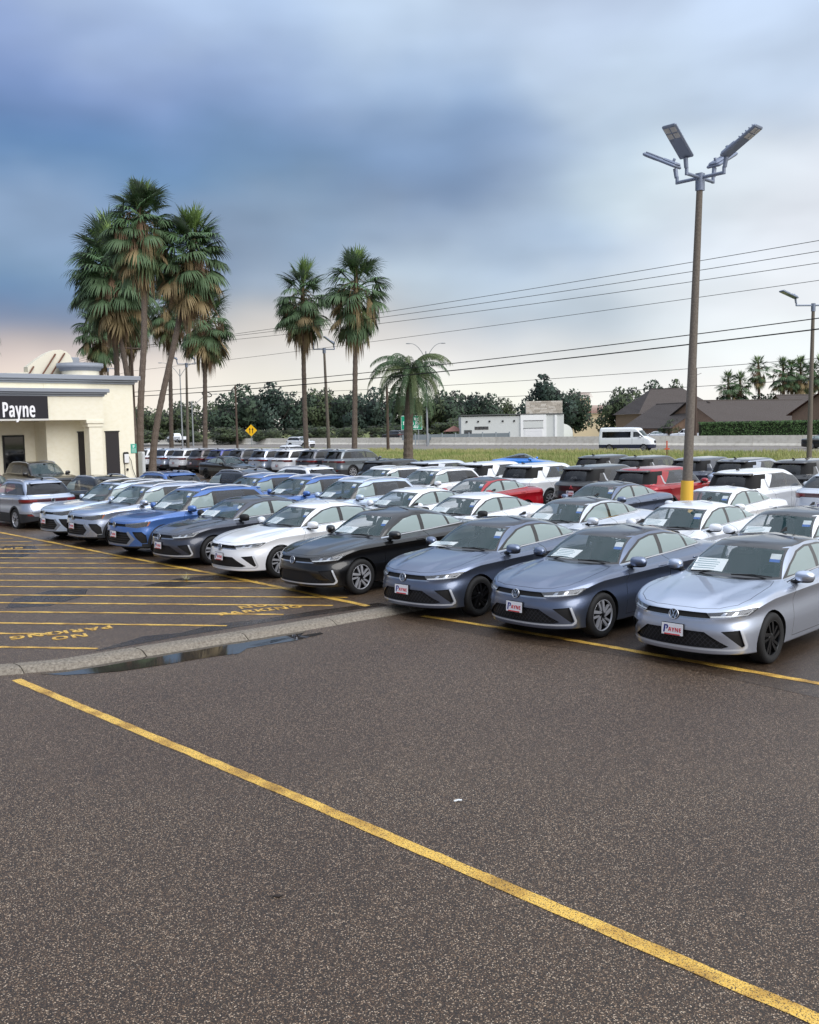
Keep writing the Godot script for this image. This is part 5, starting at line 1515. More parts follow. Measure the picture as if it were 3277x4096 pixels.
func build_plants() -> void:
	M.palm_bark = world_mat(noise_tex(FastNoiseLite.TYPE_SIMPLEX_SMOOTH, 0.05, [0.0, Color8(52, 45, 41), 0.42, Color8(96, 84, 76), 0.6, Color8(118, 106, 96), 1.0, Color8(168, 156, 142)], 512, false, 5, 4.0, 31), 1.2, 0.95)
	M.palm_boot = mat(Color8(92, 74, 56), 0.95)
	M.bark = mat(Color8(62, 54, 48), 0.95)
	var leafm := func(c: Color, bl := 0.25) -> StandardMaterial3D:
		var m := StandardMaterial3D.new()
		m.albedo_color = c; m.roughness = 0.7
		m.backlight_enabled = true
		m.backlight = Color(bl, bl, bl)
		return m
	M.frond_new = leafm.call(Color8(112, 138, 72))
	M.frond_a = leafm.call(Color8(76, 106, 66))
	M.frond_b = leafm.call(Color8(84, 108, 74))
	M.frond_c = leafm.call(Color8(92, 106, 66))
	M.frond_dry = leafm.call(Color8(146, 128, 92))
	M.frond_dead = leafm.call(Color8(138, 112, 88))
	M.oak = leafm.call(Color8(58, 78, 58), 0.35)
	M.oak_b = leafm.call(Color8(50, 70, 58), 0.3)
	M.oak_c = leafm.call(Color8(74, 88, 56), 0.4)
	M.queen = leafm.call(Color8(66, 92, 58), 0.3)
	fan_palm("tallest fan palm, its full shaggy crown above the corner of the cream building", [Vector3(-16.1, 0, -58), Vector3(-16.0, 4, -58), Vector3(-15.5, 10, -58), Vector3(-15.5, 15.9, -58)], 0.228, 1.26, 1.35, 101)
	fan_palm("fan palm whose trunk leans over beside the upright one at the building corner", [Vector3(-15.75, 0, -59), Vector3(-15.3, 3.5, -59), Vector3(-13.9, 8.9, -59), Vector3(-12.95, 12.8, -59), Vector3(-12.65, 14.2, -59)], 0.228, 1.3, 1.35, 102)
	fan_palm("fan palm rising straight behind the cream building, with a wide brown skirt", [Vector3(-21.5, 0, -72), Vector3(-21.45, 7, -72), Vector3(-21.5, 12, -72), Vector3(-21.7, 16.0, -72)], 0.243, 1.6, 1.35, 103)
	fan_palm("fan palm with a bowed trunk behind the cream building", [Vector3(-19.6, 0, -70), Vector3(-20.1, 6.8, -70), Vector3(-20.6, 11, -70), Vector3(-20.5, 15.2, -70)], 0.243, 1.6, 1.2, 104)
	fan_palm("short fan palm far behind the building, furthest to the side of its roof arch", [Vector3(-29.9, 0, -95), Vector3(-29.85, 8, -95), Vector3(-29.7, 14.0, -95)], 0.205, 1.35, 1.0, 105)
	fan_palm("fan palm far behind the building, seen between the taller trunks", [Vector3(-28.0, 0, -98), Vector3(-27.9, 8, -98), Vector3(-27.6, 15.2, -98)], 0.205, 1.35, 1.0, 106)
	fan_palm("slim fan palm half hidden by the leaning palm", [Vector3(-21.6, 0, -88), Vector3(-21.4, 8, -88), Vector3(-21.2, 15.2, -88)], 0.220, 1.35, 0.95, 107)
	fan_palm("fan palm with a round crown standing clear to the side of the leaning palm", [Vector3(-17.3, 0, -82), Vector3(-17.05, 7, -82), Vector3(-16.85, 13.2, -82)], 0.228, 1.40, 1.05, 108)
	fan_palm("shorter of the two fan palms on either side of the double lamp post", [Vector3(-8.0, 0, -76), Vector3(-8.05, 6, -76), Vector3(-7.95, 13.9, -76)], 0.220, 1.3, 0.95, 109)
	fan_palm("taller of the two fan palms on either side of the double lamp post", [Vector3(-3.95, 0, -70), Vector3(-3.75, 6, -70), Vector3(-3.5, 13.6, -70)], 0.220, 1.36, 0.95, 110)
	fan_palm("fan palm at the edge of the view, only its outer fronds showing", [Vector3(-24.3, 0, -52), Vector3(-24.25, 6, -52), Vector3(-24.2, 9.6, -52)], 0.213, 1.3, 0.9, 111)
	var far := [["leftmost of the far palms, small and spiky, above the roofs", 62.9, 10.6, 1.39], ["second far palm along the roofs, beside the spiky one", 65.2, 10.6, 1.39], ["tall lone palm standing highest behind the dark roofs", 68.75, 13.6, 1.35], ["palm with the lowest skirt in the far palm clump", 73.6, 12.9, 1.56], ["thin palm at the heart of the far palm clump", 75.2, 12.7, 1.39], ["broad palm of the far clump, next to the slim lamp post", 77.0, 12.9, 1.64], ["far palm just behind the slim lamp post", 79.2, 12.4, 1.39], ["last far palm at the edge of the view", 81.3, 12.8, 1.64]]
	for i in far.size():
		var q: Array = far[i]
		fan_palm(q[0], [Vector3(q[1] + 0.5, 0, -190), Vector3(q[1] + 0.2, q[2] * 0.5, -190), Vector3(q[1], q[2], -190)], 0.30, q[3], 0.5, 120 + i, "far palms behind the roofs")
	# the feather palm in the grass
	var k := thing("feather_palm", "arching feather palm standing in the grass before the green road sign", "palm tree", Vector3(-0.05, 0, -70))
	var pp := PackedVector3Array([Vector3.ZERO, Vector3(0.1, 3, 0), Vector3(0.3, 6.3, 0)])
	obj("trunk", trunk_mesh(pp, 0.36, 0.30, 12), M.palm_bark, k)
	var shaft := Soup.new()
	shaft.tube(PackedVector3Array([Vector3(0.28, 5.6, 0), Vector3(0.33, 6.5, 0), Vector3(0.36, 7.2, 0)]), 0.34, 0.12, 8)
	obj("crown_shaft", shaft, M.palm_boot, k)
	var rng := RandomNumberGenerator.new()
	rng.seed = 77
	var kinds := []
	for e in [1.35, 1.1, 0.8, 0.5, 0.2, -0.1, -0.5]: kinds.append(feather_frond(e, 3.6, int(e * 100)))
	for i in 44:
		var o := obj("frond", kinds[mini(6, int(i / 6.2))], M.queen if i % 3 else M.frond_c, k)
		var sc := rng.randf_range(0.9, 1.15)
		o.transform = Transform3D(Basis(Vector3.UP, i * 2.4 + rng.randf_range(-0.2, 0.2)).scaled(Vector3(sc, sc, sc)), Vector3(0.35, 6.75, 0))
	# live oaks beyond the highway
	var oaks := [[-64, 9.5, 13], [-57, 9.2, 12], [-50.5, 10.2, 12], [-44.5, 10.5, 13], [-38.5, 12.6, 15], [-31, 12.2, 14], [-25, 12.6, 13], [-19.5, 13.0, 13], [-13.5, 12.2, 13], [-8.0, 11.2, 12], [-2.5, 10.6, 12], [3.0, 11.0, 12], [8.5, 11.6, 13], [14.0, 11.2, 12], [18.5, 9.6, 11], [22.5, 8.2, 10]]
	var words := ["oak nearest the cream building, thin and lit from behind", "low oak behind the leaning palm trunk", "oak behind the slim palm and the far davit lamp", "ragged oak where the sunset glows through", "broad dark oak beside the yellow warning sign", "rounded oak behind the white road vehicle", "dense oak behind the shorter of the two palms", "oak standing behind the double lamp post", "oak between the two tall palms and the feather palm", "oak just behind the taller of the two palms", "oak beside the feather palm, low over the barrier", "oak behind the feather palm and green sign", "tall oak beside the davit lamp post", "oak above the near end of the grey building", "smaller oak above the grey building roof", "lowest oak, where the tree line dips behind the grey roof"]
	for i in oaks.size():
		var q: Array = oaks[i]
		leafy_tree("oak_tree", words[i], Vector3(q[0], 0, -220 + rng.randf_range(-8, 8)), q[1], q[2], 300 + i, [M.oak, M.oak_b, M.oak, M.oak_c][i % 4] if i > 3 else M.oak_c, "trees beyond the highway", -0.10)
	var right := [["tall oak behind the beige stone sign panel", 27.5, 11.3, 12, 190], ["oak in front of the beige villa, beside the stone panel", 33.0, 10.6, 10, 195], ["oak between the beige villa and the van", 39.5, 10.0, 10, 178], ["wide low oak behind the parked van", 44.0, 8.6, 10, 176], ["oak rising behind the hipped dark roof", 52.5, 11.2, 10, 205], ["thin oak beside the hipped dark roof", 56.5, 10.6, 8, 205], ["shrubby tree under the spiky far palms", 63.0, 8.5, 9, 190], ["bushy tree under the lone tall far palm", 69.5, 8.6, 10, 190], ["leafy tree at the foot of the far palm clump", 75.0, 8.0, 9, 188], ["dark tree beside the brick house at the edge of the view", 74.0, 8.8, 9, 165]]
	for i in right.size():
		var q: Array = right[i]
		leafy_tree("oak_tree", q[0], Vector3(q[1], 0, -q[4]), q[2], q[3], 340 + i, [M.oak_b, M.oak, M.oak_c][i % 3], "trees among the houses", -0.08)
	for q in [["pale bush against the brick gable by the van", 40.0, 3.6, 4.5, 146], ["low scrub under the oaks near the yellow sign", -29, 3.6, 8, 200], ["light scrub below the oaks past the lamp post", -47, 3.8, 9, 205], ["low bush under the oaks behind the two palms", -12, 3.8, 8, 200], ["scrub filling the space under the oaks, nearest the cream building", -58, 4.2, 14, 206], ["scrub under the oaks between the slim palm and the lamp post", -38, 4.0, 13, 207], ["scrub under the oaks behind the road crossover", -20, 4.0, 13, 206], ["scrub under the oaks behind the feather palm", -2, 4.2, 14, 204], ["scrub under the oaks, next to the grey building", 9, 4.2, 12, 203], ["scrub behind the shelter beside the grey building", 29, 4.2, 10, 200]]:
		leafy_tree("bush", q[0], Vector3(q[1], 0, -q[4]), q[2], q[3], int(q[4]) + int(q[2] * 10), M.oak_c, "bushes beyond the barrier", -0.12)
	# the clipped hedge on top of the far bank
	var h := Soup.new()
	var leaf := 0.16
	for i in 15000:
		var f := rng.randf()
		var side := rng.randi() % 3
		var p := Vector3(lerpf(38.9, 56.5, f), 0, lerpf(-128.0, -116.0, f))
		var y := rng.randf_range(0.3, 2.75)
		var dz := -0.1
		if side == 2:
			y = 2.72 + rng.randf_range(-0.06, 0.14); dz = -rng.randf_range(0, 1.4)
		p += Vector3(rng.randf_range(-0.05, 0.05), y, dz + rng.randf_range(-0.12, 0.12))
		var u := Vector3(rng.randfn(), rng.randfn(), rng.randfn()).normalized()
		var v := u.cross(Vector3(rng.randfn(), rng.randfn(), rng.randfn()).normalized()).normalized()
		var n := Vector3(0, 0.4 if side < 2 else 1.0, 0.6 if side < 2 else 0.1).normalized()
		h.tri(p - u * leaf, p + v * leaf, p + u * leaf, n, n, n)
	var core := Soup.new()
	var c := Vector3(47.7, 1.35, -122.75)
	core.box(look(c, Vector3(-12.0, 0, 17.6)), Vector3(21.3, 2.6, 1.2), 0.1)
	var hg := thing("hedge", "long clipped green hedge before the dark roofed houses", "hedge", Vector3(38.9, 0, -128))
	core.add(Soup.new())
	var lv := obj("leaves", h, leafm.call(Color8(72, 104, 52), 0.3), hg)
	lv.position = -hg.position
	lv.set_meta("kind", "stuff")
	var co := obj("stems", core, mat(Color8(34, 44, 26), 1.0), hg)
	co.position = -hg.position
# ---------------------------------------------------------------- buildings and street furniture
func rbox(s: Soup, r0: float, r1: float, b0: float, b1: float, y0: float, y1: float, ch := 0.0) -> void:
	var c := W((r0 + r1) * 0.5, (b0 + b1) * 0.5, (y0 + y1) * 0.5)
	s.box(Transform3D(Basis(RD, Vector3.UP, RD.cross(Vector3.UP)), c), Vector3(absf(r1 - r0), y1 - y0, absf(b1 - b0)), ch)

func rpart(called: String, m: Material, root: Node3D, a: Array, ch := 0.0) -> MeshInstance3D:
	var s := Soup.new()
	rbox(s, a[0], a[1], a[2], a[3], a[4], a[5], ch)
	var o := obj(called, s, m, root)
	o.position = -root.position
	return o

func words3d(text: String, size: float, depth: float, bold := 700) -> TextMesh:
	var f := SystemFont.new()
	f.font_names = PackedStringArray(["Droid Sans"])
	f.font_weight = bold
	var tm := TextMesh.new()
	tm.text = text; tm.font = f; tm.font_size = 64; tm.pixel_size = size / 64.0; tm.depth = depth; tm.curve_step = 2.0
	return tm

func lamp_head(root: Node3D, at: Vector3, dir: Vector3, tilt: float, l: float) -> void:
	var d := Vector3(dir.x, 0, dir.z).normalized()
	var z := (d * cos(tilt) + Vector3.UP * sin(tilt)).normalized()
	var x := Vector3.UP.cross(d).normalized()
	var t := Transform3D(Basis(x, z.cross(x), z), at)
	var s := Soup.new()
	s.box(t * Transform3D(Basis.IDENTITY, Vector3(0, 0.035 * l, 0.5 * l)), Vector3(0.36, 0.075, 1.0) * l, 0.025)
	s.box(t * Transform3D(Basis.IDENTITY, Vector3(0, 0.09 * l, 0.22 * l)), Vector3(0.26, 0.07, 0.42) * l, 0.03)
	for i in 5: s.box(t * Transform3D(Basis.IDENTITY, Vector3(0, 0.085 * l, (0.56 + 0.09 * i) * l)), Vector3(0.30, 0.05, 0.03) * l, 0.006)
	var h := obj("lamp_head", s, M.lamp_grey, root)
	h.position = -root.position
	var cell := Soup.new()
	cell.lathe(PackedVector2Array([Vector2(0.035 * l, 0), Vector2(0.035 * l, 0.07 * l), Vector2(0, 0.075 * l)]), 10, t * Transform3D(Basis.IDENTITY, Vector3(0, 0.12 * l, 0.18 * l)))
	obj("photocell", cell, M.lamp_grey, h)
	for i in 4:
		var p := Soup.new()
		p.box(t * Transform3D(Basis.IDENTITY, Vector3((-0.08 if i % 2 else 0.08) * l, -0.004, (0.70 if i < 2 else 0.87) * l)), Vector3(0.13, 0.012, 0.14) * l, 0.003)
		obj("led_panel", p, M.led, h)
	var kn := Soup.new()
	kn.tube(PackedVector3Array([at + z * 0.06 * l + Vector3(0, -0.02, 0), at + z * 0.02 * l + Vector3(0, -0.22 * l, 0)]), 0.055 * l, 0.05 * l, 8)
	obj("knuckle", kn, M.lamp_grey, h)

func lamp_post(label: String, at: Vector3, h: float, lean: Vector3, r: float, arms: Array, l: float, yellow := 0.0) -> Node3D:
	# arms: [direction, arm length, lamp direction, tilt]
	var t := thing("lamp_post", label, "street lamp", at, 0.0, "lamp posts of the car lot")
	var top := at + Vector3(0, h, 0) + lean
	var s := Soup.new()
	for i in 10:
		pass
	s.tube(PackedVector3Array([at, at.lerp(top, 0.5), top]), r, r * 0.55, 10)
	var p := obj("pole", s, M.pole, t)
	p.position = -at
	if yellow > 0.0:
		var y := Soup.new()
		y.tube(PackedVector3Array([at + Vector3(0, -0.02, 0), at + lean * yellow / h + Vector3(0, yellow, 0)]), r + 0.035, r + 0.022, 8)
		obj("painted_base", y, M.pole_yellow, t).position = -at
	var cap := Soup.new()
	cap.tube(PackedVector3Array([top + Vector3(0, -0.30 * l, 0), top + Vector3(0, 0.10 * l, 0)]), r * 0.62 + 0.03, r * 0.62 + 0.03, 4)
	obj("pole_cap", cap, M.lamp_grey, t).position = -at
	for a in arms:
		var s2 := Soup.new()
		var e: Vector3 = top + (a[0] as Vector3).normalized() * a[1]
		s2.tube(PackedVector3Array([top, e]), 0.042 * l, 0.042 * l, 8)
		s2.tube(PackedVector3Array([e + Vector3(0, -0.03, 0), e + Vector3(0, 0.14 * l, 0)]), 0.042 * l, 0.042 * l, 8)
		obj("arm", s2, M.lamp_grey, t).position = -at
		lamp_head(t, e + Vector3(0, 0.33 * l, 0), a[2], a[3], l)
	return t

func davit(label: String, at: Vector3, h: float, dirs: Array, reach: float) -> void:
	var t := thing("highway_lamp", label, "street lamp", at, 0.0, "davit lamps along the highway")
	var s := Soup.new()
	s.tube(PackedVector3Array([Vector3.ZERO, Vector3(0, h, 0)]), 0.16, 0.09, 8)
	obj("pole", s, M.galv, t)
	for d in dirs:
		var a := Soup.new()
		var pts := PackedVector3Array()
		for i in 8:
			var f := i / 7.0
			pts.append(Vector3(0, h - 1.4, 0) + d * reach * f + Vector3(0, 2.6 * (1.0 - pow(1.0 - f, 2.2)), 0))
		a.tube(pts, 0.06, 0.045, 6)
		var arm := obj("arm", a, M.galv, t)
		var hd := Soup.new()
		hd.blob(look(pts[7] + d * 0.3, d), Vector3(0.26, 0.16, 0.75), 0.8, 8, 6)
		obj("lamp_head", hd, M.galv, arm)

func bx_at(xd: float) -> float:
	var t := (xd * 1.8997 - 1638.5) / 3854.0
	return (34.83 + 36.44 * t) / (0.723 - 0.691 * t)

func build_dealership() -> void:
	var cream := world_mat(noise_tex(FastNoiseLite.TYPE_SIMPLEX_SMOOTH, 0.03, [0.0, Color8(240, 233, 210), 0.5, Color8(247, 242, 222), 1.0, Color8(250, 246, 230)], 512, false, 5, 4.0, 41), 4.0, 0.9, null, 11.0, noise_tex(FastNoiseLite.TYPE_SIMPLEX_SMOOTH, 0.25, [], 512, true, 3, 2.0), 0.3)
	var grey_trim := mat(Color8(150, 156, 166), 0.7)
	var dark := mat(Color8(40, 36, 40), 0.5)
	var f := 50.4
	var g := 48.9
	var B := thing("dealership_building", "cream stucco showroom with grey cornices, dark tall panels and a white arch on its roof", "building", W(f, 22.0))
	var e := 26.7
	# back walls, then the block whose corner we see
	rpart("wall", cream, B, [f, f + 14.0, 21.6, e, 0.0, 5.85])
	rpart("wall", cream, B, [f + 1.5, f + 14.0, 6.0, 21.6, 0.0, 5.85])
	rpart("upper_wall", cream, B, [f, f + 1.49, 6.0, 21.59, 5.05, 5.80])
	for i in 3: rpart("cornice", grey_trim, B, [f - 0.10 - 0.12 * i, f + 14.1 + 0.12 * i, 6.0, e + 0.12 + 0.12 * i, 5.76 + 0.11 * i, 5.76 + 0.11 * i + [0.108, 0.108, 0.24][i]], 0.02)
	# the portico in front
	var pe := 24.15
	rpart("portico_fascia", cream, B, [g, f, 6.0, pe, 3.78, 5.02])
	for i in 3: rpart("portico_cornice", grey_trim, B, [g - 0.08 - 0.10 * i, f - 0.5, 6.0, pe + 0.08 + 0.10 * i, 5.02 + 0.10 * i, 5.02 + 0.10 * i + [0.098, 0.098, 0.20][i]], 0.02)
	rpart("portico_roof", cream, B, [g + 0.3, f + 0.01, 6.0, pe - 0.2, 5.20, 5.36])
	rpart("column", cream, B, [g + 0.06, g + 0.70, pe - 0.83, pe - 0.08, 0.0, 3.40], 0.02)
	for i in 2: rpart("column_capital", cream, B, [g + 0.02 - 0.05 * i, g + 0.78, pe - 0.91 - 0.08 * i, pe - 0.03 + 0.03 * i, 3.40 + 0.19 * i, 3.40 + 0.19 * i + 0.188], 0.015)
	# dark tall panels of the flank wall, a window in the recess
	var p1 := rpart("door_panel", dark, B, [f - 0.04, f + 0.05, 23.35, 24.0, 0.0, 3.12])
	rpart("panel_frame", M.black, B, [f - 0.06, f + 0.04, 23.30, 24.05, 3.122, 3.18])
	p1 = rpart("door_panel", dark, B, [f - 0.04, f + 0.05, 24.93, 25.72, 0.0, 3.12])
	rpart("panel_frame", M.black, B, [f - 0.06, f + 0.04, 24.88, 25.77, 3.122, 3.18])
	var wn := rpart("window", M.black, B, [f + 1.42, f + 1.52, 19.85, 21.0, 0.6, 3.05])
	var pane := Soup.new()
	rbox(pane, f + 1.395, f + 1.415, 19.93, 20.92, 0.7, 2.95)
	var po := obj("pane", pane, M.dark_glass, wn)
	rpart("wall_light", mat(Color8(70, 52, 36), 0.5), B, [f + 1.28, f + 1.5, 19.42, 19.60, 3.4, 3.62], 0.03)
	# what stands on the roof
	var arch := Soup.new()
	var poly := PackedVector2Array([Vector2(-1.9, 0), Vector2(-1.85, 0.5), Vector2(-0.6, 0.5)])
	poly = PackedVector2Array([Vector2(-3.3, 0.0), Vector2(-3.3, 0.42), Vector2(-1.85, 0.50), Vector2(-1.85, 0.86), Vector2(-1.2, 1.35), Vector2(-0.5, 1.80), Vector2(0.1, 2.05), Vector2(0.55, 2.10), Vector2(0.95, 2.0), Vector2(1.25, 1.75), Vector2(1.42, 1.38), Vector2(1.45, 0.9), Vector2(1.45, 0.0)])
	for i in poly.size(): poly[i] = Vector2(1.5 - (1.45 - poly[i].x) * 0.80, poly[i].y * 0.82)
	arch.prism(poly, 0.55, Transform3D(Basis(BD, Vector3.UP, BD.cross(Vector3.UP)), W(f + 3.6, 23.2, 6.1)))
	obj("roof_arch", arch, mat(Color8(228, 222, 204), 0.9), B).position = -B.position
	var rust := mat(Color8(112, 74, 58), 0.8)
	for q: Array in [[-1.46, 0.0, -0.82, 0.72], [-0.7, 0.0, 0.46, 1.46], [-0.22, 0.0, 1.0, 1.52], [0.8, 0.0, 1.42, 0.98]]:
		var rd := Soup.new()
		rd.tube(PackedVector3Array([W(f + 2.6, 23.2 + q[0], 6.1 + q[1]), W(f + 3.0, 23.2 + q[2], 6.1 + q[3])]), 0.045, 0.045, 6)
		obj("brace_rod", rd, rust, B).position = -B.position
	var drum := Soup.new()
	drum.lathe(PackedVector2Array([Vector2(1.0, 0), Vector2(1.0, 0.62)]), 20, Transform3D(Basis.IDENTITY, W(f + 2.0, 24.6, 6.0)))
	obj("roof_drum", drum, cream, B).position = -B.position
	var dc := Soup.new()
	dc.lathe(PackedVector2Array([Vector2(1.0, 0.55), Vector2(1.12, 0.60), Vector2(1.14, 0.72), Vector2(1.26, 0.75), Vector2(1.27, 0.98), Vector2(0.0, 1.0)]), 20, Transform3D(Basis.IDENTITY, W(f + 2.0, 24.6, 6.0)))
	obj("drum_cornice", dc, grey_trim, B).position = -B.position
	rpart("roof_block", grey_trim, B, [f + 3.4, f + 4.2, 24.72, 25.25, 6.9, 7.45], 0.03)
	# the sign over the entrance
	var sg := thing("shop_sign", "black box sign with a white name over the showroom entrance", "sign", W(g - 0.1, 18.0, 3.8))
	rpart("sign_box", mat(Color8(26, 24, 34), 0.4), sg, [g - 0.42, g - 0.01, 9.0, 20.95, 3.86, 5.0], 0.01)
	rpart("sign_base", mat(Color8(214, 212, 206), 0.6), sg, [g - 0.44, g - 0.0, 9.0, 20.97, 3.76, 3.855], 0.01)
	var tm := words3d("Payne", 1.02, 0.05, 800)
	var o := obj("lettering", tm, mat(Color8(246, 246, 250), 0.5), sg)
	var tw := 1.62 / tm.get_aabb().size.x
	o.transform = Transform3D(Basis(BD * tw, Vector3.UP, BD.cross(Vector3.UP)), W(g - 0.45, 19.43, 4.30) - sg.position)
	# charger and notice on the wall
	var ch := thing("wall_charger", "white and black electric car charger hanging on the cream wall", "charger", W(f - 0.05, 26.12, 1.6))
	rpart("housing", M.black, ch, [f - 0.10, f - 0.0, 25.93, 26.27, 1.33, 1.98], 0.05)
	rpart("cover", mat(Color8(235, 236, 238), 0.4), ch, [f - 0.14, f - 0.102, 25.96, 26.24, 1.36, 1.86], 0.03)
	rpart("plug_holder", M.black, ch, [f - 0.12, f - 0.0, 26.10, 26.20, 0.92, 1.06], 0.02)
	var cb := Soup.new()
	cb.tube(PackedVector3Array([W(f - 0.08, 26.24, 1.75), W(f - 0.12, 26.36, 1.5), W(f - 0.1, 26.45, 1.0), W(f - 0.09, 26.62, 0.55), W(f - 0.09, 26.75, 0.2)]), 0.016, 0.016, 6)
	obj("cable", cb, M.black, ch).position = -ch.position
	cb = Soup.new()
	cb.tube(PackedVector3Array([W(f - 0.05, 26.0, 1.35), W(f - 0.05, 25.99, 0.4)]), 0.018, 0.018, 6)
	obj("conduit", cb, M.black, ch).position = -ch.position
	var nt := thing("wall_notice", "small teal charging notice with white print on the cream wall", "sign", W(f - 0.03, 26.62, 2.1))
	rpart("board", mat(Color8(64, 168, 148), 0.5), nt, [f - 0.03, f - 0.004, 26.43, 26.78, 1.90, 2.42], 0.004)
	var ink := mat(Color8(214, 236, 228), 0.6)
	rpart("charger_symbol", ink, nt, [f - 0.034, f - 0.030, 26.54, 26.61, 2.20, 2.36])
	rpart("charger_symbol", ink, nt, [f - 0.034, f - 0.030, 26.63, 26.66, 2.24, 2.37])
	for i in 4: rpart("print_line", ink, nt, [f - 0.034, f - 0.030, 26.47, 26.74, 1.95 + 0.06 * i, 1.97 + 0.06 * i])
	var cab := thing("equipment_cabinet", "narrow white cabinet standing between the building corner and the palm trunk", "cabinet", W(50.9, 27.6))
	rpart("cabinet_body", mat(Color8(214, 216, 216), 0.5), cab, [50.6, 51.1, 27.22, 27.42, 0.0, 1.95], 0.03)
	rpart("cabinet_door", mat(Color8(196, 200, 202), 0.5), cab, [50.57, 50.597, 27.24, 27.40, 0.1, 1.85], 0.01)
	# round maker's sign whose top shows past the roof
	var rs := thing("round_sign", "blue and white round sign whose top shows above the roof edge", "sign", W(f + 6.0, 20.4, 5.9))
	var disc := Soup.new()
	disc.lathe(PackedVector2Array([Vector2(0, 0.1), Vector2(0.82, 0.1), Vector2(0.85, 0.0), Vector2(0, 0)]), 28, Transform3D(Basis(BD, RD * -1.0, Vector3.UP), Vector3(0, 0.33, 0)))
	obj("disc", disc, mat(Color8(40, 70, 160), 0.4), rs)
	var ring := Soup.new()
	ring.lathe(PackedVector2Array([Vector2(0.62, 0.11), Vector2(0.72, 0.12), Vector2(0.72, 0.10)]), 28, Transform3D(Basis(BD, RD * -1.0, Vector3.UP), Vector3(0, 0.33, 0)))
	obj("ring", ring, M.paper, rs)

func gable_house(called: String, label: String, at: Vector3, turn: float, sx: float, sz: float, wall_h: float, ridge: float, wall: Material, roof: Material, hip := 0.0) -> Node3D:
	# the ridge runs along x; courses of tiles are real steps
	var t := thing(called, label, "house", at, turn)
	var s := Soup.new()
	s.block(-sx, sx, 0, wall_h, -sz, sz)
	if hip <= 0.0:
		for q in [-sx, sx]:
			s.flat(Vector3(q, wall_h, -sz), Vector3(q, wall_h, sz), Vector3(q, ridge, 0), Vector3(signf(q), 0, 0))
	obj("wall", s, wall, t)
	var o := 0.5
	var n := int(sz / 0.30)
	for side: float in [1.0, -1.0]:
		var rf := Soup.new()
		for i in n:
			var f0 := float(i) / n
			var f1 := float(i + 1) / n
			var z0 := lerpf(sz + o, 0.0, f0) * side
			var z1 := lerpf(sz + o, 0.0, f1) * side
			var y0 := lerpf(wall_h - 0.2, ridge, f0) + 0.06
			var y1 := lerpf(wall_h - 0.2, ridge, f1) + 0.02
			var x0 := sx + o - hip * f0
			var x1 := sx + o - hip * f1
			rf.quad(Vector3(-x0, y0, z0), Vector3(x0, y0, z0), Vector3(x1, y1, z1), Vector3(-x1, y1, z1), Vector3(0, 1, side))
			rf.quad(Vector3(-x0, y0 - 0.10, z0), Vector3(x0, y0 - 0.10, z0), Vector3(x0, y0, z0), Vector3(-x0, y0, z0), Vector3(0, 0, side))
			if hip > 0.0:
				for q in [1, -1]:
					rf.flat(Vector3(q * x0, y0, z0), Vector3(q * x1, y1, z1), Vector3(q * x0, y0, 0), Vector3(q, 1, 0))
					rf.flat(Vector3(q * x0, y0, 0), Vector3(q * x1, y1, z1), Vector3(q * x1, y1, 0), Vector3(q, 1, 0))
		var r := obj("roof", rf, roof, t)
		var rg := Soup.new()
		if side > 0:
			rg.tube(PackedVector3Array([Vector3(-sx - o + hip, ridge + 0.04, 0), Vector3(sx + o - hip, ridge + 0.04, 0)]), 0.12, 0.12, 6)
			obj("ridge_cap", rg, roof, r)
	return t

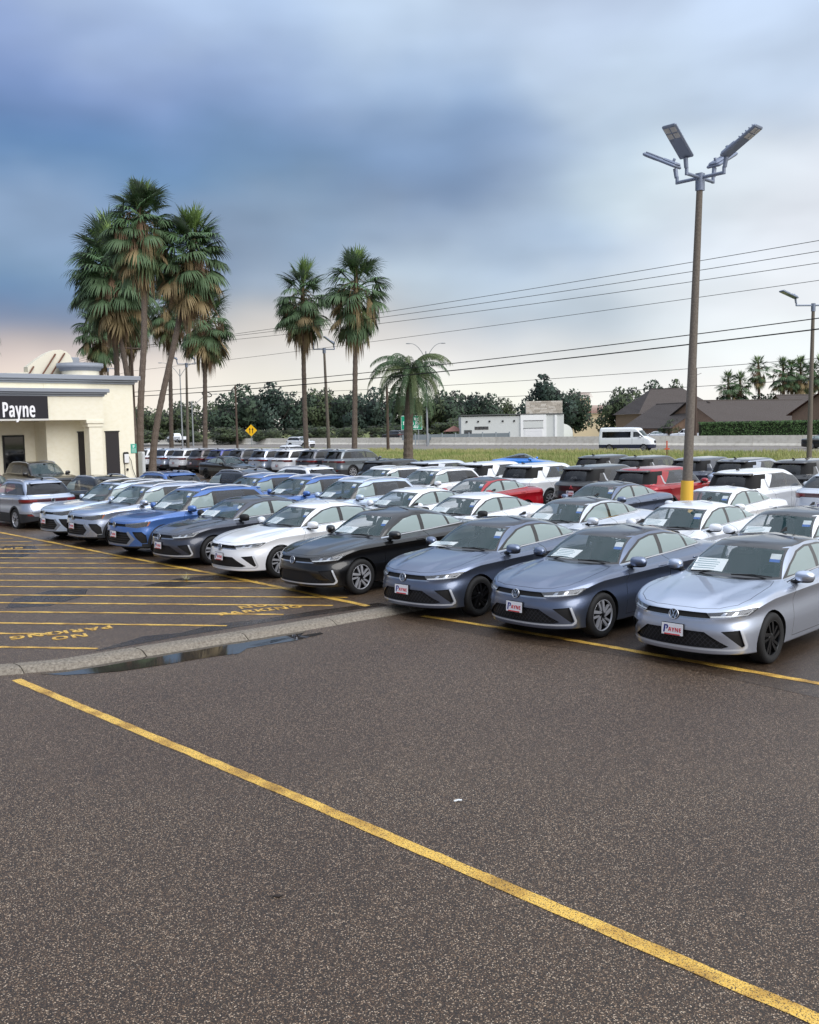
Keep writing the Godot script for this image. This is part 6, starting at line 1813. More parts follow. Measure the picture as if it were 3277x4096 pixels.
func build_setting() -> void:
	M.lamp_grey = mat(Color8(132, 142, 162), 0.45, 0.3)
	M.led = mat(Color8(196, 194, 192), 0.3)
	M.pole = world_mat(noise_tex(FastNoiseLite.TYPE_SIMPLEX_SMOOTH, 0.06, [0.0, Color8(92, 84, 76), 0.5, Color8(112, 103, 94), 1.0, Color8(128, 120, 110)], 512, false, 5, 4.0, 51), 2.0, 0.75)
	M.pole_yellow = mat(Color8(232, 182, 62), 0.6)
	M.galv = mat(Color8(150, 154, 158), 0.5, 0.3)
	build_dealership()
	build_plants()
	# lamp posts of the lot
	lamp_post("tall four headed lamp post with a yellow painted foot among the white sedans", Vector3(6.16, 0, -21.5), 8.36, Vector3(0.30, 0, 0), 0.120, [[-RD, 0.56, -RD, 0.52], [RD, 0.56, RD, 0.50], [BD, 0.56, BD, 0.45], [-BD, 0.56, -BD, 0.62]], 0.92, 1.77)
	lamp_post("slim lamp post near the edge of the view, behind the last dark crossover", Vector3(21.6, 0, -52), 9.1, Vector3(0.1, 0, 0), 0.15, [[Vector3(-1, 0, 0.1), 0.95, Vector3(-1, 0, 0.3), 0.35], [Vector3(1, 0, -0.1), 0.95, Vector3(1, 0, -0.3), 0.35]], 1.05)
	lamp_post("double headed lamp post between the two tall palms", Vector3(-6.55, 0, -80), 9.55, Vector3(-0.2, 0, 0), 0.17, [[Vector3(-1, 0, 0.25), 0.85, Vector3(-1, 0, 0.35), 0.62], [Vector3(1, 0, -0.25), 0.85, Vector3(-1, 0, 0.35), 0.62]], 1.1)
	lamp_post("double headed lamp post beside the leaning palm", Vector3(-21.7, 0, -95), 9.6, Vector3(0.2, 0, 0), 0.17, [[Vector3(-1, 0, 0.2), 0.85, Vector3(-1, 0, 0.35), 0.55], [Vector3(1, 0, -0.2), 0.85, Vector3(-1, 0, 0.35), 0.55]], 1.1)
	lamp_post("double headed lamp post whose heads show just above the cream building", Vector3(-34.4, 0, -112), 10.4, Vector3(0, 0, 0), 0.17, [[Vector3(-1, 0, 0.2), 0.85, Vector3(-1, 0, 0.35), 0.6], [Vector3(1, 0, -0.2), 0.85, Vector3(-1, 0, 0.35), 0.6]], 1.1)
	davit("twin armed highway lamp rising behind the feather palm", Vector3(3.0, 0, -150), 14.6, [Vector3(-1, 0, 0.1), Vector3(1, 0, -0.1)], 2.4)
	davit("twin armed highway lamp far off behind the slim palm", Vector3(-42.0, 0, -180), 14.5, [Vector3(-1, 0, 0.1), Vector3(1, 0, -0.1)], 3.2)
	davit("single armed highway lamp, lower, behind the leaning palm", Vector3(-40.0, 0, -180), 8.6, [Vector3(1, 0, 0.0)], 4.2)
	# concrete barrier of the highway, in cast lengths
	var wl := thing("barrier_wall", "long pale concrete barrier between the highway and the far carriageway", "wall", W(0, 104.4))
	var wall_line := [[-40.0, 101.6], [48.0, 107.6], [109.0, 111.8], [174.0, 116.5], [250.0, 121.8]]
	var rng := RandomNumberGenerator.new()
	rng.seed = 9
	var tones := []
	for v in [1.0, 0.95, 0.98]:
		var m: StandardMaterial3D = M.concrete_far.duplicate()
		m.albedo_color = Color(v, v, v * 0.99)
		tones.append(m)
	for i in wall_line.size() - 1:
		var a := W(wall_line[i][0], wall_line[i][1])
		var b := W(wall_line[i + 1][0], wall_line[i + 1][1])
		var n := int(a.distance_to(b) / 6.1)
		for k in n:
			var p := a.lerp(b, (k + 0.5) / n)
			var d := (b - a).normalized()
			var s := Soup.new()
			var t := Transform3D(Basis(d.cross(Vector3.UP), Vector3.UP, -d), p - d * (a.distance_to(b) / n - 0.04) * -0.5)
			s.prism(pv([-0.42, 0, -0.42, 0.10, -0.22, 0.38, -0.13, 1.27, 0.13, 1.27, 0.22, 0.38, 0.42, 0.10, 0.42, 0]), a.distance_to(b) / n - 0.04, t)
			var o := obj("barrier_segment", s, tones[rng.randi() % 3], wl)
			o.position = -wl.position
	# signs by the road
	var y := thing("warning_sign", "yellow diamond warning sign with two upward arrows above the barrier", "sign", Vector3(-24.3, 0, -150))
	var s := Soup.new()
	s.prism(pv([0, -0.92, 0.92, 0, 0, 0.92, -0.92, 0]), 0.03, Transform3D(Basis.IDENTITY, Vector3(0, 2.98, 0)))
	obj("face", s, mat(Color8(246, 190, 20), 0.5), y)
	for q in [[-0.22, 0.0], [0.22, 0.0]]:
		var ar := Soup.new()
		ar.prism(pv([-0.055, -0.45, 0.055, -0.45, 0.055, 0.12, 0.16, 0.08, 0, 0.42, -0.16, 0.08, -0.055, 0.12]), 0.012, Transform3D(Basis.IDENTITY, Vector3(q[0], 2.98, 0.031)))
		obj("arrow", ar, M.black, y)
	s = Soup.new()
	s.tube(PackedVector3Array([Vector3(0, 0, -0.05), Vector3(0, 3.2, -0.05)]), 0.05, 0.05, 6)
	obj("post", s, M.galv, y)
	var g := thing("road_sign", "green highway exit sign with white lettering behind the feather palm", "sign", Vector3(0.55, 0, -140))
	s = Soup.new()
	s.box(Transform3D(Basis.IDENTITY, Vector3(0, 3.63, 0)), Vector3(3.05, 2.05, 0.06), 0.02)
	obj("border", s, mat(Color8(225, 238, 232), 0.5), g)
	s = Soup.new()
	s.box(Transform3D(Basis.IDENTITY, Vector3(0, 3.63, 0.035)), Vector3(2.93, 1.93, 0.02), 0.004)
	obj("face", s, mat(Color8(0, 148, 112), 0.5), g)
	for q in [["Rd", 0.72, 4.12], ["n Rd", 0.62, 3.58], ["40", 0.62, 3.05], ["I", -1.15, 3.58]]:
		var o := obj("lettering", words3d(q[0], 0.66, 0.02), mat(Color8(240, 246, 244), 0.5), g)
		o.position = Vector3(q[1], q[2], 0.055)
	for x in [-1.0, 1.0]:
		s = Soup.new()
		s.block(x - 0.06, x + 0.06, 0, 3.2, -0.14, -0.04)
		obj("post", s, M.galv, g)
	var om := thing("marker_post", "orange cross shaped marker post in the grass before the van", "marker", Vector3(20.1, 0, -75))
	s = Soup.new()
	s.tube(PackedVector3Array([Vector3(0, 0, 0), Vector3(0, 1.0, 0)]), 0.045, 0.045, 6)
	obj("post", s, mat(Color8(120, 84, 66), 0.8), om)
	s = Soup.new()
	s.block(-0.05, 0.05, 1.0, 1.60, -0.03, 0.03)
	s.block(-0.20, 0.20, 0.92, 1.04, 0.031, 0.07)
	obj("blade", s, mat(Color8(196, 92, 66), 0.7), om)
	s = Soup.new()
	s.lathe(PackedVector2Array([Vector2(0.30, 0), Vector2(0.30, 0.7), Vector2(0.24, 0.9), Vector2(0.0, 1.0)]), 12, Transform3D.IDENTITY)
	tag(obj("utility_pedestal", s, mat(Color8(120, 132, 138), 0.6)), "round topped grey pedestal in the grass behind the white crossovers", "pedestal").position = Vector3(1.95, 0, -50.5)
	# poles that carry the overhead lines
	var wood := mat(Color8(84, 70, 62), 0.9)
	var up := thing("utility_pole", "wooden utility pole with one crossarm between the palm trunks", "utility pole", W(86.7, 46.0), 0.0, "poles of the overhead lines")
	s = Soup.new()
	s.tube(PackedVector3Array([Vector3.ZERO, Vector3(0, 11.6, 0)]), 0.17, 0.12, 8)
	obj("pole", s, wood, up)
	s = Soup.new()
	var ax := BD
	s.tube(PackedVector3Array([ax * -1.4 + Vector3(0, 11.15, 0), ax * 1.4 + Vector3(0, 11.15, 0)]), 0.09, 0.09, 4)
	s.tube(PackedVector3Array([ax * 0.7 + Vector3(0, 11.1, 0), Vector3(0, 9.6, 0)]), 0.03, 0.03, 5)
	obj("crossarm", s, wood, up)
	for q in [["thin dark utility pole standing behind the brick gable house", Vector3(37.2, 0, -125), 9.9], ["dark pole in front of the oaks near the taller palm", Vector3(-2.5, 0, -120), 8.2], ["dark pole in front of the oaks by the shorter palm", Vector3(-28.3, 0, -160), 10.4]]:
		var u := thing("utility_pole", q[0], "utility pole", q[1], 0.0, "poles of the overhead lines")
		s = Soup.new()
		s.tube(PackedVector3Array([Vector3.ZERO, Vector3(0, q[2], 0)]), 0.20, 0.14, 8)
		obj("pole", s, wood, u)
		s = Soup.new()
		s.tube(PackedVector3Array([Vector3(0.15, q[2] - 0.9, 0), Vector3(0.7, q[2] - 0.7, 0)]), 0.03, 0.03, 5)
		obj("bracket", s, wood, u)
	# overhead lines: height at the near end, in the middle and at the pole
	var lines := [["topmost overhead wire crossing the whole sky", 46.0, 11.55, 10.75, 11.25, 0.016], ["second overhead wire, just under the topmost", 45.2, 10.90, 10.15, 11.25, 0.016], ["third overhead wire, close below the second", 46.8, 10.62, 9.95, 11.25, 0.016], ["single thin wire in the gap below the upper three", 46.0, 9.70, 8.95, 9.0, 0.014], ["upper of the two thick lower cables", 46.0, 8.05, 6.55, 6.95, 0.026], ["lower of the two thick lower cables", 46.2, 7.55, 6.15, 6.55, 0.034], ["faint far wire above the hedge and houses", 100.0, 9.6, 8.2, 9.4, 0.03], ["faint far wire, lowest of all, over the grey building", 100.0, 7.4, 6.3, 7.4, 0.03]]
	for q in lines:
		var pts := PackedVector3Array()
		for i in 33:
			var f := i / 32.0
			var r := lerpf(14.0 if q[1] < 60 else 30.0, 86.7 if q[1] < 60 else 140.0, f)
			pts.append(W(r, q[1], lerpf(lerpf(q[2], q[3], f), lerpf(q[3], q[4], f), f)))
		s = Soup.new()
		s.tube(pts, q[5], q[5], 5)
		tag(obj("overhead_wire", s, M.black), q[0], "wire", "overhead wires")
	for q in lines.slice(0, 6):
		var pts := PackedVector3Array()
		for i in 9: pts.append(W(lerpf(86.7, 150, i / 8.0), q[1], q[4] - 1.2 * sin(PI * i / 8.0)))
		s = Soup.new()
		s.tube(pts, q[5], q[5], 5)
		tag(obj("overhead_wire", s, M.black), (q[0] as String).split(",")[0].replace("crossing the whole sky", "") + " continuing past the crossarm pole", "wire", "overhead wires")
	var coil := Soup.new()
	var cp := PackedVector3Array()
	for i in 13: cp.append(W(73.5, 46.0, 6.25) + Vector3(0.42 * cos(TAU * i / 12.0), 0.20 * sin(TAU * i / 12.0) - 0.1 * cos(TAU * i / 12.0), 0))
	coil.tube(cp, 0.045, 0.045, 6, false)
	tag(obj("cable_loop", coil, M.black), "black loop of spare cable hung on the lower lines", "cable")
	var bird := Soup.new()
	bird.blob(Transform3D(Basis(Vector3.BACK, -0.7), Vector3.ZERO), Vector3(0.26, 0.13, 0.12), 1.0, 10, 8)
	bird.blob(Transform3D(Basis.IDENTITY, Vector3(-0.11, 0.12, 0)), Vector3(0.10, 0.09, 0.09), 1.0, 8, 6)
	bird.prism(pv([0.06, -0.05, 0.24, -0.22, 0.20, -0.26, 0.02, -0.10]), 0.05, at3(0, 0, -0.025))
	tag(obj("bird", bird, M.black), "small dark bird perched on the overhead wire by the palms", "bird").position = W(82.0, 46.0, 11.28)
	# the grey white building across the highway
	var gb := thing("commercial_building", "low grey white building with a pale stone panel on its roof across the highway", "building", Vector3(17.5, 0, -165))
	var pale := mat(Color8(206, 210, 208), 0.8)
	var white := mat(Color8(236, 238, 238), 0.8)
	var blk := func(called: String, m: Material, a: Array, ch := 0.0) -> MeshInstance3D:
		var q := Soup.new()
		q.block(a[0], a[1], a[2], a[3], a[4], a[5], ch)
		return obj(called, q, m, gb)
	blk.call("wall", pale, [-8.4, 1.7, 0, 4.55, -8, 0])
	blk.call("garage_wall", white, [1.7, 6.1, 0, 4.72, -8, 0.25])
	blk.call("wall", pale, [6.1, 9.1, 0, 4.68, -8, 0.1])
	blk.call("pilaster", white, [7.5, 7.9, 0, 4.6, 0.1, 0.3])
	blk.call("roof_edge", mat(Color8(96, 98, 98), 0.7), [-8.5, 9.0, 4.73, 4.88, -8.1, 0.3])
	var stone := Node3D.new()
	stone.name = "stone_panel"
	gb.add_child(stone)
	var tonesb := [mat(Color8(196, 188, 176), 0.9), mat(Color8(178, 170, 158), 0.9), mat(Color8(206, 200, 190), 0.9)]
	for row in 9:
		var x := 2.75
		while x < 8.9:
			var wd := minf(rng.randf_range(0.5, 1.3), 9.0 - x)
			var q := Soup.new()
			q.block(x, x + wd - 0.02, 4.9 + 0.235 * row, 4.9 + 0.235 * row + 0.22, -1.2, -0.6 + rng.randf_range(0, 0.06))
			obj("stone", q, tonesb[rng.randi() % 3], stone)
			x += wd
	var dr := blk.call("garage_door", white, [2.3, 5.5, 0, 2.35, 0.26, 0.31])
	for i in 4: blk.call("door_panel", mat(Color8(226, 228, 230), 0.7), [2.4, 5.4, 0.08 + 0.57 * i, 0.60 + 0.57 * i, 0.312, 0.34], 0.02)
	blk.call("door_header", pale, [2.25, 5.55, 2.45, 3.65, 0.26, 0.29])
	blk.call("header_frame", M.black, [2.2, 5.6, 3.66, 3.74, 0.26, 0.33])
	blk.call("header_frame", M.black, [2.2, 5.6, 2.36, 2.44, 0.26, 0.33])
	var wn: MeshInstance3D = blk.call("window", M.black, [-6.1, -3.75, 2.35, 2.85, 0.002, 0.06])
	for i in 3:
		var q := Soup.new()
		q.block(-6.02 + 0.76 * i, -5.34 + 0.76 * i, 2.42, 2.78, 0.062, 0.075)
		obj("pane", q, M.tint_glass, wn)
	wn = blk.call("window", mat(Color8(70, 80, 80), 0.5), [-7.9, -6.6, 1.0, 2.3, 0.002, 0.06])
	var qp := Soup.new()
	qp.block(-7.8, -6.7, 1.1, 2.2, 0.062, 0.07)
	obj("pane", qp, M.tint_glass, wn)
	for i in 5: blk.call("wall_lamp", M.black, [-7.6 + 1.95 * i + (0.3 if i > 2 else 0.0), -7.3 + 1.95 * i + (0.3 if i > 2 else 0.0), 3.58, 3.86, 0.002, 0.2], 0.04)
	var fn := thing("metal_fence", "low grey fence with posts before the grey white building", "fence", Vector3(5.0, 0, -158))
	for i in 8:
		var q := Soup.new()
		q.block(i * 2.2 - 6.0, i * 2.2 - 3.9, 0.9, 1.75, -0.03, 0.03)
		obj("panel", q, mat(Color8(116, 126, 132), 0.6), fn)
		q = Soup.new()
		q.block(i * 2.2 - 3.92, i * 2.2 - 3.72, 0, 1.95, -0.1, 0.1)
		obj("post", q, mat(Color8(140, 150, 156), 0.6), fn)
	var dm := Soup.new()
	var dp := PackedVector2Array()
	for i in 13: dp.append(Vector2(2.0 * cos(PI * i / 12.0), 1.5 + 1.6 * sin(PI * i / 12.0)))
	dp.append(Vector2(-2.0, 0)); dp.append(Vector2(2.0, 0))
	dm.prism(dp, 6.0, at3(0, 0, -6))
	tag(obj("arched_shelter", dm, white), "white arched shelter roof beside the grey white building", "shelter").position = Vector3(27.0, 0, -170)
	# beige villa behind the trees
	var vl := thing("villa", "beige villa with a red tiled tower behind the oaks", "house", Vector3(36, 0, -212))
	var beige := mat(Color8(226, 206, 176), 0.85)
	for q in [["wall", beige, [-8, 9, 0, 5.2, -8, 0]], ["tower", beige, [0.6, 4.2, 5.2, 8.6, -6, -1]], ["garage_door", mat(Color8(238, 220, 192), 0.8), [-6.5, -1.8, 0, 3.3, 0.02, 0.1]], ["window", M.tint_glass, [1.0, 2.2, 2.0, 3.6, 0.02, 0.06]]]:
		var sq := Soup.new()
		sq.block(q[2][0], q[2][1], q[2][2], q[2][3], q[2][4], q[2][5])
		obj(q[0], sq, q[1], vl)
	var tile := mat(Color8(150, 92, 76), 0.85)
	for q in [[-8.6, 9.6, 5.2, 7.0, -8.6, 0.6], [0.1, 4.7, 8.6, 9.9, -6.5, -0.5]]:
		var sq := Soup.new()
		for i in 8:
			var a := i / 8.0
			var b := (i + 1) / 8.0
			for sd in [1, -1]:
				var zc: float = (q[4] + q[5]) * 0.5
				var hz: float = (q[5] - q[4]) * 0.5 * sd
				sq.quad(Vector3(q[0], lerpf(q[2], q[3], a) + 0.12, zc + hz * (1 - a)), Vector3(q[1], lerpf(q[2], q[3], a) + 0.12, zc + hz * (1 - a)), Vector3(q[1], lerpf(q[2], q[3], b), zc + hz * (1 - b)), Vector3(q[0], lerpf(q[2], q[3], b), zc + hz * (1 - b)), Vector3(0, 1, sd))
		obj("roof", sq, tile, vl)
	# houses with dark shingled roofs
	var brick := world_mat(noise_tex(FastNoiseLite.TYPE_CELLULAR, 0.2, [0.0, Color8(120, 98, 84), 0.5, Color8(146, 122, 104), 1.0, Color8(164, 140, 120)], 512, false, 1, 4.0, 61), 3.0, 0.9)
	var shingle := world_mat(noise_tex(FastNoiseLite.TYPE_SIMPLEX_SMOOTH, 0.06, [0.0, Color8(56, 50, 47), 0.5, Color8(84, 77, 74), 1.0, Color8(116, 108, 104)], 512, false, 5, 4.0, 62), 4.0, 0.9)
	var h1 := gable_house("brick_house", "long brick house with a brown gable end and dark tiled roof behind the hedge", Vector3(52.5, 0, -150), 0.42, 11.0, 6.6, 2.6, 6.1, brick, shingle)
	h1 = gable_house("brick_house", "brick house whose gable faces the road beside the big lamp post", Vector3(43.0, 0, -152), 1.95, 6.0, 6.3, 2.3, 5.9, brick, shingle)
	gable_house("brick_house", "house with a tall hipped dark roof rising behind the gable", Vector3(45.0, 0, -168), 0.1, 7.0, 6.5, 4.6, 8.7, brick, shingle, 4.6)
	gable_house("brick_house", "house with a steep dark gable under the far palm clump", Vector3(72.0, 0, -172), 0.30, 7.5, 5.5, 3.2, 7.3, mat(Color8(152, 138, 126), 0.9), shingle)
	var h5 := gable_house("brick_house", "brown brick house with a red tiled roof at the edge of the view", Vector3(58.0, 0, -128), 0.5, 5.0, 4.5, 3.8, 6.4, brick, mat(Color8(96, 66, 58), 0.9))
	var gz := thing("gazebo", "small open pavilion with a reddish hipped roof under the oaks", "pavilion", Vector3(8.2, 0, -172))
	s = Soup.new()
	for i in 4:
		var a := TAU * i / 4.0 + PI * 0.25
		var b := a + PI * 0.5
		s.flat(Vector3(cos(a) * 2.6, 2.1, sin(a) * 2.6), Vector3(cos(b) * 2.6, 2.1, sin(b) * 2.6), Vector3(0, 3.1, 0), Vector3(0, 1, 0))
	obj("roof", s, mat(Color8(150, 108, 98), 0.9), gz)
	for i in 4:
		s = Soup.new()
		var a := TAU * i / 4.0 + PI * 0.25
		s.tube(PackedVector3Array([Vector3(cos(a) * 2.3, 0, sin(a) * 2.3), Vector3(cos(a) * 2.3, 2.3, sin(a) * 2.3)]), 0.1, 0.1, 6)
		obj("post", s, wood, gz)
# ---------------------------------------------------------------- the cars, row by row
const BODY := ["body", "hood", "front_door", "rear_door", "mirror", "door_handle", "tailgate", "rear_spoiler"]

func car(proto: Node3D, called: String, at: Vector3, deg: float, label: String, group: String, colour: Material, roof: Material = null, rims: Material = null, mirrors: Material = null) -> Node3D:
	var d: Node3D = proto.duplicate()
	d.name = numbered(called)
	add_child(d)
	d.position = at
	d.rotation.y = deg_to_rad(deg)
	tag(d, label, "car", group)
	recolour(d, BODY, colour)
	recolour(d, ["roof"], roof if roof else colour)
	if proto.has_meta("dark_spoiler"): recolour(d, ["rear_spoiler"], M.black_gloss)
	if mirrors: recolour(d, ["mirror"], mirrors)
	if rims:
		for c in d.get_children():
			if String(c.name).begins_with("wheel") and not String(c.name).begins_with("wheel_"):
				for w in c.get_children():
					if String(w.name).begins_with("rim"): (w as MeshInstance3D).material_override = rims
	if d.has_meta("dark_spoiler"): d.remove_meta("dark_spoiler")
	return d

func build_cars() -> void:
	var sedan := make_sedan()
	var base := {"fo": 0.87, "l": 4.46, "wb": 2.68, "w": 0.92, "h": 1.62, "hood": 0.90, "cowl": 1.065, "belt": 1.10, "screen": -0.40, "roof0": -1.02, "slope": 0.55, "wheel": 0.345, "style": "taos", "paint": M.paint_blue, "clad": M.clad, "front_glass": M.side_glass, "rim": "five", "rim_m": M.rim_machined}
	var comp := make_suv("compact_suv", base)
	add_emblem(comp, Vector3(0, 0.80, 0.865), 0.07, Vector3(0, 0.1, 1))
	add_emblem(comp, Vector3(0, 0.965, -3.565), 0.065, Vector3(0, 0.1, -1))
	add_plate(comp, Vector3(0, 0.575, 0.90), Vector3(0, 0.05, 1))
	var large := make_suv("large_suv", {"fo": 0.95, "l": 5.09, "wb": 2.98, "w": 0.99, "h": 1.77, "hood": 1.0, "cowl": 1.16, "belt": 1.18, "screen": -0.45, "roof0": -1.12, "slope": 0.50, "wheel": 0.38, "style": "atlas", "paint": M.paint_white, "clad": M.clad, "front_glass": M.tint_glass, "rim": "five", "rim_m": M.rim_machined})
	add_plate(large, Vector3(0, 0.74, -4.16), Vector3(0, 0.0, -1))
	add_emblem(large, Vector3(0, 1.06, -4.12), 0.07, Vector3(0, 0.1, -1))
	var out := make_suv("crossover", {"fo": 0.93, "l": 4.71, "wb": 2.705, "w": 0.94, "h": 1.70, "hood": 1.02, "cowl": 1.13, "belt": 1.14, "screen": -0.42, "roof0": -1.10, "slope": 0.42, "wheel": 0.37, "style": "outlander", "paint": M.paint_black, "clad": M.clad, "front_glass": M.tint_glass, "rim": "five", "rim_m": M.rim_machined, "rails": false})
	out.set_meta("dark_spoiler", true)
	add_plate(out, Vector3(0, 0.80, -3.80), Vector3(0, 0.0, -1))
	var dia := Soup.new()
	for a in [0.0, TAU / 3.0, TAU * 2.0 / 3.0]:
		var t := Transform3D(Basis(Vector3(-1, 0, 0), Vector3.UP, Vector3(0, 0, -1)), Vector3(0, 0.985, -3.735)) * Transform3D(Basis(Vector3.BACK, a), Vector3.ZERO)
		dia.prism(pv([0, 0.005, 0.030, 0.040, 0, 0.085, -0.030, 0.040]), 0.008, t)
	obj("emblem", dia, M.chrome, out)
	var hatch := make_suv("crossover", {"fo": 0.95, "l": 4.55, "wb": 2.67, "w": 0.905, "h": 1.67, "hood": 0.98, "cowl": 1.10, "belt": 1.20, "screen": -0.42, "roof0": -1.10, "slope": 0.75, "wheel": 0.36, "style": "taos", "paint": M.paint_white, "clad": M.clad, "front_glass": M.tint_glass, "rim": "five", "rim_m": M.rim_machined, "rails": false})
	add_plate(hatch, Vector3(0, 0.80, -3.62), Vector3(0, 0.0, -1))
	var N := -46.3
	var A := 133.7
	var L := -136.3
	var X := 43.7
	var g1 := "sedans in the front row"
	var sheetA := [-0.33, 1.06, -0.66, 0.42, 0.25]
	var stick := [0.46, 1.21, -0.985, 0.75]
	# the front row, from the nearest to the far end
	var c := car(sedan, "sedan", Vector3(3.959, 0, -12.673), -45.5, "light silver sedan with black roof and black wheels, nearest of the front row", g1, M.paint_silver, M.black_gloss, M.rim_dark)
	add_papers(c, [-0.36, 1.085, -0.70, 0.50, 0.12], stick)
	c = car(sedan, "sedan", Vector3(2.166, 0, -14.363), -47.6, "blue grey front sedan with bright spoked wheels, beside the light silver sedan", g1, M.paint_grey, M.roof_dark)
	add_papers(c, [-0.30, 1.06, -0.66, 0.38, 0.0], stick)
	c = car(sedan, "sedan", Vector3(0.497, 0, -16.091), -44.9, "blue grey front sedan with black wheels, at the end of the kerb", g1, M.paint_grey, M.roof_dark, M.rim_dark)
	add_papers(c, [-0.45, 1.03, -0.58, 0.15, 0.3], stick)
	c = car(sedan, "sedan", Vector3(-1.509, 0.05, -18.059), -46.3, "black sedan in the front row with bright spoked wheels", g1, M.paint_black, M.black_gloss)
	for k in c.get_children():
		if String(k.name) == "number_plate":
			c.remove_child(k)
			k.free()
	add_papers(c, [-0.30, 1.055, -0.65, 0.40, 0.1], stick)
	c = car(sedan, "sedan", Vector3(-3.25, 0.05, -20.229), -47.2, "white sedan in the front row next to the black sedan", g1, M.paint_white)
	add_papers(c, [-0.25, 1.06, -0.66, 0.45, -0.15], stick)
	c = car(sedan, "sedan", Vector3(-5.05, 0.05, -22.35), -46.8, "dark grey sedan with black mirrors, last sedan of the front row", g1, M.paint_dusk, M.roof_dark, null, M.black)
	add_papers(c, [-0.32, 1.06, -0.66, 0.45, 0.3], stick)
	var g2 := "compact crossovers at the far end of the front row"
	c = car(comp, "compact_suv", Vector3(-6.60, 0.05, -24.05), -46.5, "bright blue compact crossover in the front row with silver roof rails", g2, M.paint_blue)
	add_papers(c, [-0.30, 1.15, -0.63, 0.45, 0.2], [0.44, 1.42, -0.98, 0.8])
	c = car(comp, "compact_suv", Vector3(-8.42, 0.05, -26.35), -46.5, "silver compact crossover in the front row beside the bright blue one", g2, M.paint_silver, null)
	add_papers(c, [-0.30, 1.15, -0.63, 0.45, 0.1], [0.44, 1.42, -0.98, 0.8])
	c = car(comp, "compact_suv", Vector3(-9.80, 0.05, -28.0), -46.5, "pale compact crossover with black roof, last of the front row", g2, M.paint_pale, M.paint_black)
	add_papers(c, [-0.30, 1.15, -0.63, 0.45, 0.0], [0.44, 1.42, -0.98, 0.8])
	# second row
	var g3 := "cars of the second row"
	var two := [[6.14, -16.95, "white sedan with dark roof behind the light silver sedan, cut by the view's edge", M.paint_white, M.black_gloss, null], [4.69, -18.69, "white sedan of the second row, just before the yellow pole foot", M.paint_white, null, null], [2.65, -20.42, "silver white sedan of the second row with a black roof and white mirrors", M.paint_pearl, M.black_gloss, null], [0.48, -22.57, "white sedan of the second row with black mirrors", M.paint_white, null, M.black], [-0.99, -25.17, "white sedan of the second row beside the pale blue crossover", M.paint_white, null, null]]
	for q in two:
		c = car(sedan, "sedan", Vector3(q[0], 0, q[1]), N, q[2], g3, q[3], q[4], null, q[5])
		add_papers(c, [-0.32, 1.06, -0.66, 0.45, 0.15], stick)
	var twos := [[-2.60, -27.45, "pale blue crossover of the second row with silver rails", M.paint_pale], [-4.33, -29.54, "deep blue crossover of the second row beside the pale blue one", M.paint_blue], [-6.06, -31.1, "deep blue crossover of the second row, further than the other", M.paint_blue]]
	for q in twos:
		c = car(comp, "compact_suv", Vector3(q[0], 0, q[1]), N, q[2], g3, q[3])
		add_papers(c, [-0.35, 1.15, -0.63, 0.45, 0.1], [0.44, 1.42, -0.98, 0.8])
	# third row
	var g4 := "cars of the third row"
	for q in [[6.66, -23.05, "white sedan directly behind the yellow pole foot", M.paint_white, null], [4.50, -26.03, "dark grey sedan of the third row with tinted windows", M.paint_grey, M.black_gloss], [1.23, -29.66, "red sedan with a black roof", M.paint_red, M.black_gloss]]:
		c = car(sedan, "sedan", Vector3(q[0], 0, q[1]), N, q[2], g4, q[3], q[4])
		add_papers(c, [], stick)
	for q in [[-0.20, -33.51, "white crossover with silver rails beside the red sedan"], [-1.95, -35.2, "white crossover of the third row, further than its twin"]]:
		c = car(comp, "compact_suv", Vector3(q[0], 0, q[1]), N, q[2], g4, M.paint_white)
		add_papers(c, [], [0.44, 1.42, -0.98, 0.8])
	# rear-facing crossovers
	var g5 := "crossovers seen from behind, nearer row"
	for q in [[13.3, 28.7, "white crossover seen from behind, just past the yellow pole foot", M.paint_white], [16.8, 29.05, "red crossover seen from behind, at the yellow pole foot", M.paint_red], [19.3, 29.6, "black crossover with a dealer plate seen from behind, by the red sedan", M.paint_black], [22.2, 30.0, "white crossover seen from behind, next to the black one", M.paint_white], [25.0, 30.5, "white crossover seen from behind, the middle one of three", M.paint_white], [28.1, 30.7, "silver white crossover seen from behind, furthest of the white ones", M.paint_pearl], [31.4, 31.2, "black crossover seen from behind at the far end of the nearer row", M.paint_black]]:
		c = car(out, "crossover", W(q[0], q[1]), A, q[2], g5, q[3])
	car(hatch, "crossover", W(10.75, 28.9), A, "silver white hatchback crossover with red tail lamps at the edge of the view", g5, M.paint_pearl)
	var g6 := "dark crossovers of the far row"
	for q in [[25.0, 38.2, "far row black crossover nearest the blue sports coupe", M.paint_black], [22.4, 37.5, "far row black crossover, second from the blue sports coupe", M.paint_black], [19.5, 36.9, "far row dark crossover just behind the big lamp post", M.paint_dusk], [17.4, 36.4, "far row silver crossover with black roof, beyond the big lamp post", M.paint_silver], [15.1, 36.2, "far row black crossover before the slim lamp post", M.paint_black]]:
		car(out, "crossover", W(q[0], q[1]), A, q[2], g6, q[3], M.roof_dark if q[3] == M.paint_silver else null)
	# the big crossovers along the back
	var g7 := "large crossovers seen from behind along the back"
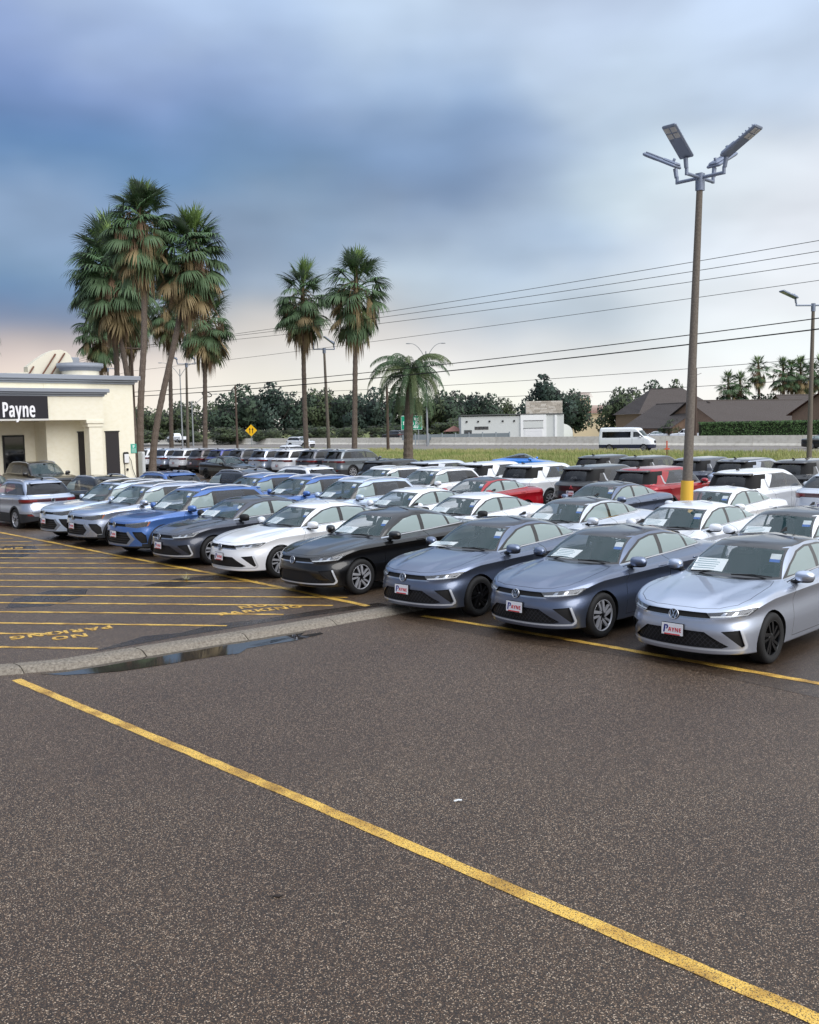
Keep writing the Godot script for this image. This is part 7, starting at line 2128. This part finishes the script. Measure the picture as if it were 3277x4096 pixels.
	for q in [[46.0, "grey large crossover with a sloping back, nearest the grass", M.paint_mid], [48.7, "slate grey large crossover beside the sloping grey one", M.paint_dusk], [51.3, "white large crossover in front of the white road pickup", M.paint_white], [54.0, "silver white large crossover with a lit tail lamp", M.paint_silver], [56.8, "dark grey large crossover behind the black sedan", M.paint_dusk], [59.4, "royal blue large crossover in the back row", M.paint_royal], [61.9, "brownish grey large crossover in the back row", M.paint_umber], [64.4, "white large crossover beside the leaning palm trunk", M.paint_white], [67.1, "silver large crossover between the two palm trunks", M.paint_silver], [69.9, "white large crossover half hidden by the building corner", M.paint_white]]:
		car(large, "large_suv", W(q[0], 41.3), A, q[1], g7, q[2])
	# cars parked across, by the building
	var g8 := "crossovers parked across the end of the lot"
	for q in [[-13.95, -33.6, "silver compact crossover turned away, its tailgate nearest at the far left", M.paint_silver], [-12.2, -35.3, "black compact crossover parked across, before the dark door panels", M.paint_black], [-10.35, -37.3, "blue compact crossover parked across, at the foot of the palms", M.paint_blue], [-7.6, -37.8, "slate compact crossover parked across beside the blue one", M.paint_dusk], [-5.5, -40.1, "white compact crossover parked across, before the large grey ones", M.paint_white]]:
		car(comp, "compact_suv", Vector3(q[0], 0, q[1]), L, String(q[2]).replace("at the far left", "in the corner of the lot"), g8, q[3])
	c = car(large, "large_suv", W(44.4, 19.3), X, "black large crossover parked under the entrance sign", "cars near the building", M.paint_black)
	car(sedan, "sedan", W(41.3, 15.6), X, "red car mostly outside the view before the entrance", "cars near the building", M.paint_red)
	car(sedan, "sedan", W(51.0, 34.2), X, "black sedan facing across the back row of large crossovers", "cars near the building", M.paint_black, null, M.rim_dark)
	# on the grass and the road
	var cp := make_coupe()
	car(cp, "sports_coupe", Vector3(8.55, 0, -59.5), 70.0, "bright blue sports coupe with a black roof at the edge of the grass", "", M.paint_azure, M.black_gloss)
	var van := make_van()
	car(van, "passenger_van", Vector3(25.6, 0, -103.9), 62.0, "white passenger van with dark windows and a dark lower body on the highway", "", M.paint_white)
	var road := "traffic on the highway"
	var gl := car(large, "large_suv", Vector3(-15.4, 0.1, -149.0), X + 8, "white road crossover driving along the barrier", road, M.paint_white)
	var pk := make_pickup()
	car(pk, "pickup_truck", Vector3(-7.6, 0, -71.5), X + 6, "white pickup truck just behind the row of large crossovers", "cars near the building", M.paint_white)
	car(sedan, "sedan", Vector3(44.2, 0, -98.5), X + 8, "dark road car with a lit tail lamp by the slim lamp post", road, M.paint_black)
	car(pk, "pickup_truck", Vector3(-49.0, 0.75, -201.0), L, "white pickup truck beyond the barrier, behind the far lamp post", road, M.paint_white)
	car(large, "large_suv", Vector3(-3.6, 0.7, -172.0), L, "dark crossover beyond the barrier, by the green road sign", road, M.paint_black)
	car(sedan, "sedan", Vector3(36.8, 0.25, -148.0), L, "white car beyond the barrier, just ahead of the van", road, M.paint_white)
	car(pk, "pickup_truck", Vector3(39.8, 0.1, -143.0), L + 8, "white pickup truck beyond the barrier, passing the big lamp post", road, M.paint_white)
	for k in [sedan, comp, large, out, hatch, cp, van, pk]: k.free()
